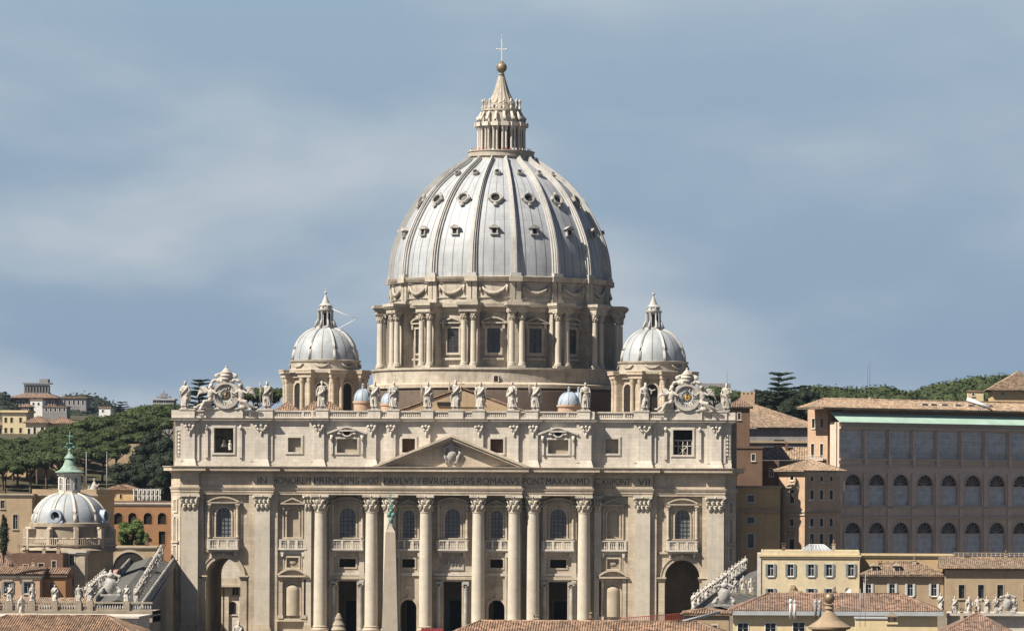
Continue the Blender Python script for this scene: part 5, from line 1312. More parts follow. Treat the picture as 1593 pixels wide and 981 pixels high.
front = [(58, 688, 250, 0.95), (84, 682, 270, 0.95), (108, 684, 260, 0.95), (132, 690, 250, 0.95), (160, 686, 265, 0.9), (28, 696, 240, 0.9), (4, 704, 230, 0.9), (48, 704, 222, 0.85), (182, 684, 280, 0.85), (-14, 694, 240, 1.0), (72, 694, 236, 0.9), (20, 682, 256, 0.95), (112, 672, 285, 1.0), (66, 676, 280, 0.95), (92, 700, 226, 0.85), (-4, 684, 260, 1.0), (8, 716, 205, 0.8), (42, 690, 262, 0.9), (-8, 674, 300, 0.95), (14, 676, 305, 0.95), (36, 678, 300, 0.95), (58, 676, 305, 0.9), (76, 672, 310, 0.9)]
for i, (px, top, Y, s) in enumerate(back): tree_px('pine', i % 4, px, top, Y, s, 'umbrella pine at the crest of the green hillside beside the left end of the basilica', G1)
for i, (px, top, Y, s) in enumerate(mid): tree_px('pine', (i+1) % 4, px, top, Y, s, 'umbrella pine halfway up the green hillside behind the copper topped church lantern', G1+', middle row')
for i, (px, top, Y, s) in enumerate(front): tree_px('pine', (i+2) % 4, px, top, Y, s, 'umbrella pine with a bare trunk in the lower row of the left hillside', G1+', lower row')
for i, (px, top, Y, s) in enumerate([(258, 676, 262, 1.2), (232, 690, 235, 1.15), (208, 700, 215, 1.1), (262, 700, 210, 1.25), (240, 716, 190, 1.0), (190, 716, 190, 0.95), (216, 724, 175, 0.8), (262, 726, 170, 1.0), (240, 670, 290, 1.0)]):
    tree_px('round', i % 3, px, top, Y, s, 'dense dark tree in the shaded hollow right of the pines, beside the basilica', 'dark trees in the hollow', H=9.8)
tree_px('round', 0, 206, 806, 60, 0.78, 'bright green bushy tree in front of the orange palace arches', None, H=9.5, name='bushy_tree', mat=LEAF)
tree_px('round', 1, 222, 822, 58, 0.45, 'small bright bush leaning on the right side of the bushy green tree', None, H=9.5, name='bushy_tree', mat=LEAF)
tree_px('cypress', 0, 6, 803, -90, 0.62, 'dark cypress cut by the left edge of the photo', None, H=11.5)
tree_px('cedar', 0, 1213, 577, 340, 0.93, 'tall layered cedar standing above the tiled chapel roof on the right', None, H=17.5)
tree_px('cedar', 1, 1252, 598, 380, 0.62, 'smaller cedar just right of the tall layered cedar', None, H=17.5)
tree_px('cedar', 1, 310, 586, 380, 0.75, 'dark flat layered cedar behind the left clock', None, H=17.5)
tree_px('cedar', 0, 188, 622, 700, 0.55, 'small distant cedar on the skyline left of the basilica', None, H=17.5)
for px, top, v in ((418, 596, 0), (398, 602, 1)): tree_px('pine', v, px, top, 300, 1.0, 'umbrella pine crown between the left clock and the left minor dome, %s one' % ('taller right' if v == 0 else 'lower left'), 'pines behind the parapet left', name='umbrella_pine')
for px, top, v in ((1112, 595, 2), (1136, 601, 3)): tree_px('pine', v, px, top, 300, 1.0, 'umbrella pine crown behind the right clock, %s' % ('nearer to the clock' if v == 2 else 'right one behind the corner statue'), 'pines behind the parapet right')
for i, (px, top, Y, s) in enumerate([(1172, 606, 345, 1.0), (1204, 604, 350, 1.05), (1234, 602, 355, 1.1), (1256, 604, 350, 1.0), (1166, 612, 330, 0.9), (1190, 614, 320, 1.0), (1236, 616, 310, 1.0), (1262, 606, 330, 1.1), (1222, 630, 280, 1.0), (1250, 628, 285, 1.0), (1196, 634, 270, 0.9)]):
    tree_px('round', i % 3, px, top, Y, s, 'dark round tree at the foot of the cedars above the tiled chapel roof', 'dark trees below the cedars', H=9.8)
def woods(name, label, pts, Y0, n, size, mat, seed, leaf=0.55, depth=120, dr=1.8):
    """far-off wood that reads as one mass; pts = skyline in photo pixels"""
    R = random.Random(seed); mb = MB()
    for _ in range(n):
        px = R.uniform(pts[0][0], pts[-1][0]); Y = Y0 + R.uniform(0, depth); top = lerp(pts, px); k = R.random()
        yy_ = Y0 + depth*(1-k); p = P(px, top, yy_); z = p.z - size*0.75 - k*k*size*dr + R.uniform(-0.25, 0.15)*size
        r = size*R.uniform(0.75, 1.2)
        leafball(mb, (p.x, p.y, z), (r, r, r*0.62), 70, leaf, R)
    o = mb.build(name, mat); tag(o, label, 'woods', kind='stuff'); return o
woods('woods', 'long green wood on the skyline above the tiled palace roof on the right', [(1225, 612), (1262, 598), (1300, 598), (1340, 602), (1380, 598), (1412, 604), (1430, 612)], 520, 300, 4.2, PINE, 5)
woods('woods', 'rising green wood on the skyline at the far right edge', [(1415, 612), (1440, 598), (1480, 590), (1520, 584), (1560, 580), (1640, 576)], 640, 330, 4.6, PINE, 6)
woods('woods', 'hazy dark wood on the far left hill right of the villa', [(88, 620), (110, 612), (135, 610), (160, 620), (176, 632), (200, 640)], 1250, 170, 7, FAR, 7, 0.8, 200)
woods('woods', 'hazy woods below the distant villa on the left hill', [(-30, 632), (15, 634), (40, 640), (100, 632), (130, 634), (200, 642)], 1150, 220, 6.5, FAR, 8, 0.8, 90)
woods('woods', 'hazy dark trees at the left edge of the photo near the skyline', [(-30, 604), (2, 608), (14, 618), (22, 628)], 1260, 60, 6, FAR, 9, 0.8, 60)

woods('woods', 'green wood on the hill slope outside the left edge', [(-420, 690), (-200, 676), (-30, 668)], 330, 260, 5, PINE, 12, 0.5, 200, 3)

# ------------------------------------------------------------------ building kit
def tpx(c, ang, px): return ((px-XV)*(c[1]-CY) - F*(c[0]-CX)) / (F*cos(ang) - (px-XV)*sin(ang))
def window(par, x, zb, w, h, M=None, frame=TRAV_W, pane=GLASSD, shut=None, arch=False, y=0.0, fr=0.16, sill=True, cross=True, proud=0.06, hood=False):
    mb = MB(M)
    if arch: frame_arch(mb, x, w, zb, zb+h, fr, y-proud, y+0.2)
    else: frame_rect(mb, x-w/2, x+w/2, zb, zb+h, fr, y-proud, y+0.2)
    if sill: mb.box(x-w/2-fr-0.08, x+w/2+fr+0.08, y-0.2, y+0.05, zb-fr-0.1, zb-fr+0.02)
    if hood: mb.box(x-w/2-0.35, x+w/2+0.35, y-0.35, y+0.05, zb+h+fr+0.15, zb+h+fr+0.33)
    if cross and not arch: mb.box(x-0.04, x+0.04, y+0.22, y+0.30, zb, zb+h); mb.box(x-w/2, x+w/2, y+0.23, y+0.29, zb+h*0.62, zb+h*0.62+0.07)
    f = mb.build('window', frame, par); local(f)
    mb = MB(M)
    if arch: mb.prism(archpoly(x, w-0.02, zb, zb+h), y+0.32, y+0.38)
    else: mb.box(x-w/2, x+w/2, y+0.32, y+0.38, zb, zb+h)
    mb.build('pane', pane, f)
    if shut:
        for q in (-1, 1):
            mb = MB(M); a = x+q*(w/2+0.05); b = x+q*(w/2+w*0.48); mb.box(min(a, b), max(a, b), y-0.14, y-0.075, zb-0.05, zb+h+0.05)
            k = zb+0.1
            while k < zb+h: mb.box(min(a, b)+0.06, max(a, b)-0.06, y-0.17, y-0.13, k, k+0.05); k += 0.16
            mb.build('shutter', shut, f)
    return f
def house(name, label, cat, loc, rz, L, D, z0, z1, mat, wins=(), side=(), roof=None, group=None, wkw=None, roof_mat=TILE, cornice=None, parapet=None):
    """loc = near front-left corner at ground; x runs along the front, y goes back; wins = (x, zb, w, h, arch)"""
    t = empty(name, loc, rz, label, cat, group); wkw = wkw or {}
    hole = lambda q: archpoly(q[0], q[2], q[1], q[1]+q[3]) if len(q) > 4 and q[4] else rect(q[0]-q[2]/2, q[0]+q[2]/2, q[1], q[1]+q[3])
    o = plate('wall', mat, rect(0, L, z0, z1), [hole(q) for q in wins], 0, 0.5, t); local(o)
    MS = Matrix.Translation((0, D, 0)) @ Matrix.Rotation(-pi/2, 4, 'Z')
    if side: o = plate('wall', mat, rect(0, D-0.5, z0, z1), [hole(q) for q in side], 0, 0.5, t, MS); local(o)
    mb = MB(); mb.box(0.5 if side else 0, L, 0.5, D, z0, z1-0.003); local(mb.build('wall', mat, t))
    for q in wins: window(t, q[0], q[1], q[2], q[3], arch=len(q) > 4 and q[4], **wkw)
    for q in side: window(t, q[0], q[1], q[2], q[3], M=MS, arch=len(q) > 4 and q[4], **wkw)
    if roof:
        kind, h, over = roof[:3]; pitch = roof[3] if len(roof) > 3 else 0.45
        if kind == 'hip': m_ = hip(L, D, z1+0.2, h, over, pitch=pitch)
        elif kind == 'gx': m_ = gable(L, D, z1+0.2, h, over, pitch, 'x')
        elif kind == 'gy': m_ = gable(L, D, z1+0.2, h, over, pitch, 'y')
        elif kind == 'flat': m_ = MB().box(-over, L+over, -over, D+over, z1, z1+h)
        local(m_.build('roof', roof_mat, t))
    if cornice:
        mb = MB(); mb.box(-0.35, L+0.35, -0.35, D+0.3, z1-0.35, z1-0.02); mb.box(-0.18, L+0.18, -0.18, D+0.2, z1-0.7, z1-0.35); local(mb.build('cornice', cornice, t))
    if parapet:
        mb = MB(); mb.box(0, L, 0, 0.3, z1, z1+parapet); mb.box(0, L, D-0.3, D, z1, z1+parapet); mb.box(0, 0.3, 0.3, D-0.3, z1, z1+parapet); mb.box(L-0.3, L, 0.3, D-0.3, z1, z1+parapet); local(mb.build('parapet', mat, t))
    return t
def fhouse(name, label, cat, px0, px1, ptop, Y, D, mat, wins=(), z0=None, rz=0, **kw):
    """frontal building given by its photo span; wins = (px centre, py top, py bottom, px width, arch)"""
    a, b = P(px0, ptop, Y), P(px1, ptop, Y); base = -2.0 if z0 is None else z0
    zt = P((px0+px1)/2, ptop, Y).z - base
    w = []
    for q in wins:
        c0, c1 = P(q[0], q[1], Y), P(q[0], q[2], Y); w.append((c0.x-a.x, c1.z-base, q[3]/S(Y), c0.z-c1.z, len(q) > 4 and q[4]))
    return house(name, label, cat, (a.x, Y, base), rz, b.x-a.x, D, 0, zt, mat, w, **kw)

# ------------------------------------------------------------------ far left: villa and houses on the hills
HZ = dict(frame=WHITE, pane=GLASSD, sill=False, cross=False)
v = fhouse('villa', 'large distant villa with wide low red roof and glazed belvedere on the left skyline', 'villa', 20, 88, 619, 1300, 18, BRICK, [(28+9*k, 623, 631, 3) for k in range(7)], z0=60, roof=('hip', 3.4, 1.5, 1.2), roof_mat=TILE_R, wkw=HZ)
a = P(40, 609, 1309); z = a.z-60
mb = MB(); x0 = P(40, 600, 1309).x - P(20, 600, 1300).x; x1 = P(77, 600, 1309).x - P(20, 600, 1300).x; zt = PZ(58, 597, 1309)-60
mb.box(x0, x1, 5, 13, z-2, z-0.3); mb.box(x0+0.3, x1-0.3, 5.6, 12.6, z-0.3, zt-0.5); mb.box(x0-1, x1+1, 4, 14, zt, zt+0.5); mb.box(x1-4.5, x1-0.3, 6, 12, zt+0.5, zt+2.4)
for k in range(9): mb.box(x0+(x1-x0)*k/8-0.2, x0+(x1-x0)*k/8+0.2, 4.7, 5.5, z-0.3, zt)
local(mb.build('belvedere', GREYW, v))
fhouse('long_building', 'long low greyish building with flat roof stretching right of the distant villa', 'building', 88, 134, 619, 1302, 14, GREYW, [(94+7*k, 622, 630, 3) for k in range(6)], z0=60, wkw=HZ, roof=('flat', 0.6, 0.6))
fhouse('white_house', 'small white flat roofed house below the distant villa', 'house', 47, 66, 622, 1120, 10, WHITE, [(52, 626, 630, 3), (60, 626, 630, 3)], z0=52, wkw=HZ, roof=('flat', 0.5, 0.3))
fhouse('terrace_house', 'low grey terraced house right of the small white house on the hill', 'house', 66, 104, 633, 1110, 10, GREYW, [(72+7*k, 634, 640, 3) for k in range(5)], z0=48, wkw=HZ, roof=('flat', 0.5, 0.3))
fhouse('red_house', 'tiny red brick house left of the white house on the hill', 'house', 32, 47, 633, 1100, 10, BRICK, [(37, 635, 640, 2.5), (43, 635, 640, 2.5)], z0=48, wkw=HZ, roof=('hip', 1.4, 0.5, 1.0), roof_mat=TILE_R)
fhouse('yellow_tower_house', 'tall yellow block with flat top and dark windows at the left edge', 'building', 4, 41, 641, 620, 14, YELLOW, [(x, y, y+8, 4) for y in (649, 665, 680) for x in (9, 18, 32)], z0=30, wkw=dict(frame=CREAM, pane=GLASSD, sill=False, cross=False), roof=('flat', 0.7, 0.7), roof_mat=CREAM, rz=0.0)
fhouse('yellow_house', 'yellow house with red hip roof beside the tall yellow block', 'house', 40, 72, 658, 600, 16, YELLOW, [(45, 666, 680, 4), (54, 664, 676, 4), (66, 664, 676, 5)], z0=30, wkw=dict(frame=WHITE, pane=GLASSD, sill=False, cross=False), roof=('hip', 2.2, 0.8, 0.7), roof_mat=TILE_R)
fhouse('yellow_house', 'pale wing with red roof and blue windows partly behind the pines', 'house', 72, 112, 659, 606, 14, CREAM, [(80, 664, 675, 6), (92, 664, 675, 6), (103, 664, 675, 5)], z0=30, wkw=dict(frame=WHITE, pane=GLASSD, sill=False, cross=False), roof=('hip', 2.2, 0.8, 0.7), roof_mat=TILE_R)
fhouse('edge_house', 'pinkish house with blue windows cut by the left edge of the photo', 'house', -20, 5, 662, 640, 14, ROSE, [(1, 666, 676, 4)], z0=30, wkw=dict(frame=WHITE, pane=GLASSD, sill=False, cross=False), roof=('hip', 2.0, 0.8, 0.7), roof_mat=TILE_R)
fhouse('hillside_house', 'low cream house with white roof end just above the pines at the skyline', 'house', 154, 172, 634, 760, 10, WHITE, [(160, 637, 641, 3)], z0=46, wkw=HZ, roof=('flat', 0.5, 0.3))
fhouse('radio_station', 'tiny blue grey rooftop station on the crest left of the basilica', 'building', 238, 270, 622, 800, 8, GREYW, [(245, 624, 627, 3), (256, 624, 627, 3)], z0=46, wkw=HZ, roof=('flat', 0.6, 0.5), roof_mat=ZINC)
mb = MB(); c = P(255, 612, 802); mb.box(c.x-1.2, c.x+1.2, 801, 803, c.z-3.5, c.z); mb.box(c.x-2.6, c.x+2.6, 800.5, 803.5, c.z-1.6, c.z-1.0); mb.tube([(c.x, 802, c.z), (c.x, 802, c.z+2)], 0.15, 5)
tag(mb.build('water_tower', GREYW), 'small dark tower block on the crest station left of the corner statue', 'tower')
fhouse('hillside_wall', 'sunlit tan retaining wall seen between the pine trunks', 'wall', 168, 222, 690, 290, 3, TAN, z0=26)
fhouse('college_building', 'long tan building with dark windows behind the lower pine trunks', 'building', -20, 92, 712, 268, 8, OCHRE, [(x, y, y+12, 5) for x in range(-10, 92, 13) for y in (716, 740)], z0=20, wkw=dict(frame=STUC, pane=GLASSD, sill=False, cross=False), roof=('hip', 2.0, 0.6, 0.6), roof_mat=TILE_R)

# ------------------------------------------------------------------ left middle ground
fhouse('palace', 'plain tan palace block with grey coping behind the church dome, far left', 'palace', -20, 50, 767, 20, 25, TAN, [(4, 778, 790, 6), (24, 800, 822, 7)], cornice=STUC, wkw=dict(frame=STUC, pane=GLASSD))
fhouse('palace', 'low tan block with stone parapet directly behind the church dome and lantern', 'palace', 50, 150, 768, 24, 25, TAN, [(140, 786, 800, 7)], cornice=STUC, parapet=1.0)
fhouse('orange_palace', 'orange brown palace with round arched windows beside the left end of the basilica', 'palace', 148, 269, 781, 80, 20, ORANGE, [(x, 797, 815, 13, True) for x in (184, 206, 230, 252)] + [(252, 826, 846, 10)], cornice=TRAV_W, wkw=dict(frame=ORANGE, pane=DARK, sill=False, cross=False), roof=('flat', 0.3, 0.1), roof_mat=BRICK)
for nm, lab, px0, px1, top, Y in (('ochre_house', 'small ochre rooftop house with low gable left of the white pergola', 168, 208, 762, 86),):
    fhouse(nm, lab, 'house', px0, px1, top, Y, 8, OCHRE, [(188, 768, 775, 3)], z0=20, roof=('gy', 1.0, 0.5), wkw=dict(frame=OCHRE, pane=GLASSD, sill=False, cross=False))
a, b = P(208, 775, 84), P(247, 762, 84); t = empty('pergola', (a.x, 84, a.z-0.4), 0, 'white post and beam pergola on the orange palace roof', 'pergola')
mb = MB(); L = b.x-a.x; h = b.z-a.z+0.4
for k in range(7):
    for yy in (0, 2.5): mb.box(L*k/6-0.1, L*k/6+0.1, yy-0.1, yy+0.1, 0, h)
    mb.box(L*k/6-0.07, L*k/6+0.07, -0.4, 2.9, h+0.2, h+0.35)
for yy in (0, 2.5): mb.box(-0.3, L+0.3, yy-0.1, yy+0.1, h, h+0.2); mb.box(-0.1, L+0.1, yy-0.05, yy+0.05, h*0.45, h*0.45+0.1)
local(mb.build('frame', WHITE, t))
# sculpture group on the parapet
c = P(146, 768, 30); t = empty('sculpture_group', (c.x, 30, c.z-0.3), 0, 'pale seated sculpture group on the parapet right of the church lantern', 'sculpture')
mb = MB()
mb.tube([(0, 0, 0), (0, 0, 1.4), (0.1, 0, 2.3), (0.1, 0, 3.0)], [1.1, 0.8, 0.5, 0.2], 10); mb.ell((0.1, -0.1, 3.3), 0.28); mb.ell((-1.0, 0, 0.7), (0.6, 0.5, 0.9)); mb.ell((-1.0, -0.1, 1.8), 0.25); mb.ell((1.1, 0, 0.6), (0.5, 0.5, 0.8)); mb.ell((1.1, -0.1, 1.5), 0.24); mb.tube([(0.3, -0.2, 2.4), (0.8, -0.4, 1.9), (1.2, -0.4, 2.5)], 0.17, 7); mb.box(-1.6, 1.7, -0.6, 0.6, -0.3, 0.25)
o = link('figures', remesh(mb, 'figures', MARB, 0.1), t); local(o)
for px in (134, 166):
    c = P(px, 765, 32); t = empty('flagpole', (c.x, 32, c.z-0.5), 0, 'thin metal pole standing %s of the sculpture group' % ('left' if px < 150 else 'right'), 'pole')
    mb = MB(); mb.tube([(0, 0, 0), (0, 0, (765-700)/7.4)], [0.11, 0.05], 6); local(mb.build('pole', ZINC, t)); mb = MB(); mb.ell((0, 0, (765-700)/7.4), 0.14); local(mb.build('finial', ZINC, t))

# church with the lead dome and copper lantern
CY_ = -60; s_ = S(CY_); c = P(108, 812, CY_)
CH = empty('church', (c.x, CY_, -2), 0, 'small church with ribbed pale lead dome and green copper lantern, lower left', 'church')
zz = lambda py: PZ(108, py, CY_) + 2
mb = MB(); R0 = 58/s_; zb, zt = zz(812), zz(767)
prof = [(R0*cos(t)**0.9 if t < 1.4 else 2.4, zb + (zt-zb)*sin(t)) for t in [radians(75)*k/10 for k in range(11)]]
prof = [(r, zb + (z-zb)*(zt-zb)/(prof[-1][1]-zb)) for r, z in prof]
mb.lathe(prof, 64, curved=True); sh = local(mb.build('dome', LEAD_S, CH))
for k in range(10):
    mb = MB(); mb.tube([(0, -r-0.02, z) for r, z in prof], [(0.38-0.02*j, 0.2) for j in range(11)], 6); o = mb.build('rib', TRAV_W, sh); o.rotation_euler = (0, 0, 2*pi*(k+0.5)/10)
mb = MB(); mb.lathe([(R0+0.5, zb-0.8), (R0+0.5, zb-0.15), (R0+0.2, zb), (R0-0.3, zb+0.05)], 48)
mb.lathe([(R0+0.1, zb-0.8), (R0+0.2, zb-3.2), (R0+0.9, zb-4.2), (R0+2.2, zb-5.2)], 40); local(mb.build('drum', TRAV_D, CH))
for k in range(10):
    mb = MB(); mb.box(-0.35, 0.35, -R0-1.7, -R0, zb-4.8, zb-1.2); mb.prism([(-0.5, zb-1.2), (0.5, zb-1.2), (0.3, zb-0.8), (-0.3, zb-0.8)], -R0-1.2, -R0)
    o = local(mb.build('buttress', TRAV, CH)); o.rotation_euler = (0, 0, 2*pi*(k+0.5)/10)
for k, a in enumerate((-12, 75)):    # lucarnes
    M = Matrix.Rotation(radians(a), 4, 'Z') @ Matrix.Translation((0, -R0*0.93, zb+1.2))
    mb = MB(M); ring(mb, 0.85, 1.25, -1.0, 1.6); mb.box(-1.5, 1.5, -0.9, 1.0, -1.3, -0.8); o = local(mb.build('lucarne', LEADP, CH)); q = MB(M); q.prism([(0.85*cos(2*pi*j/16), 0.85*sin(2*pi*j/16)) for j in range(16)], -0.4, -0.2); q.build('pane', DARK, o)
z0, z1, z2 = zz(767), zz(735), zz(700)
mb = MB(); mb.lathe([(2.6, z0-0.4), (2.6, z0), (2.1, z0+0.05), (2.1, z1-0.6), (2.4, z1-0.5), (2.5, z1-0.05), (2.2, z1)], 8, a0=radians(22.5)); ln = local(mb.build('lantern', TRAV_W, CH))
for k in range(8):
    M = Matrix.Rotation(2*pi*k/8, 4, 'Z'); f = MB(M); frame_arch(f, 0, 0.75, z0+0.7, z1-0.9, 0.12, -2.08, -1.85); f.box(-0.04, 0.04, -2.02, -1.97, z0+0.7, z1-1.2); f.box(-0.37, 0.37, -2.02, -1.97, z0+1.7, z0+1.78)
    o = f.build('window', WHITE, ln); q = MB(M); q.prism(archpoly(0, 0.75, z0+0.7, z1-0.9), -1.99, -1.95); q.build('pane', GLASSD, o)
mb = MB(); H_ = z2-z1
mb.lathe([(2.75, z1), (2.8, z1+0.15), (1.9, z1+0.55), (1.3, z1+1.3), (0.95, z1+2.2), (0.85, z1+2.7), (1.1, z1+2.75), (0.75, z1+3.2), (0.35, z1+3.6), (0.22, z1+4.2)], 16); mb.ell((0, 0, z1+4.3), 0.32)
local(mb.build('copper_roof', plain('dull_patina', (0.19, 0.27, 0.225), 0.3, 0.7, 1.2), CH))
mb = MB(); z = z1+4.6
mb.tube([(0, 0, z), (0, 0, z+3.2)], 0.09, 6); mb.box(-0.6, 0.6, -0.06, 0.06, z+2.3, z+2.45)
for q in (-1, 1): mb.tube([(0, 0, z), (q*0.7, 0, z+0.3), (q*0.55, 0, z+0.9), (0, 0, z+1.0)], 0.11, 6); mb.ell((q*0.75, 0, z+0.25), 0.22)
local(mb.build('weather_cross', BRONZE, CH))
zc = zz(848); hw = 62/s_
mb = MB(); mb.lathe([(hw*1.15, zc-1.2), (hw*1.15, zc-0.2), (hw*1.2, zc), (hw*1.2, zc+0.25), (R0, zc+0.3)], 12, a0=radians(15)); local(mb.build('base_cornice', TRAV_D, CH))
mb = MB(); mb.lathe([(hw*1.1, 0), (hw*1.1, zc-1.1)], 12, a0=radians(15)); local(mb.build('body', TAN, CH))
mb = MB()
for k in range(60):
    a = radians(-80 + 160*k/59); mb.box(hw*1.14*sin(a)-0.09, hw*1.14*sin(a)+0.09, -hw*1.14*cos(a)-0.09, -hw*1.14*cos(a)+0.09, zc+0.25, zc+1.3)
for k in range(16):
    a, b = radians(-80+10*k), radians(-70+10*k); mb.tube([(hw*1.14*sin(a), -hw*1.14*cos(a), zc+1.4), (hw*1.14*sin(b), -hw*1.14*cos(b), zc+1.4)], 0.14, 5)
local(mb.build('balustrade', TRAV, CH))
# church front block facing the square
yf = CY_-12
fhouse('church_front', 'narrow pale stone church front with pilasters and tall windows below the lead dome', 'chapel', 98, 132, 856, yf, 4, TRAV, [(112, 863, 879, 7), (112, 897, 911, 6, True)], cornice=TRAV_W, wkw=dict(frame=TRAV_W, pane=GLASSD, hood=True))
fhouse('terraced_house', 'shadowed brown house with roof terrace between the cypress and the church front', 'house', 18, 98, 868, yf-6, 8, BRICK, [(40, 878, 892, 7), (64, 876, 890, 8), (84, 872, 886, 6)], parapet=0.9, wkw=dict(frame=TRAV, pane=GLASSD))
fhouse('orange_house', 'pinkish house with two lintelled windows behind the left balustrade statues', 'house', -12, 62, 894, yf-16, 10, ROSE, [(12, 906, 922, 10), (43, 906, 922, 10)], cornice=TRAV, roof=('gx', 1.2, 0.6), wkw=dict(frame=TRAV_W, pane=GLASSD, hood=True, shut=SHUT))
fhouse('orange_house', 'deep orange house wall right of the pinkish lintelled house', 'house', 62, 102, 894, yf-13, 8, ORANGE, [(80, 905, 915, 5)], cornice=BRICK, roof=('gx', 1.0, 0.4), wkw=dict(frame=TRAV, pane=GLASSD))
fhouse('red_roof_house', 'low house with steep red roof at the left edge under the cypress', 'house', -30, 18, 882, yf-10, 14, BRICK, [(4, 886, 892, 4)], roof=('hip', 2.6, 0.5, 0.4), roof_mat=TILE_R)
# tan block with a great round arch and pink roof
t = fhouse('arched_building', 'tan block with one great dark round arch over a pink felt roof', 'building', 167, 242, 849, -12, 12, TAN, [], cornice=STUC)
c = P(202, 884, -12); x = c.x - t.location.x; zb = c.z+2; w = 52/S(-12)
mb = MB(); frame_arch(mb, x, w, zb-0.05, zb+26/S(-12), 0.45, -0.25, 0.1, 24); f = local(mb.build('arch_frame', STUC, t)); mb = MB(); mb.prism(archpoly(x, w, zb, zb+25.9/S(-12), 24), -0.06, -0.02); mb.build('arch_glass', GLASSD, f)
a, b = P(176, 886, -13), P(231, 886, -13); c = P(176, 926, -40)
mb = MB(); mb.add([(a.x, -13, a.z), (b.x, -13, a.z), (b.x+1, -40, c.z), (c.x, -40, c.z), (a.x, -13, a.z-0.4), (b.x, -13, a.z-0.4), (b.x+1, -40, c.z-0.4), (c.x, -40, c.z-0.4)], [(0, 1, 2, 3), (7, 6, 5, 4), (0, 4, 5, 1), (1, 5, 6, 2), (2, 6, 7, 3), (3, 7, 4, 0)])
PR_ = empty('pink_roof_hall', (a.x, -40, -2), 0, 'low hall with sloping pink felt roof between the two rows of corridor statues', 'hall')
o = mb.build('roof', PINKR, PR_); mb = MB(); mb.box(a.x+0.3, b.x-0.3, -39.5, -13.2, -2, c.z-0.5); mb.build('wall', TAN, PR_)
d0 = P(193, 916, -34); mb = MB(); mb.prism([(d0.x, d0.z), (d0.x+3.6, d0.z), (d0.x+3.6, d0.z+1.9), (d0.x+0.9, d0.z+1.9)], -35, -30); f = mb.build('skylight', ZINC, PR_); mb = MB(); mb.prism([(d0.x+0.9, d0.z+0.2), (d0.x+3.4, d0.z+0.2), (d0.x+3.4, d0.z+1.7), (d0.x+1.4, d0.z+1.7)], -35.05, -34.9); mb.build('pane', glass('pale_skylight', (0.30, 0.34, 0.38), 0.2), f)
# light court building seen through the left arch
fhouse('side_palace', 'sunlit pale building with balcony and pilasters seen through the left arch', 'building', 318, 388, 840, 62, 10, TRAV_W, [(362, 935, 955, 11, True), (366, 900, 925, 9)], cornice=TRAV, wkw=dict(frame=TRAV, pane=GLASSD))
t = bpy.data.objects[[o.name for o in bpy.data.objects if o.name.startswith('side_palace')][0]]
for k, (px) in enumerate((344, 353, 376)):
    x = P(px, 900, 62).x - t.location.x; mb = MB(); mb.box(x-0.45, x+0.45, -0.5, 0.02, 0, PZ(px, 905, 62)+2); local(mb.build('pilaster', TRAV, t))
mb = MB(); mb.box(0, 9.5, -1.6, 0.02, PZ(350, 912, 62)+2, PZ(350, 908, 62)+2); mb.box(0, 9.5, -1.3, -1.0, PZ(350, 908, 62)+2.0, PZ(350, 899, 62)+2); local(mb.build('balcony', TRAV, t))

# ------------------------------------------------------------------ right side palaces (turned about 40 degrees)
ANG = radians(40)
def near(px, Y): return (P(px, 780, Y).x, Y)
FANM = plain('fanlight_dark', (0.045, 0.035, 0.035), 0.3, 0.4)
# loggia front
LC = near(1305, 20); t = empty('loggia_palace', (LC[0], LC[1], -2), ANG, 'three storey glazed loggia palace in shade under a green copper roof, right edge', 'palace')
Lg = lambda px: tpx(LC, ANG, px)
def zl(px, py): tt = Lg(px); return PZ(px, py, LC[1]+tt*sin(ANG)) + 2
Lw = Lg(1640)
z = dict(r0=zl(1310, 857), c1=zl(1310, 803), m0=zl(1310, 785), m1=zl(1310, 737), c2=zl(1310, 728), t0=zl(1310, 712), t1=zl(1310, 668), top=zl(1310, 656), lo1=zl(1310, 812))
holes = []; arcs = []; tops = []
for k in range(9):
    x = Lg(1327+37.4*k); bw = Lg(1327+37.4*k+13)-Lg(1327+37.4*k-13)
    arcs.append((x, bw)); holes += [archpoly(x, bw, z['m0'], z['m1']), archpoly(x, bw, z['r0']-1.5, z['lo1'])]
    w = Lg(1364+37.4*k-19+0)
for k in range(9):
    x0, x1 = Lg(1308 + 37.4*k if k else 1309), Lg(1345+37.4*k-2.5)
    x0 = Lg(1345+37.4*(k-1)+2.5) if k else Lg(1308)
    tops.append((x0, x1)); holes.append(rect(x0, x1, z['t0'], z['t1']))
local(plate('wall', LOGW, rect(0, Lw, 0, z['top']), holes, 0, 0.6, t))
mb = MB(); mb.box(0, Lw, 0.9, 2.9, 0, z['top']-0.02); mb.box(3.4, Lw, 2.9, 12, 0, z['top']-0.03); local(mb.build('body', LOGW, t))
for x, bw in arcs:
    for zb, zt in ((z['m0'], z['m1']), (z['r0']-1.5, z['lo1'])):
        mb = MB(); frame_arch(mb, x, bw, zb, zt, 0.3, -0.15, 0.1); mb.box(x-bw/2, x+bw/2, 0.25, 0.5, zt-bw/2-0.15, zt-bw/2+0.05)
        f = local(mb.build('arched_window', LOGW, t))
        mb = MB(); mb.box(x-bw/2, x+bw/2, 0.45, 0.5, zb, zt-bw/2-0.15)
        mb.build('pane', GLASSL, f)
        mb = MB(); mb.prism([(x+bw/2*cos(pi*k/12), zt-bw/2+0.05+(bw/2-0.03)*sin(pi*k/12)) for k in range(13)], 0.55, 0.6); mb.build('fanlight', FANM, f)
        mb = MB()
        for k in range(1, 6): a = pi*k/6; mb.tube([(x, 0.5, zt-bw/2), (x+bw/2*cos(a), 0.5, zt-bw/2+bw/2*sin(a))], 0.05, 4)
        mb.build('fan_bars', LOGW, f)
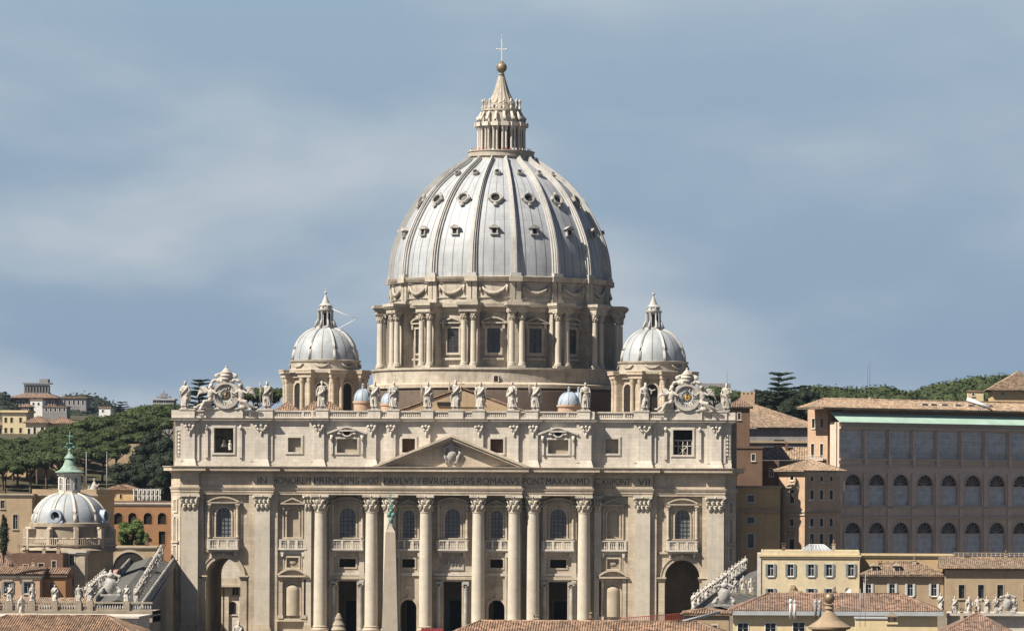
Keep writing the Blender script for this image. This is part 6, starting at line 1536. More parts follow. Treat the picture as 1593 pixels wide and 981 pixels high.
for k, (x0, x1) in enumerate(tops):
    f = MB(); f.box(x0, x1, 0.05, 0.3, z['t0'], z['t0']+0.12); f.box(x0, x1, 0.02, 0.3, z['t0']+1.0, z['t0']+1.12)
    o = local(f.build('glazed_bay', LOGW, t)); mb = MB(); mb.box(x0, x1, 0.4, 0.45, z['t0'], z['t1']); mb.build('pane', GLASSL, o)
for k in range(9):
    x = Lg(1345+37.4*k)
    if x > Lw-0.5: continue
    mb = MB(); mb.lathe([(0.42, z['t0']), (0.42, z['t0']+0.9), (0.3, z['t0']+1.0), (0.26, z['t1']-0.4), (0.42, z['t1'])], 10, (x, -0.15, 0)); mb.box(x-0.4, x+0.4, -0.55, 0, z['t0']-1.6, z['t0']+0.9)
    local(mb.build('column', LOGW, t))
for k in range(9):
    x = Lg(1308+37.4*k)
    if k == 0 or x > Lw-0.5: continue
    mb = MB(); mb.box(x-0.6, x+0.6, -0.3, 0.02, z['c1']-0.0, z['c2']-1.0); mb.box(x-0.6, x+0.6, -0.3, 0.02, 0, z['c1']-0.4); local(mb.build('pilaster', LOGW, t))
mb = MB(); mb.box(0, Lw, -0.45, 0.02, z['t0']-0.45, z['t0']-0.1); mb.box(0, Lw, -0.25, 0.02, z['t0']-1.7, z['t0']-1.3); mb.box(0, Lw, -0.5, 0.02, z['c1']-0.4, z['c1']-0.05); mb.box(0, Lw, -0.3, 0.02, z['m0']-0.6, z['m0']-0.35); mb.box(0, Lw, -0.5, 0.02, z['t1']+0.25, z['t1']+0.7); local(mb.build('string_courses', plain('loggia_trim', (0.40, 0.33, 0.27), 0.1, 0.9), t))
mb = MB(); zt_ = z['top']; mb.add([(-0.6, -1.0, zt_), (Lw, -1.0, zt_), (Lw, 3.4, zt_+2.1), (0.6, 3.4, zt_+2.1), (-0.6, -1.0, zt_-0.15), (Lw, -1.0, zt_-0.15), (Lw, 3.4, zt_+1.9), (0.6, 3.4, zt_+1.9)], [(0, 1, 2, 3), (7, 6, 5, 4), (0, 4, 5, 1), (0, 3, 7, 4), (1, 5, 6, 2)])
k = 0
while k < Lw: mb.box(k, k+0.06, -0.95, -0.9, zt_, zt_+0.06); k += 1.2
local(mb.build('copper_roof', PATINA, t))
mb = MB(); mb.box(3.4, Lw, 3.0, 9.0, zt_-8, zt_+2.85); local(mb.build('upper_wall', BRICK, t))
mb = MB(); zr = zt_+3.0; slope(mb, [(-3.0, 1.7, zr), (Lw, 1.7, zr), (Lw, 6.0, zr+1.9), (0.6, 6.0, zr+1.9)], 0.6, 0.14); slope(mb, [(Lw, 10.3, zr), (-3.0, 10.3, zr), (0.6, 6.0, zr+1.9), (Lw, 6.0, zr+1.9)], 0.6); slope(mb, [(-3.0, 10.3, zr), (-3.0, 1.7, zr), (0.6, 6.0, zr+1.9)], 0.6)
mb.tube([(0.6, 6.0, zr+1.95), (Lw, 6.0, zr+1.95)], 0.2, 5); mb.box(-2.9, Lw, 1.8, 10.2, zr-0.3, zr-0.05)
local(mb.build('tile_roof', TILE_P, t))
x = Lg(1541); mb = MB(); mb.tube([(x-1.5, 5.9, zr+2.5), (x+1.4, 1.9, zr+0.7)], 0.42, 10); local(mb.build('white_duct', WHITE, t))
for k, px in enumerate((1455, 1469, 1486, 1507, 1527, 1556)):
    x = Lg(px); mb = MB(); mb.box(x-0.8, x+0.8, 3.4, 4.2, zr+0.7, zr+1.3); local(mb.build('skylight', ZINC, t))
# orange tower wing of the same palace, left of the loggia
def wing(nm, lab, cat, px_c, Y, pw_r, pw_l, ptop, mat, wr=(), wl=(), roof=None, **kw):
    """corner at px_c; right face reaches px pw_r, left face reaches px pw_l"""
    c = near(px_c, Y); L = tpx(c, ANG, pw_r); D = tpx(c, ANG+pi/2, pw_l); zt = PZ(px_c, ptop, Y)+2
    def zr_(px, py): return PZ(px, py, Y + tpx(c, ANG, px)*sin(ANG)) + 2
    def zl_(px, py): return PZ(px, py, Y + tpx(c, ANG+pi/2, px)*sin(ANG+pi/2)) + 2
    W1 = [(tpx(c, ANG, q[0]), zr_(q[0], q[2]), q[3]/S(Y)/cos(ANG), zr_(q[0], q[1])-zr_(q[0], q[2]), len(q) > 4 and q[4]) for q in wr]
    W2 = [(D-tpx(c, ANG+pi/2, q[0]), zl_(q[0], q[2]), q[3]/S(Y)/sin(ANG), zl_(q[0], q[1])-zl_(q[0], q[2]), len(q) > 4 and q[4]) for q in wl]
    return house(nm, lab, cat, (c[0], c[1], -2), ANG, L, D, 0, zt, mat, W1, W2, roof=roof, **kw), c, L, D, zt
t, c, L, D, zt = wing('orange_palace', 'upright orange block with four windows and balcony at the left end of the loggia roof', 'palace', 1287, 26, 1306, 1256, 636, ROSE, [], [(1265, 651, 665, 4), (1278, 651, 665, 4), (1264, 690, 711, 4.5), (1278, 690, 711, 4.5)], wkw=dict(frame=TRAV_W, pane=GLASSD, fr=0.2, cross=False))
mb = MB(Matrix.Translation((0, D, 0)) @ Matrix.Rotation(-pi/2, 4, 'Z')); zb = PZ(1270, 716, 30)+2; mb.box(0.3, D-0.3, -1.0, 0, zb, zb+0.3); mb.box(0.3, D-0.3, -1.0, -0.85, zb+1.0, zb+1.1)
k = 0.4
while k < D-0.3: mb.box(k, k+0.1, -0.98, -0.88, zb+0.3, zb+1.0); k += 0.5
local(mb.build('balcony', TRAV_W, t))
t, c, L, D, zt = wing('clock_tower_wing', 'square orange tower with pedimented windows, lit on its left face', 'tower', 1252, 8, 1307, 1212, 733, ROSE,
  [(x, y0, y1, w) for x in (1263, 1278, 1293) for y0, y1, w in ((741, 748, 4), (762, 776, 5), (806, 818, 5), (830, 848, 6))], [(1232, 739, 746, 5), (1232, 762, 782, 7), (1232, 807, 817, 6), (1232, 838, 856, 8)], roof=('hip', 2.2, 1.1, 0.5), roof_mat=TILE_P, cornice=TRAV, wkw=dict(frame=TRAV_W, pane=GLASSD, fr=0.2, cross=False))
M = Matrix.Translation((0, D, 0)) @ Matrix.Rotation(-pi/2, 4, 'Z')
mb = MB(M); xc = D/2
ped_tri(mb, xc, 3.6, PZ(1232, 757, 11)+2, 0.8, -0.6, 0.02, 0.25); ped_seg(mb, xc, 3.8, PZ(1232, 829, 11)+2, 0.7, -0.6, 0.02, 0.25)
for q in (-1, 1): mb.box(xc+q*1.35-0.2, xc+q*1.35+0.2, -0.3, 0.02, PZ(1232, 784, 11)+2, PZ(1232, 758, 11)+2); mb.box(xc+q*1.4-0.2, xc+q*1.4+0.2, -0.3, 0.02, PZ(1232, 857, 11)+2, PZ(1232, 830, 11)+2)
mb.box(-0.2, D+0.2, -0.25, 0.02, PZ(1232, 796, 11)+2, PZ(1232, 793, 11)+2); mb.box(-0.2, D+0.2, -0.25, 0.02, PZ(1232, 801, 11)+2, PZ(1232, 799, 11)+2)
local(mb.build('window_surrounds', TRAV, t))
mb = MB(); zc_ = PZ(1260, 797, 10)+2; mb.box(-0.2, L+0.1, -0.25, 0.02, zc_, zc_+0.35); mb.box(-0.2, L+0.1, -0.2, 0.02, zc_+3.0-14*0+1.5, zc_+4.8) if False else None; local(mb.build('string_course', TRAV_D, t))
# chapel roof and the shaded blocks behind and below
a = P(1150, 664, 70); b = P(1262, 664, 70)
t = empty('chapel', (a.x, 70, -2), 0, 'large chapel block with broad sunlit tan tile roof falling to the right', 'chapel')
ze = PZ(1205, 665, 70)+2; L = b.x-a.x; zt1 = PZ(1160, 624, 85)+2
mb = MB(); mb.box(0.5, L+3, 0.5, 40, 0, ze-0.2); local(mb.build('wall', GREYW, t))
mb = MB(); pr = [(-4, 0, ze+0.7), (L+4, 0, ze-0.6), (L-0.5, 16, ze+0.8), (1.5, 16, zt1)]
slope(mb, [(-4, -0.5, ze), (L+4, -0.5, ze), (L+4, 15, ze), (0, 15, zt1)][:2] + [(L+4, 15, ze+0.2), (1.5, 15, zt1)], 0.6, 0.14)
local(mb.build('tile_roof', TILE_P, t))
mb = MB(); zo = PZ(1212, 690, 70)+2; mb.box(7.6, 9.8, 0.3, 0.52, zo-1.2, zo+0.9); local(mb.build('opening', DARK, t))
mb = MB(); mb.box(0, L+3, 0.1, 0.55, ze-3.3, ze-2.9); local(mb.build('string_course', TAN, t))
for k, (px, py) in enumerate(((1166, 684), (1240, 688))): pass
for px, py, sc_ in ((1197, 696, 0.18), (1232, 696, 0.16), (1178, 700, 0.16), (1160, 690, 0.2)):
    p = P(px, py+3, 64); t_ = tree('round', 2, (p.x, 64, p.z-1.2), sc_, 'small wall shrub on the shaded block below the chapel roof', 'wall shrubs below the chapel roof', name='wall_shrub'); t_['category'] = 'shrub'
fhouse('tile_shed', 'low block with striped pale tile roof just above the tower wing', 'building', 1180, 1262, 716, 50, 8, TAN, z0=-2, roof=('gx', 2.6, 0.4, 0.55), roof_mat=TILE_P)
fhouse('brick_house', 'dark red brick rooftop house with orange tile roof touching the right corner statue', 'house', 1135, 1166, 634, 40, 10, BRICK, [(1150, 642, 652, 4)], z0=-2, roof=('hip', 1.8, 0.6, 0.5), roof_mat=TILE_R)
fhouse('brick_tower', 'shadowed dark brick block between the basilica corner and the tower wing', 'building', 1146, 1186, 697, 30, 14, BRICK, [(1172, 706, 716, 5)], z0=-2, roof=('flat', 0.4, 0.2), roof_mat=BRICK)
fhouse('brick_annex', 'lower dark brick annex with ragged top beside the tower wing', 'building', 1186, 1212, 716, 34, 10, BRICK, [(1200, 728, 740, 5)], z0=-2)
fhouse('ochre_palace', 'plain ochre palace wall with few framed windows right of the basilica', 'palace', 1136, 1214, 755, 12, 12, OCHRE, [(1168, 770, 780, 10), (1168, 804, 813, 11), (1168, 830, 851, 9), (1146, 835, 848, 4)], cornice=TAN, wkw=dict(frame=TRAV_W, pane=GLASSD, fr=0.25, cross=False))
mb = MB(); a = P(1153, 797, 12); b = P(1212, 791, 12); mb.box(a.x, b.x, 11.5, 12.0, a.z, b.z); mb.box(P(1146, 860, 12).x, P(1153, 860, 12).x, 11.6, 12.0, 2, a.z+0.6)
ped_tri(MB(), 0, 1, 0, 1, 0, 1); o = mb.build('ledge', TAN, bpy.data.objects['ochre_palace'])
fhouse('fortress_wall', 'low crenellated brick wall on the skyline left of the cedar', 'wall', 1152, 1174, 613, 280, 3, ROSE, z0=20)
fw = bpy.data.objects['fortress_wall']; mb = MB(); ztp = PZ(1163, 613, 280)-20
for k in range(4): mb.box(0.1+k*1.05, 0.65+k*1.05, 0.2, 1.0, ztp, ztp+0.8)
local(mb.build('merlons', ROSE, fw))
fhouse('grey_block', 'flat dark roofed structure on the skyline behind the right clock trees', 'building', 1086, 1136, 596, 420, 8, GREYW, z0=30)
fhouse('skyline_palace', 'pale house with low tan tile roof at the far right edge above the long roof', 'house', 1544, 1625, 607, 120, 20, OCHRE, [(1560, 609, 614, 4)], z0=-2, roof=('gy', 4.2, 1.2, 0.7), roof_mat=TILE_P)
fhouse('roof_hut', 'small cream roof hut left of the pale skyline house', 'house', 1506, 1530, 609, 100, 6, CREAM, [(1514, 611, 615, 3)], z0=-2, roof=('flat', 0.3, 0.2))
for px, top, Y, lab in ((1353, 560, 44, 'thin twin radio mast rising from the long tiled roof against the sky'), (1131, 575, 60, 'thin short mast beside the right corner statue against the sky')):
    bt_ = P(px, 628, Y); tp = P(px, top, Y); t = empty('radio_mast', (bt_.x, Y, bt_.z-2.5), 0, lab, 'mast'); h = tp.z-bt_.z+2.5
    mb = MB(); mb.tube([(0, 0, 0), (0, 0, h)], [0.07, 0.03], 5)
    if Y == 44: mb.tube([(-0.45, 0, 2), (-0.45, 0, h*0.92)], [0.05, 0.03], 5); mb.box(-0.5, 0.05, -0.03, 0.03, h*0.5, h*0.5+0.08)
    local(mb.build('mast', IRON, t))
    if Y == 44: mb = MB(); mb.lathe([(0.9, 0), (0.8, 1.2), (0.95, 1.3), (0.7, 1.4), (0.55, 2.6), (0.75, 2.7), (0.4, 3.6), (0.1, 3.9)], 12); local(mb.build('brick_base', ROSE, t))

# ------------------------------------------------------------------ right foreground rows
WK = dict(frame=WHITE, pane=GLASSD, fr=0.12)
YB = -110
t = fhouse('yellow_building', 'yellow plastered building with grey shutters and a row of five windows', 'building', 1184, 1337, 862, YB, 16, YELLOW, [(x, 877, 895, 8.5) for x in (1199, 1230, 1262, 1290, 1324)] + [(x, 915, 933, 8.5) for x in (1199, 1262, 1290)], cornice=CREAM, parapet=0.7, wkw=dict(frame=WHITE, pane=GLASSD, fr=0.12, shut=SHUT))
mb = MB(); a = P(1178, 862, YB).x - t.location.x; mb.box(a, 0, -0.15, 12, 0, PZ(1184, 860, YB)+2); local(mb.build('corner_pier', TRAV_W, t))
o = P(1236, 918, YB); mb = MB(); mb.box(o.x-t.location.x-1.0, o.x-t.location.x+1.2, -0.8, -0.05, o.z+1.0, o.z+2.0); mb.box(o.x-t.location.x-0.7, o.x-t.location.x+0.0, -0.6, -0.05, o.z+2.0, o.z+3.0); local(mb.build('air_unit', TAN, t))
t = empty('rooftop_skylight', (P(1247, 857, YB+8).x, YB+8, PZ(1270, 858, YB+8)), 0, 'hipped glass skylight on the roof of the yellow shuttered building', 'skylight')
L = 46/S(YB+8); h = 1.3; mb = MB()
A_ = [(0, 0, 0.3), (L, 0, 0.3), (L, 3, 0.3), (0, 3, 0.3)]; B_ = [(1.3, 1.2, h), (L-1.3, 1.2, h), (L-1.3, 1.8, h), (1.3, 1.8, h)]
mb.add(A_+B_, [(0, 1, 5, 4), (1, 2, 6, 5), (2, 3, 7, 6), (3, 0, 4, 7), (4, 5, 6, 7)]); local(mb.build('glass', glass('sky_glass', (0.25, 0.27, 0.30), 0.15), t))
mb = MB(); mb.box(-0.1, L+0.1, -0.1, 3.1, -0.6, 0.28)
for k in range(8):
    u = k/7; mb.tube([(L*u, -0.02, 0.3), (1.3+(L-2.6)*u, 1.18, h+0.03)], 0.06, 4)
mb.tube([(0, 0, 0.3), (1.3, 1.2, h), (L-1.3, 1.2, h), (L, 0, 0.3)], 0.08, 4); local(mb.build('frame', WHITE, t))
fhouse('orange_parapet_block', 'narrow ochre roof block between the yellow building and the railed terrace', 'building', 1338, 1480, 861, YB+14, 6, OCHRE, wins=[], cornice=CREAM)
t = fhouse('brown_house', 'brown house with four white shuttered windows and two small roof dormers', 'house', 1344, 1468, 896, YB-6, 9, TAN, [(x, 908, 926, 8) for x in (1351, 1388, 1416, 1453)], roof=('hip', 2.3, 0.8, 0.35), roof_mat=TILE_B, wkw=dict(frame=WHITE, pane=GLASSD, fr=0.1, shut=plain('white_shutters', (0.5, 0.52, 0.52), 0.08, 0.7)))
for px in (1360, 1395):
    c = P(px, 884, YB-4); x = c.x - t.location.x; z_ = c.z+2; mb = MB(); mb.box(x-0.55, x+0.55, 0.8, 3.5, z_-0.6, z_+0.55); mb.prism([(x-0.85, z_+0.5), (x+0.85, z_+0.5), (x, z_+1.0)], 0.6, 3.6); d = local(mb.build('dormer', TRAV, t)); mb = MB(); mb.box(x-0.35, x+0.35, 0.72, 0.79, z_-0.35, z_+0.4); mb.build('pane', DARK, d)
fhouse('stone_house', 'light brown house with tall dark windows and a railed roof terrace, right edge', 'house', 1470, 1625, 886, YB-8, 12, TAN, [(x, 909, 930, 9) for x in (1496, 1526, 1556, 1597)], roof=('gx', 1.9, 0.9, 0.35), roof_mat=TILE_B, wkw=dict(frame=STUC, pane=GLASSD, fr=0.16, cross=False))
c = P(1484, 868, YB+2); t = empty('roof_railing', (c.x, YB+2, c.z-0.6), 0, 'pale metal railing along the terrace above the light brown house', 'railing'); L = 130/S(YB+2); mb = MB()
for k in range(19): mb.box(L*k/18-0.05, L*k/18+0.05, -0.05, 0.05, 0, 1.6)
for zz_ in (0.9, 1.25, 1.6): mb.box(0, L, -0.04, 0.04, zz_-0.04, zz_+0.04)
local(mb.build('rails', TRAV, t)); mb = MB(); mb.box(-1, L+1, -0.3, 4, -2.5, 0.0); local(mb.build('deck', BRICK, t))

# ------------------------------------------------------------------ colonnade arms with their statues
SM = [figure(3.1, p, i+20, vox=0.07) for i, p in enumerate(POSES)]
def px_right(x): return x > 0
def cstat(x, y, z, rz, k, label, group):
    o = link('statue', SM[k % 5]); o.location = (x, y, z); o.rotation_euler = (0, 0, rz); o.scale = (0.84,)*3 if px_right(x) else (0.9,)*3; return tag(o, label, 'statue', group)
def corridor(x0, y0, x1, y1, w, z0, z1, label, sgn):
    """covered corridor from (x0,y0) near the square to (x1,y1) at the basilica; w = width"""
    t = empty('corridor', (x0, y0, -2), 0, label, 'corridor')
    W = lambda x, y, z: (x, y, z)
    mb = MB(); q = [(x0, y0), (x1, y1), (x1+w, y1), (x0+w, y0)]
    vs = [(x, y, -2) for x, y in q] + [(q[0][0], q[0][1], z0-1.0), (q[1][0], q[1][1], z1-1.0), (q[2][0], q[2][1], z1-1.0), (q[3][0], q[3][1], z0-1.0)]
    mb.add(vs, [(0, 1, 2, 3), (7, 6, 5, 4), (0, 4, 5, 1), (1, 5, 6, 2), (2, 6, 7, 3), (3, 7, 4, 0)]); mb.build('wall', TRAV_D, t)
    mb = MB()
    for xx in (0, w):
        mb = MB()
        for n_ in range(60):
            u, v_ = n_/60, (n_+1)/60
            a = Vector((x0+(x1-x0)*u+xx, y0+(y1-y0)*u, z0+(z1-z0)*u)); b = Vector((x0+(x1-x0)*v_+xx, y0+(y1-y0)*v_, z0+(z1-z0)*v_))
            mb.tube([a - Vector((0, 0, 0.12)), b - Vector((0, 0, 0.12))], 0.3, 4); mb.tube([a - Vector((0, 0, 1.0)), b - Vector((0, 0, 1.0))], 0.55, 4)
            if n_ % 2 == 0: mb.box(a.x-0.3, a.x+0.3, a.y-0.35, a.y+0.35, a.z-1.0, a.z)
            m_ = (a+b)/2; mb.box(m_.x-0.12, m_.x+0.12, m_.y-0.15, m_.y+0.15, m_.z-1.0, m_.z-0.1)
        mb.build('balustrade', MARB, t)
    mb = MB(); slope(mb, [(x0+0.8, y0, z0-0.9), (x1+0.8, y1, z1-0.9), (x1+w/2, y1, z1+0.3), (x0+w/2, y0, z0+0.3)], 0.5); slope(mb, [(x1+w-0.8, y1, z1-0.9), (x0+w-0.8, y0, z0-0.9), (x0+w/2, y0, z0+0.3), (x1+w/2, y1, z1+0.3)], 0.5); mb.build('roof', plain('grey_roof', (0.085, 0.085, 0.08), 0.2, 0.9, 0.8), t)
    return t
LZ0, LZ1 = PZ(216, 936, -150), PZ(250, 868, -10)
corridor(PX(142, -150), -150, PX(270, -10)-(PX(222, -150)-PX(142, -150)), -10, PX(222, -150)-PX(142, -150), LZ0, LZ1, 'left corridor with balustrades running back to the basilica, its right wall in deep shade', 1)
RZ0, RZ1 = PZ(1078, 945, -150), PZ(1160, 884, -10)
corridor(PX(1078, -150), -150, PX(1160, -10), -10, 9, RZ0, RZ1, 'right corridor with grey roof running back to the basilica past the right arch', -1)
def statue_row(pa, pb, ya, yb, za, zb, n, label, group, rz):
    for k in range(n):
        u = k/(n-1); y = ya+(yb-ya)*u; xa, xb = PX(pa, ya), PX(pb, yb)
        cstat(xa+(xb-xa)*u, y, za+(zb-za)*u - 0.02, rz+random.uniform(-0.5, 0.5), random.randrange(5), label, group)
statue_row(213, 251, -148, -14, LZ0, LZ1, 19, 'grey white statue in the receding row on the right edge of the left corridor', 'statues on the left corridor, right edge', 0.5)
statue_row(136, 163, -148, -95, LZ0+0.3, LZ0+(LZ1-LZ0)*0.36, 9, 'pale statue in the short row on the left edge of the left corridor', 'statues on the left corridor, left edge', -0.4)
statue_row(1080, 1160, -148, -14, RZ0, RZ1, 15, 'white statue in the crowded row on the corridor in front of the right arch', 'statues on the right corridor, left edge', -0.5)
for k, (px, py, y) in enumerate(((1134, 926, -120), (1144, 921, -112), (1156, 917, -104), (1168, 921, -100))):
    c = P(px, py, y); cstat(c.x, y, c.z, 0.4*k-0.6, k, 'white statue in the small group above the grey roof of the right corridor', 'statues on the right corridor, right group')
    mb = MB(); mb.box(c.x-0.5, c.x+0.5, y-0.5, y+0.5, -2, c.z); tag(mb.build('stone_pier', TRAV_D), 'stone pier under a statue of the small group right of the coat of arms', 'pier', 'piers under the right corridor group')
def coat(px, py, Y, label, sc=1.0):
    c = P(px, py, Y); t = empty('coat_of_arms', (c.x, Y, c.z), 0, label, 'coat of arms'); t.scale = (sc,)*3
    mb = MB(); mb.ell((0, 0, 2.2), (1.3, 0.5, 1.7), 14, 10); mb.ell((0, -0.25, 2.2), (0.85, 0.45, 1.15), 12, 8)
    mb.ell((0, -0.1, 4.2), (0.7, 0.5, 0.6)); mb.ell((0, 0, 4.9), (0.3, 0.3, 0.4)); mb.box(-2.0, 2.0, -0.5, 0.5, 0, 0.4)
    for q in (-1, 1):
        mb.tube([(q*0.6, 0, 4.3), (q*1.6, 0, 4.0), (q*1.7, 0, 3.2), (q*1.2, 0, 2.6)], [0.25, 0.35, 0.3, 0.2], 7); mb.tube([(q*1.3, 0, 1.8), (q*1.9, 0, 1.2), (q*2.3, 0, 0.5)], [0.3, 0.32, 0.4], 7); mb.ell((q*1.75, 0, 3.9), 0.4); mb.ell((q*1.8, -0.1, 0.9), 0.5)
    local(link('carving', remesh(mb, 'carving', MARB, 0.1), t)); return t
coat(172, 927, -152, 'large carved coat of arms between the two statue rows of the left corridor', 0.85)
coat(1127, 943, -154, 'carved coat of arms amid the statues before the right arch', 0.85)
xa, xb = PX(222, -150), PX(265, -10)
mb = MB()
for zo_, e in ((1.4, 0.9), (2.2, 0.6)): mb.add([(xa, -150, LZ0-zo_), (xb, -10, LZ1-zo_), (xb+e, -10, LZ1-zo_), (xa+e, -150, LZ0-zo_), (xa, -150, LZ0-zo_-0.6), (xb, -10, LZ1-zo_-0.6), (xb+e, -10, LZ1-zo_-0.6), (xa+e, -150, LZ0-zo_-0.6)], [(0, 1, 2, 3), (7, 6, 5, 4), (0, 4, 5, 1), (1, 5, 6, 2), (2, 6, 7, 3), (3, 7, 4, 0)])
for k in range(24):
    u, v_ = k/24, (k+0.4)/24; p0 = Vector((xa+(xb-xa)*u+0.5, -150+140*u, 0)); p1 = Vector((xa+(xb-xa)*v_+0.5, -150+140*v_, 0)); zz0, zz1 = LZ0+(LZ1-LZ0)*u-2.9, LZ0+(LZ1-LZ0)*v_-2.9
    mb.add([(p0.x, p0.y, -2), (p1.x, p1.y, -2), (p1.x, p1.y, zz1), (p0.x, p0.y, zz0)], [(0, 1, 2, 3)])
mb.build('corridor_cornice', GREYW, bpy.data.objects['corridor'])
coat(1568, 953, -215, 'carved coat of arms at the right end of the statue row, bottom right', 0.62)
# left colonnade front with balustrade
zt = PZ(100, 935, -160); x0, x1 = PX(-30, -160), PX(238, -160)
t = empty('colonnade', (x0, -160, -2), 0, 'left colonnade top with stone balustrade and tile roof strip behind its statues', 'colonnade')
mb = MB(); mb.box(x0, x1, -159.5, -150.5, -2, zt-1.6); mb.box(x0, x1, -160.6, -150.5, zt-2.1, zt-1.5); mb.box(x0, x1, -160.3, -150.5, zt-3.4, zt-2.4); mb.box(x0, x1, -160.2, -159.8, zt-0.3, zt); mb.box(x0, x1, -160.2, -159.8, zt-1.55, zt-1.3); mb.build('entablature', TRAV_D, t)
mb = MB(); k = x0
while k < x1-0.5:
    mb.lathe([(0.09, 0), (0.16, 0.4), (0.07, 0.75), (0.12, 1.05)], 6, (k+0.2, -160, zt-1.33)); k += 0.42
mb.build('balusters', MARB, t)
mb = MB(); slope(mb, [(x0, -157.5, zt-0.9), (PX(150, -157), -157.5, zt-0.9), (PX(150, -152), -152, zt+0.45), (x0, -152, zt+0.45)], 0.35, 0.08); mb.build('roof', TILE_P, t)
names = ['at the far left end', 'second from the left edge', 'third from the left edge', 'midway along, before the orange house', 'just left of the steep white statue row', 'right of the coat of arms']
for k, (px, ci) in enumerate(((-4, 0), (16, 1), (51, 2), (86, 0), (123, 3), (141, 4), (198, 1))):
    x = PX(px, -160); mb = MB(); mb.box(x-0.5, x+0.5, -160.5, -159.5, zt-1.5, zt+0.04); mb.build('pedestal', TRAV_D, t)
    cstat(x, -160, zt+0.03, 0.2*(k % 3-1), ci, ('weathered statue on the left colonnade balustrade, number %d from the left' % (k+1)) if False else 'weathered statue on the left colonnade balustrade ' + ['cut by the photo edge', 'before the pinkish house, left one', 'before the pinkish house, right one', 'standing clear before the orange house', 'left of the steep white statue row', 'under the steep white statue row', 'between coat of arms and dark corridor row'][k], 'statues on the left colonnade balustrade')
for q, px in ((1, 33),):
    c = P(px, 953, -185); cstat(c.x, -185, c.z, 0.6, 2, 'stooping pale statue below the balustrade at lower left', 'statues on the left colonnade balustrade')
    mb = MB(); mb.box(c.x-2.5, c.x+2.5, -186.5, -184, -2, c.z); tag(mb.build('stone_pier', TRAV_D), 'square grey stone pier carrying the stooping statue, lower left', 'pier')
c0, c1 = P(-30, 957, -200), P(214, 957, -200); mb = MB(); mb.box(c0.x, c1.x, -200, -186.6, -2, c0.z-0.3); mb.box(c0.x, c1.x+0.3, -200.5, -186.6, c0.z-0.3, c0.z)
tag(mb.build('coping_wall', TRAV_W), 'long white capped wall in front of the left colonnade', 'wall')
# right colonnade end
zt = PZ(1510, 953, -205); x0, x1 = PX(1474, -205), PX(1640, -205)
t = empty('colonnade', (x0, -205, -2), 0, 'short stretch of right colonnade top with statues, lower right', 'colonnade')
mb = MB(); mb.box(x0, x1, -204.5, -195, -2, zt-0.4); mb.box(x0-0.3, x1, -205.5, -195, zt-0.4, zt); mb.build('entablature', TRAV_W, t)
for k, (px, w) in enumerate(((1464, 'leftmost, apart from the others'), (1486, 'second from the left'), (1508, 'third from the left'), (1522, 'in the middle of the row'), (1536, 'just left of the coat of arms'), (1550, 'touching the coat of arms'), (1578, 'right of the coat of arms'))):
    y = -205 if px > 1470 else -206; x = PX(px, y)
    if px < 1470: mb = MB(); mb.box(x-0.9, x+0.9, y-0.9, y+0.9, -2, zt+0.5); tag(mb.build('stone_pier', TRAV_D), 'lone stone pier under the leftmost small statue, lower right', 'pier')
    cstat(x, y, zt+0.02 + (0.5 if px < 1470 else 0), 0.3*(k % 3-1), k, 'small white statue on the right colonnade, ' + w, 'statues on the right colonnade')

# ------------------------------------------------------------------ nearest roofs
YF = -400; s_ = S(YF)
def near_roof(label, px0, px1, peave, pridge, Y, depth, mat, wall, wins=(), inset=None, pitch=0.28, gutter=ZINC, nm='roof_building', wkw=None, rz=0, th=0.09):
    a, b = P(px0, peave, Y), P(px1, peave, Y); L = b.x-a.x; ze = P((px0+px1)/2, peave, Y).z+2; zr = P((px0+px1)/2, pridge, Y+depth/2).z+2
    t = empty(nm, (a.x, Y, -2), rz, label, 'building'); 
    hole = [rect(P(q[0], 0, Y).x-a.x-q[3]/S(Y)/2, P(q[0], 0, Y).x-a.x+q[3]/S(Y)/2, PZ(q[0], q[2], Y)+2, PZ(q[0], q[1], Y)+2) for q in wins]
    local(plate('wall', wall, rect(0.6, L-0.6, 0, ze-0.6), hole, 0.6, 1.0, t)); mb = MB(); mb.box(0.6, L-0.6, 1.0, depth-0.6, 0, ze-0.61); local(mb.build('wall', wall, t))
    for h_ in hole: window(t, (h_[0][0]+h_[1][0])/2, h_[0][1], h_[1][0]-h_[0][0], h_[2][1]-h_[0][1], y=0.6, **(wkw or dict(frame=WHITE, pane=GLASSD, fr=0.1)))
    m_ = hip(L, depth, ze, zr-ze, 0.0, pitch=pitch, th=th, inset=inset); local(m_.build('roof', mat, t))
    mb = MB(); mb.box(-0.15, L+0.15, -0.15, 0.12, ze-0.55, ze-0.02); mb.box(-0.15, 0.12, 0.12, depth, ze-0.55, ze-0.02); mb.box(L-0.12, L+0.15, 0.12, depth, ze-0.55, ze-0.02); mb.box(0.15, L-0.15, 0.15, depth-0.2, ze-0.58, ze-0.4); local(mb.build('gutter', gutter, t))
    return t, ze, zr, L
near_roof('nearest terracotta tiled hip roof filling the lower left corner', -60, 206, 984, 957, YF, 14, TILE, OCHRE, inset=3.9)
t, ze, zr, L = near_roof('cream building with long red hip roof and pale gutter, lower right', 1133, 1466, 950, 923, -330, 13, TILE_R, CREAM, [(x, 969, 990, 16) for x in (1160, 1203)] + [(1247, 968, 990, 18)], inset=5.2, pitch=0.3)
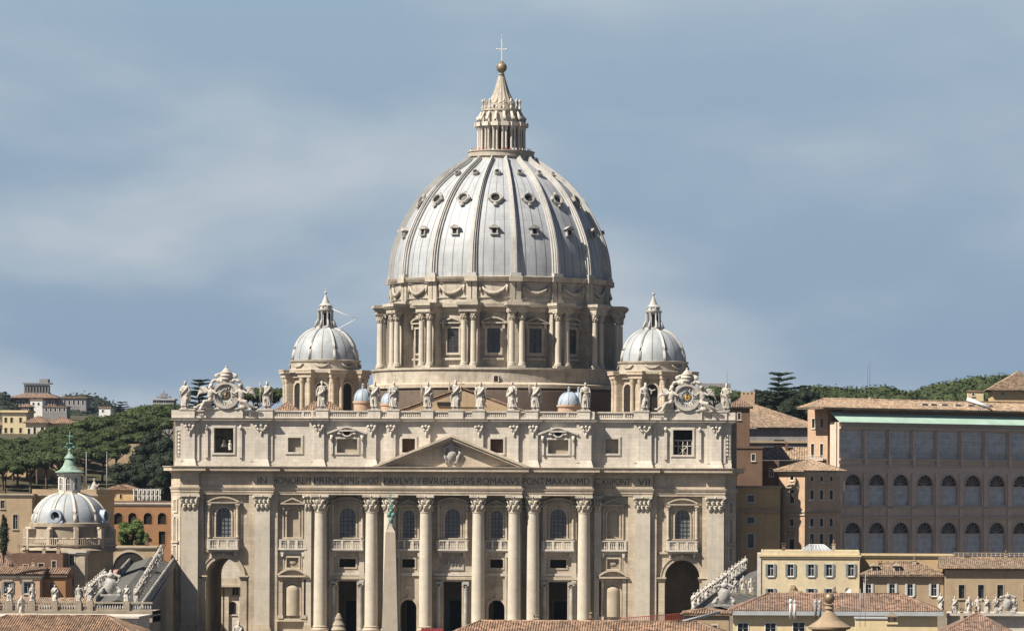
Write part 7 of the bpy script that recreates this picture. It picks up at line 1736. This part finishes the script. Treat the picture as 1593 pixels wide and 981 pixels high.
for px in (1233, 1272):
    c = P(px, 962, -331.6); t_ = empty('chimney_pipes', (c.x, -331.6, c.z), 0, 'pair of tall %s flue pipes on the red hip roof' % ('white' if px < 1250 else 'grey metal'), 'chimney'); h = PZ(px, 931, -331.6)-c.z
    mb = MB()
    for q in (-1, 1): mb.tube([(q*0.28, 0, 0), (q*0.28, 0, h-(0.2 if q > 0 else 0))], 0.17, 10)
    local(mb.build('pipes', WHITE if px < 1250 else GREYW, t_)); mb = MB()
    for q in (-1, 1): mb.lathe([(0.24, h-0.5), (0.24, h-0.3), (0.02, h-0.05)], 10, (q*0.28, 0, 0))
    mb.box(-0.5, 0.5, -0.05, 0.05, h-1.9, h-1.8); local(mb.build('cowls', ZINC, t_))
# stone lantern with ball finial
c = P(1290, 981, -370); h = lambda py: PZ(1290, py, -370)+2
t = empty('cupola', (c.x, -370, -2), 0, 'conical stone cupola roof topped by a dark bronze ball, bottom right of centre', 'cupola')
r = 33/S(-370); mb = MB(); mb.lathe([(r*0.8, 0), (r*0.8, h(979)), (r*1.0, h(977)), (r*1.02, h(974)), (r*0.55, h(964)), (r*0.22, h(952)), (r*0.14, h(948)), (r*0.22, h(946)), (r*0.16, h(942)), (r*0.22, h(940)), (0.1, h(938))], 24); local(mb.build('roof', stone('cone_stone', (0.33, 0.25, 0.17), 0.3, 0, streak=0.6, gs=2, grime_amt=0.3), t))
mb = MB(); mb.ell((0, 0, h(930)), 8.3/S(-370), 18, 12); local(mb.build('ball', GILT, t))
# satellite dish
c = P(1319, 918, -300); t = empty('satellite_dish', (c.x, -300, c.z-2.5), 0, 'round white satellite dish above the red hip roof', 'satellite dish')
mb = MB(Matrix.Translation((0, 0, 2.5)) @ Matrix.Rotation(radians(70), 4, 'X') @ Matrix.Rotation(0.2, 4, 'Y')); mb.lathe([(0.0, -0.14), (0.2, -0.11), (0.38, 0), (0.42, 0.05)], 20, curved=True); local(mb.build('dish', WHITE, t)); mb = MB(); mb.tube([(0, 0.1, 0), (0, 0.1, 2.5)], 0.05, 6); local(mb.build('pole', ZINC, t))
# cream stair head and chimney lantern
fhouse('stair_head', 'plain cream rooftop block with flat top, bottom right', 'building', 1331, 1382, 962, -380, 4, CREAM, roof=('flat', 0.15, 0.12), roof_mat=ZINC)
c = P(1387, 981, -385); h = lambda py: PZ(1387, py, -385)+2; t = empty('chimney', (c.x, -385, -2), 0, 'stubby chimney with small tiled cap beside the cream rooftop block', 'chimney')
mb = MB(); mb.box(-0.55, 0.55, -0.55, 0.55, 0, h(968)); mb.box(-0.7, 0.7, -0.7, 0.7, h(970), h(967)); local(mb.build('stack', CREAM, t))
mb = MB()
for a in (-0.45, 0.25):
    for b in (-0.45, 0.25): mb.box(a, a+0.2, b, b+0.2, h(967), h(959))
mb.box(-0.75, 0.75, -0.75, 0.75, h(959), h(957.5)); mb.lathe([(0.95, h(957.5)), (0.1, h(952))], 4, a0=pi/4); local(mb.build('cap', TILE_B, t))
near_roof('dark brown tiled roof with pale gutter at the bottom right', 1466, 1580, 984, 953, -300, 12, TILE_R, TAN, inset=5.4, pitch=0.3)
t, ze, zr, L = near_roof('wide low terracotta roof with white ridge flashing at the bottom centre', 700, 1128, 985, 966, -420, 9, TILE, CREAM, inset=3.0, pitch=0.28)
a, b = P(762, 966, -410), P(1062, 966, -410)
t = empty('roof_terrace', (a.x, -410, -2), 0, 'low terrace edge with white zinc coping behind the bottom centre roof', 'terrace')
mb = MB(); mb.box(a.x, b.x, -410, -402, 0-2, a.z-0.3); mb.build('wall', OCHRE, t)
mb = MB(); mb.box(a.x-0.2, b.x+0.2, -410.3, -409.6, a.z-0.3, a.z+0.12); c = P(1120, 950, -395); mb.tube([(b.x, -410, b.z), (c.x, -400, c.z)], 0.16, 6); mb.build('coping', ZINC, t)
t = fhouse('annex', 'small tan annex with striped eaves between centre roof and cream building', 'building', 1064, 1134, 957, -390, 8, TAN, [(1112, 972, 984, 7)], roof=('hip', 0.5, 0.3, 0.3), roof_mat=TILE)
# fence at the foot of the right arch
a, b = P(965, 960, -240), P(1078, 948, -240); t = empty('barrier_fence', (a.x, -240, -2), 0, 'rust red railing at the foot of the right arch behind the centre roof', 'fence'); mb = MB(); L = b.x-a.x; h = a.z+2
for k in range(40): mb.box(L*k/39-0.04, L*k/39+0.04, -0.04, 0.04, 0, h+0.9*k/39)
local(mb.build('bars', plain('rust_paint', (0.28, 0.07, 0.05), 0.2, 0.8), t))
mb = MB(); mb.tube([(0, 0, h-0.1), (L, 0, h+0.8)], 0.06, 5); mb.tube([(0, 0, h-1.0), (L, 0, h-0.1)], 0.06, 5); local(mb.build('rails', plain('rust_paint_dark', (0.22, 0.06, 0.05), 0.2, 0.8), t))
for px, Y, top, lab in ((1346, -385, 893, 'thin white aerial rod standing on the cream rooftop block'), (1338, -385, 915, 'short dark aerial rod left of the white one'), (1185, -320, 924, 'short grey aerial rod on the red hip roof')):
    c = P(px, 966, Y); tp = P(px, top, Y); t = empty('aerial', (c.x, Y, c.z-0.6), 0, lab, 'aerial'); mb = MB(); mb.tube([(0, 0, 0), (0, 0, tp.z-c.z+0.6)], 0.035, 5); mb.box(-0.3, 0.3, -0.02, 0.02, tp.z-c.z, tp.z-c.z+0.04); local(mb.build('rod', ZINC, t))
# chimneys, vents and aerials that clutter the roofs
def chimney(par, x, y, z, h=1.3, w=0.5, mat=BRICK, k=0):
    mb = MB(); mb.box(x-w/2, x+w/2, y-w/2, y+w/2, z-0.8, z+h); mb.box(x-w/2-0.08, x+w/2+0.08, y-w/2-0.08, y+w/2+0.08, z+h, z+h+0.12)
    c = mb.build('chimney', mat, par); local(c)
    mb = MB()
    if k % 2: mb.lathe([(0.16, z+h+0.12), (0.13, z+h+0.6), (0.22, z+h+0.62), (0.05, z+h+0.8)], 8, (x, y, 0))
    else: mb.box(x-w/2, x-w/2+0.1, y-0.2, y+0.2, z+h+0.12, z+h+0.4); mb.box(x+w/2-0.1, x+w/2, y-0.2, y+0.2, z+h+0.12, z+h+0.4); mb.box(x-w/2-0.1, x+w/2+0.1, y-0.3, y+0.3, z+h+0.4, z+h+0.48)
    mb.build('chimney_pot', TILE_B, c)
def top_of(nm): return max(max((o.matrix_local @ Vector(v)).z for v in o.bound_box) for o in bpy.data.objects[nm].children if o.name.startswith('wall'))
for nm, pts in (('brown_house', [(3, 6, 1.2), (9, 3.5, 1.4)]), ('stone_house', [(4, 6, 1.2), (11, 6, 1.3)]), ('orange_house', [(2.5, 5, 0.8), (6.5, 6, 0.8)]), ('terraced_house', [(2, 5, 0.5), (5, 6, 0.3), (8, 4, 0.3)]), ('yellow_building', [(4, 10, 0.4), (13, 11, 0.4)]), ('tile_shed', [(6, 3, 2.6)]), ('red_roof_house', [(3, 6, 2.2)]), ('arched_building', [(7, 6, 0.2)])):
    z_ = top_of(nm)
    for k, (x, y, dz) in enumerate(pts): chimney(bpy.data.objects[nm], x, y, z_+dz, 1.0+0.3*k, 0.6, [BRICK, STUC, ROSE][k % 3], k)
rb_ = [o for o in bpy.data.objects if o.name.startswith('roof_building')]
for o in rb_:
    r_ = [c for c in o.children if c.name.startswith('roof')][0]; zt_ = max(v[2] for v in r_.bound_box); xs_ = [v[0] for v in r_.bound_box]
    for k in range(3):
        x = xs_[0] + (max(xs_)-min(xs_))*(0.3+0.2*k); chimney(o, x, 8.5 if k % 2 else 7.6, zt_-0.9, 0.9, 0.45, [STUC, BRICK, CREAM][k], k) if o.name != 'roof_building' and k < 2 else None
for px, py, Y, h, lab in ((30, 868, -72, 2.6, 'forked television aerial above the shadowed brown terrace house'), (1262, 858, -104, 2.4, 'thin television aerial on the yellow building near the skylight'), (1425, 872, -110, 2.2, 'television aerial on the brown house with dormers'), (1540, 866, -112, 2.6, 'television aerial over the railed terrace at the right edge'), (60, 897, -84, 2.2, 'television aerial above the deep orange house')):
    c = P(px, py, Y); t = empty('aerial', (c.x, Y, c.z-0.8), 0.5, lab, 'aerial'); mb = MB(); mb.tube([(0, 0, 0), (0, 0, h+0.8)], 0.035, 5)
    for k in range(4): mb.box(-0.5+0.05*k, 0.5-0.05*k, -0.015, 0.015, h+0.7-0.18*k, h+0.73-0.18*k)
    local(mb.build('rod', IRON, t))

# ------------------------------------------------------------------ the air between here and the hills
mb = MB(); mb.box(-1700, 1700, -905, 1900, -4, 141)
hz = mb.build('haze', TRAV); hz.data.materials.clear(); hm = bpy.data.materials.new('haze'); hm.use_nodes = True
for nd in list(hm.node_tree.nodes): hm.node_tree.nodes.remove(nd)
ho = hm.node_tree.nodes.new('ShaderNodeOutputMaterial'); hv = hm.node_tree.nodes.new('ShaderNodeVolumePrincipled')
hv.inputs['Color'].default_value = (0.62, 0.80, 1.0, 1); hv.inputs['Density'].default_value = 0.00003; hv.inputs['Anisotropy'].default_value = 0.5
hm.node_tree.links.new(hv.outputs[0], ho.inputs['Volume']); hz.data.materials.append(hm); tag(hz, 'faint blue air haze over the whole city view', kind='stuff')
scene.cycles.volume_bounces = 0; scene.cycles.volume_max_steps = 64
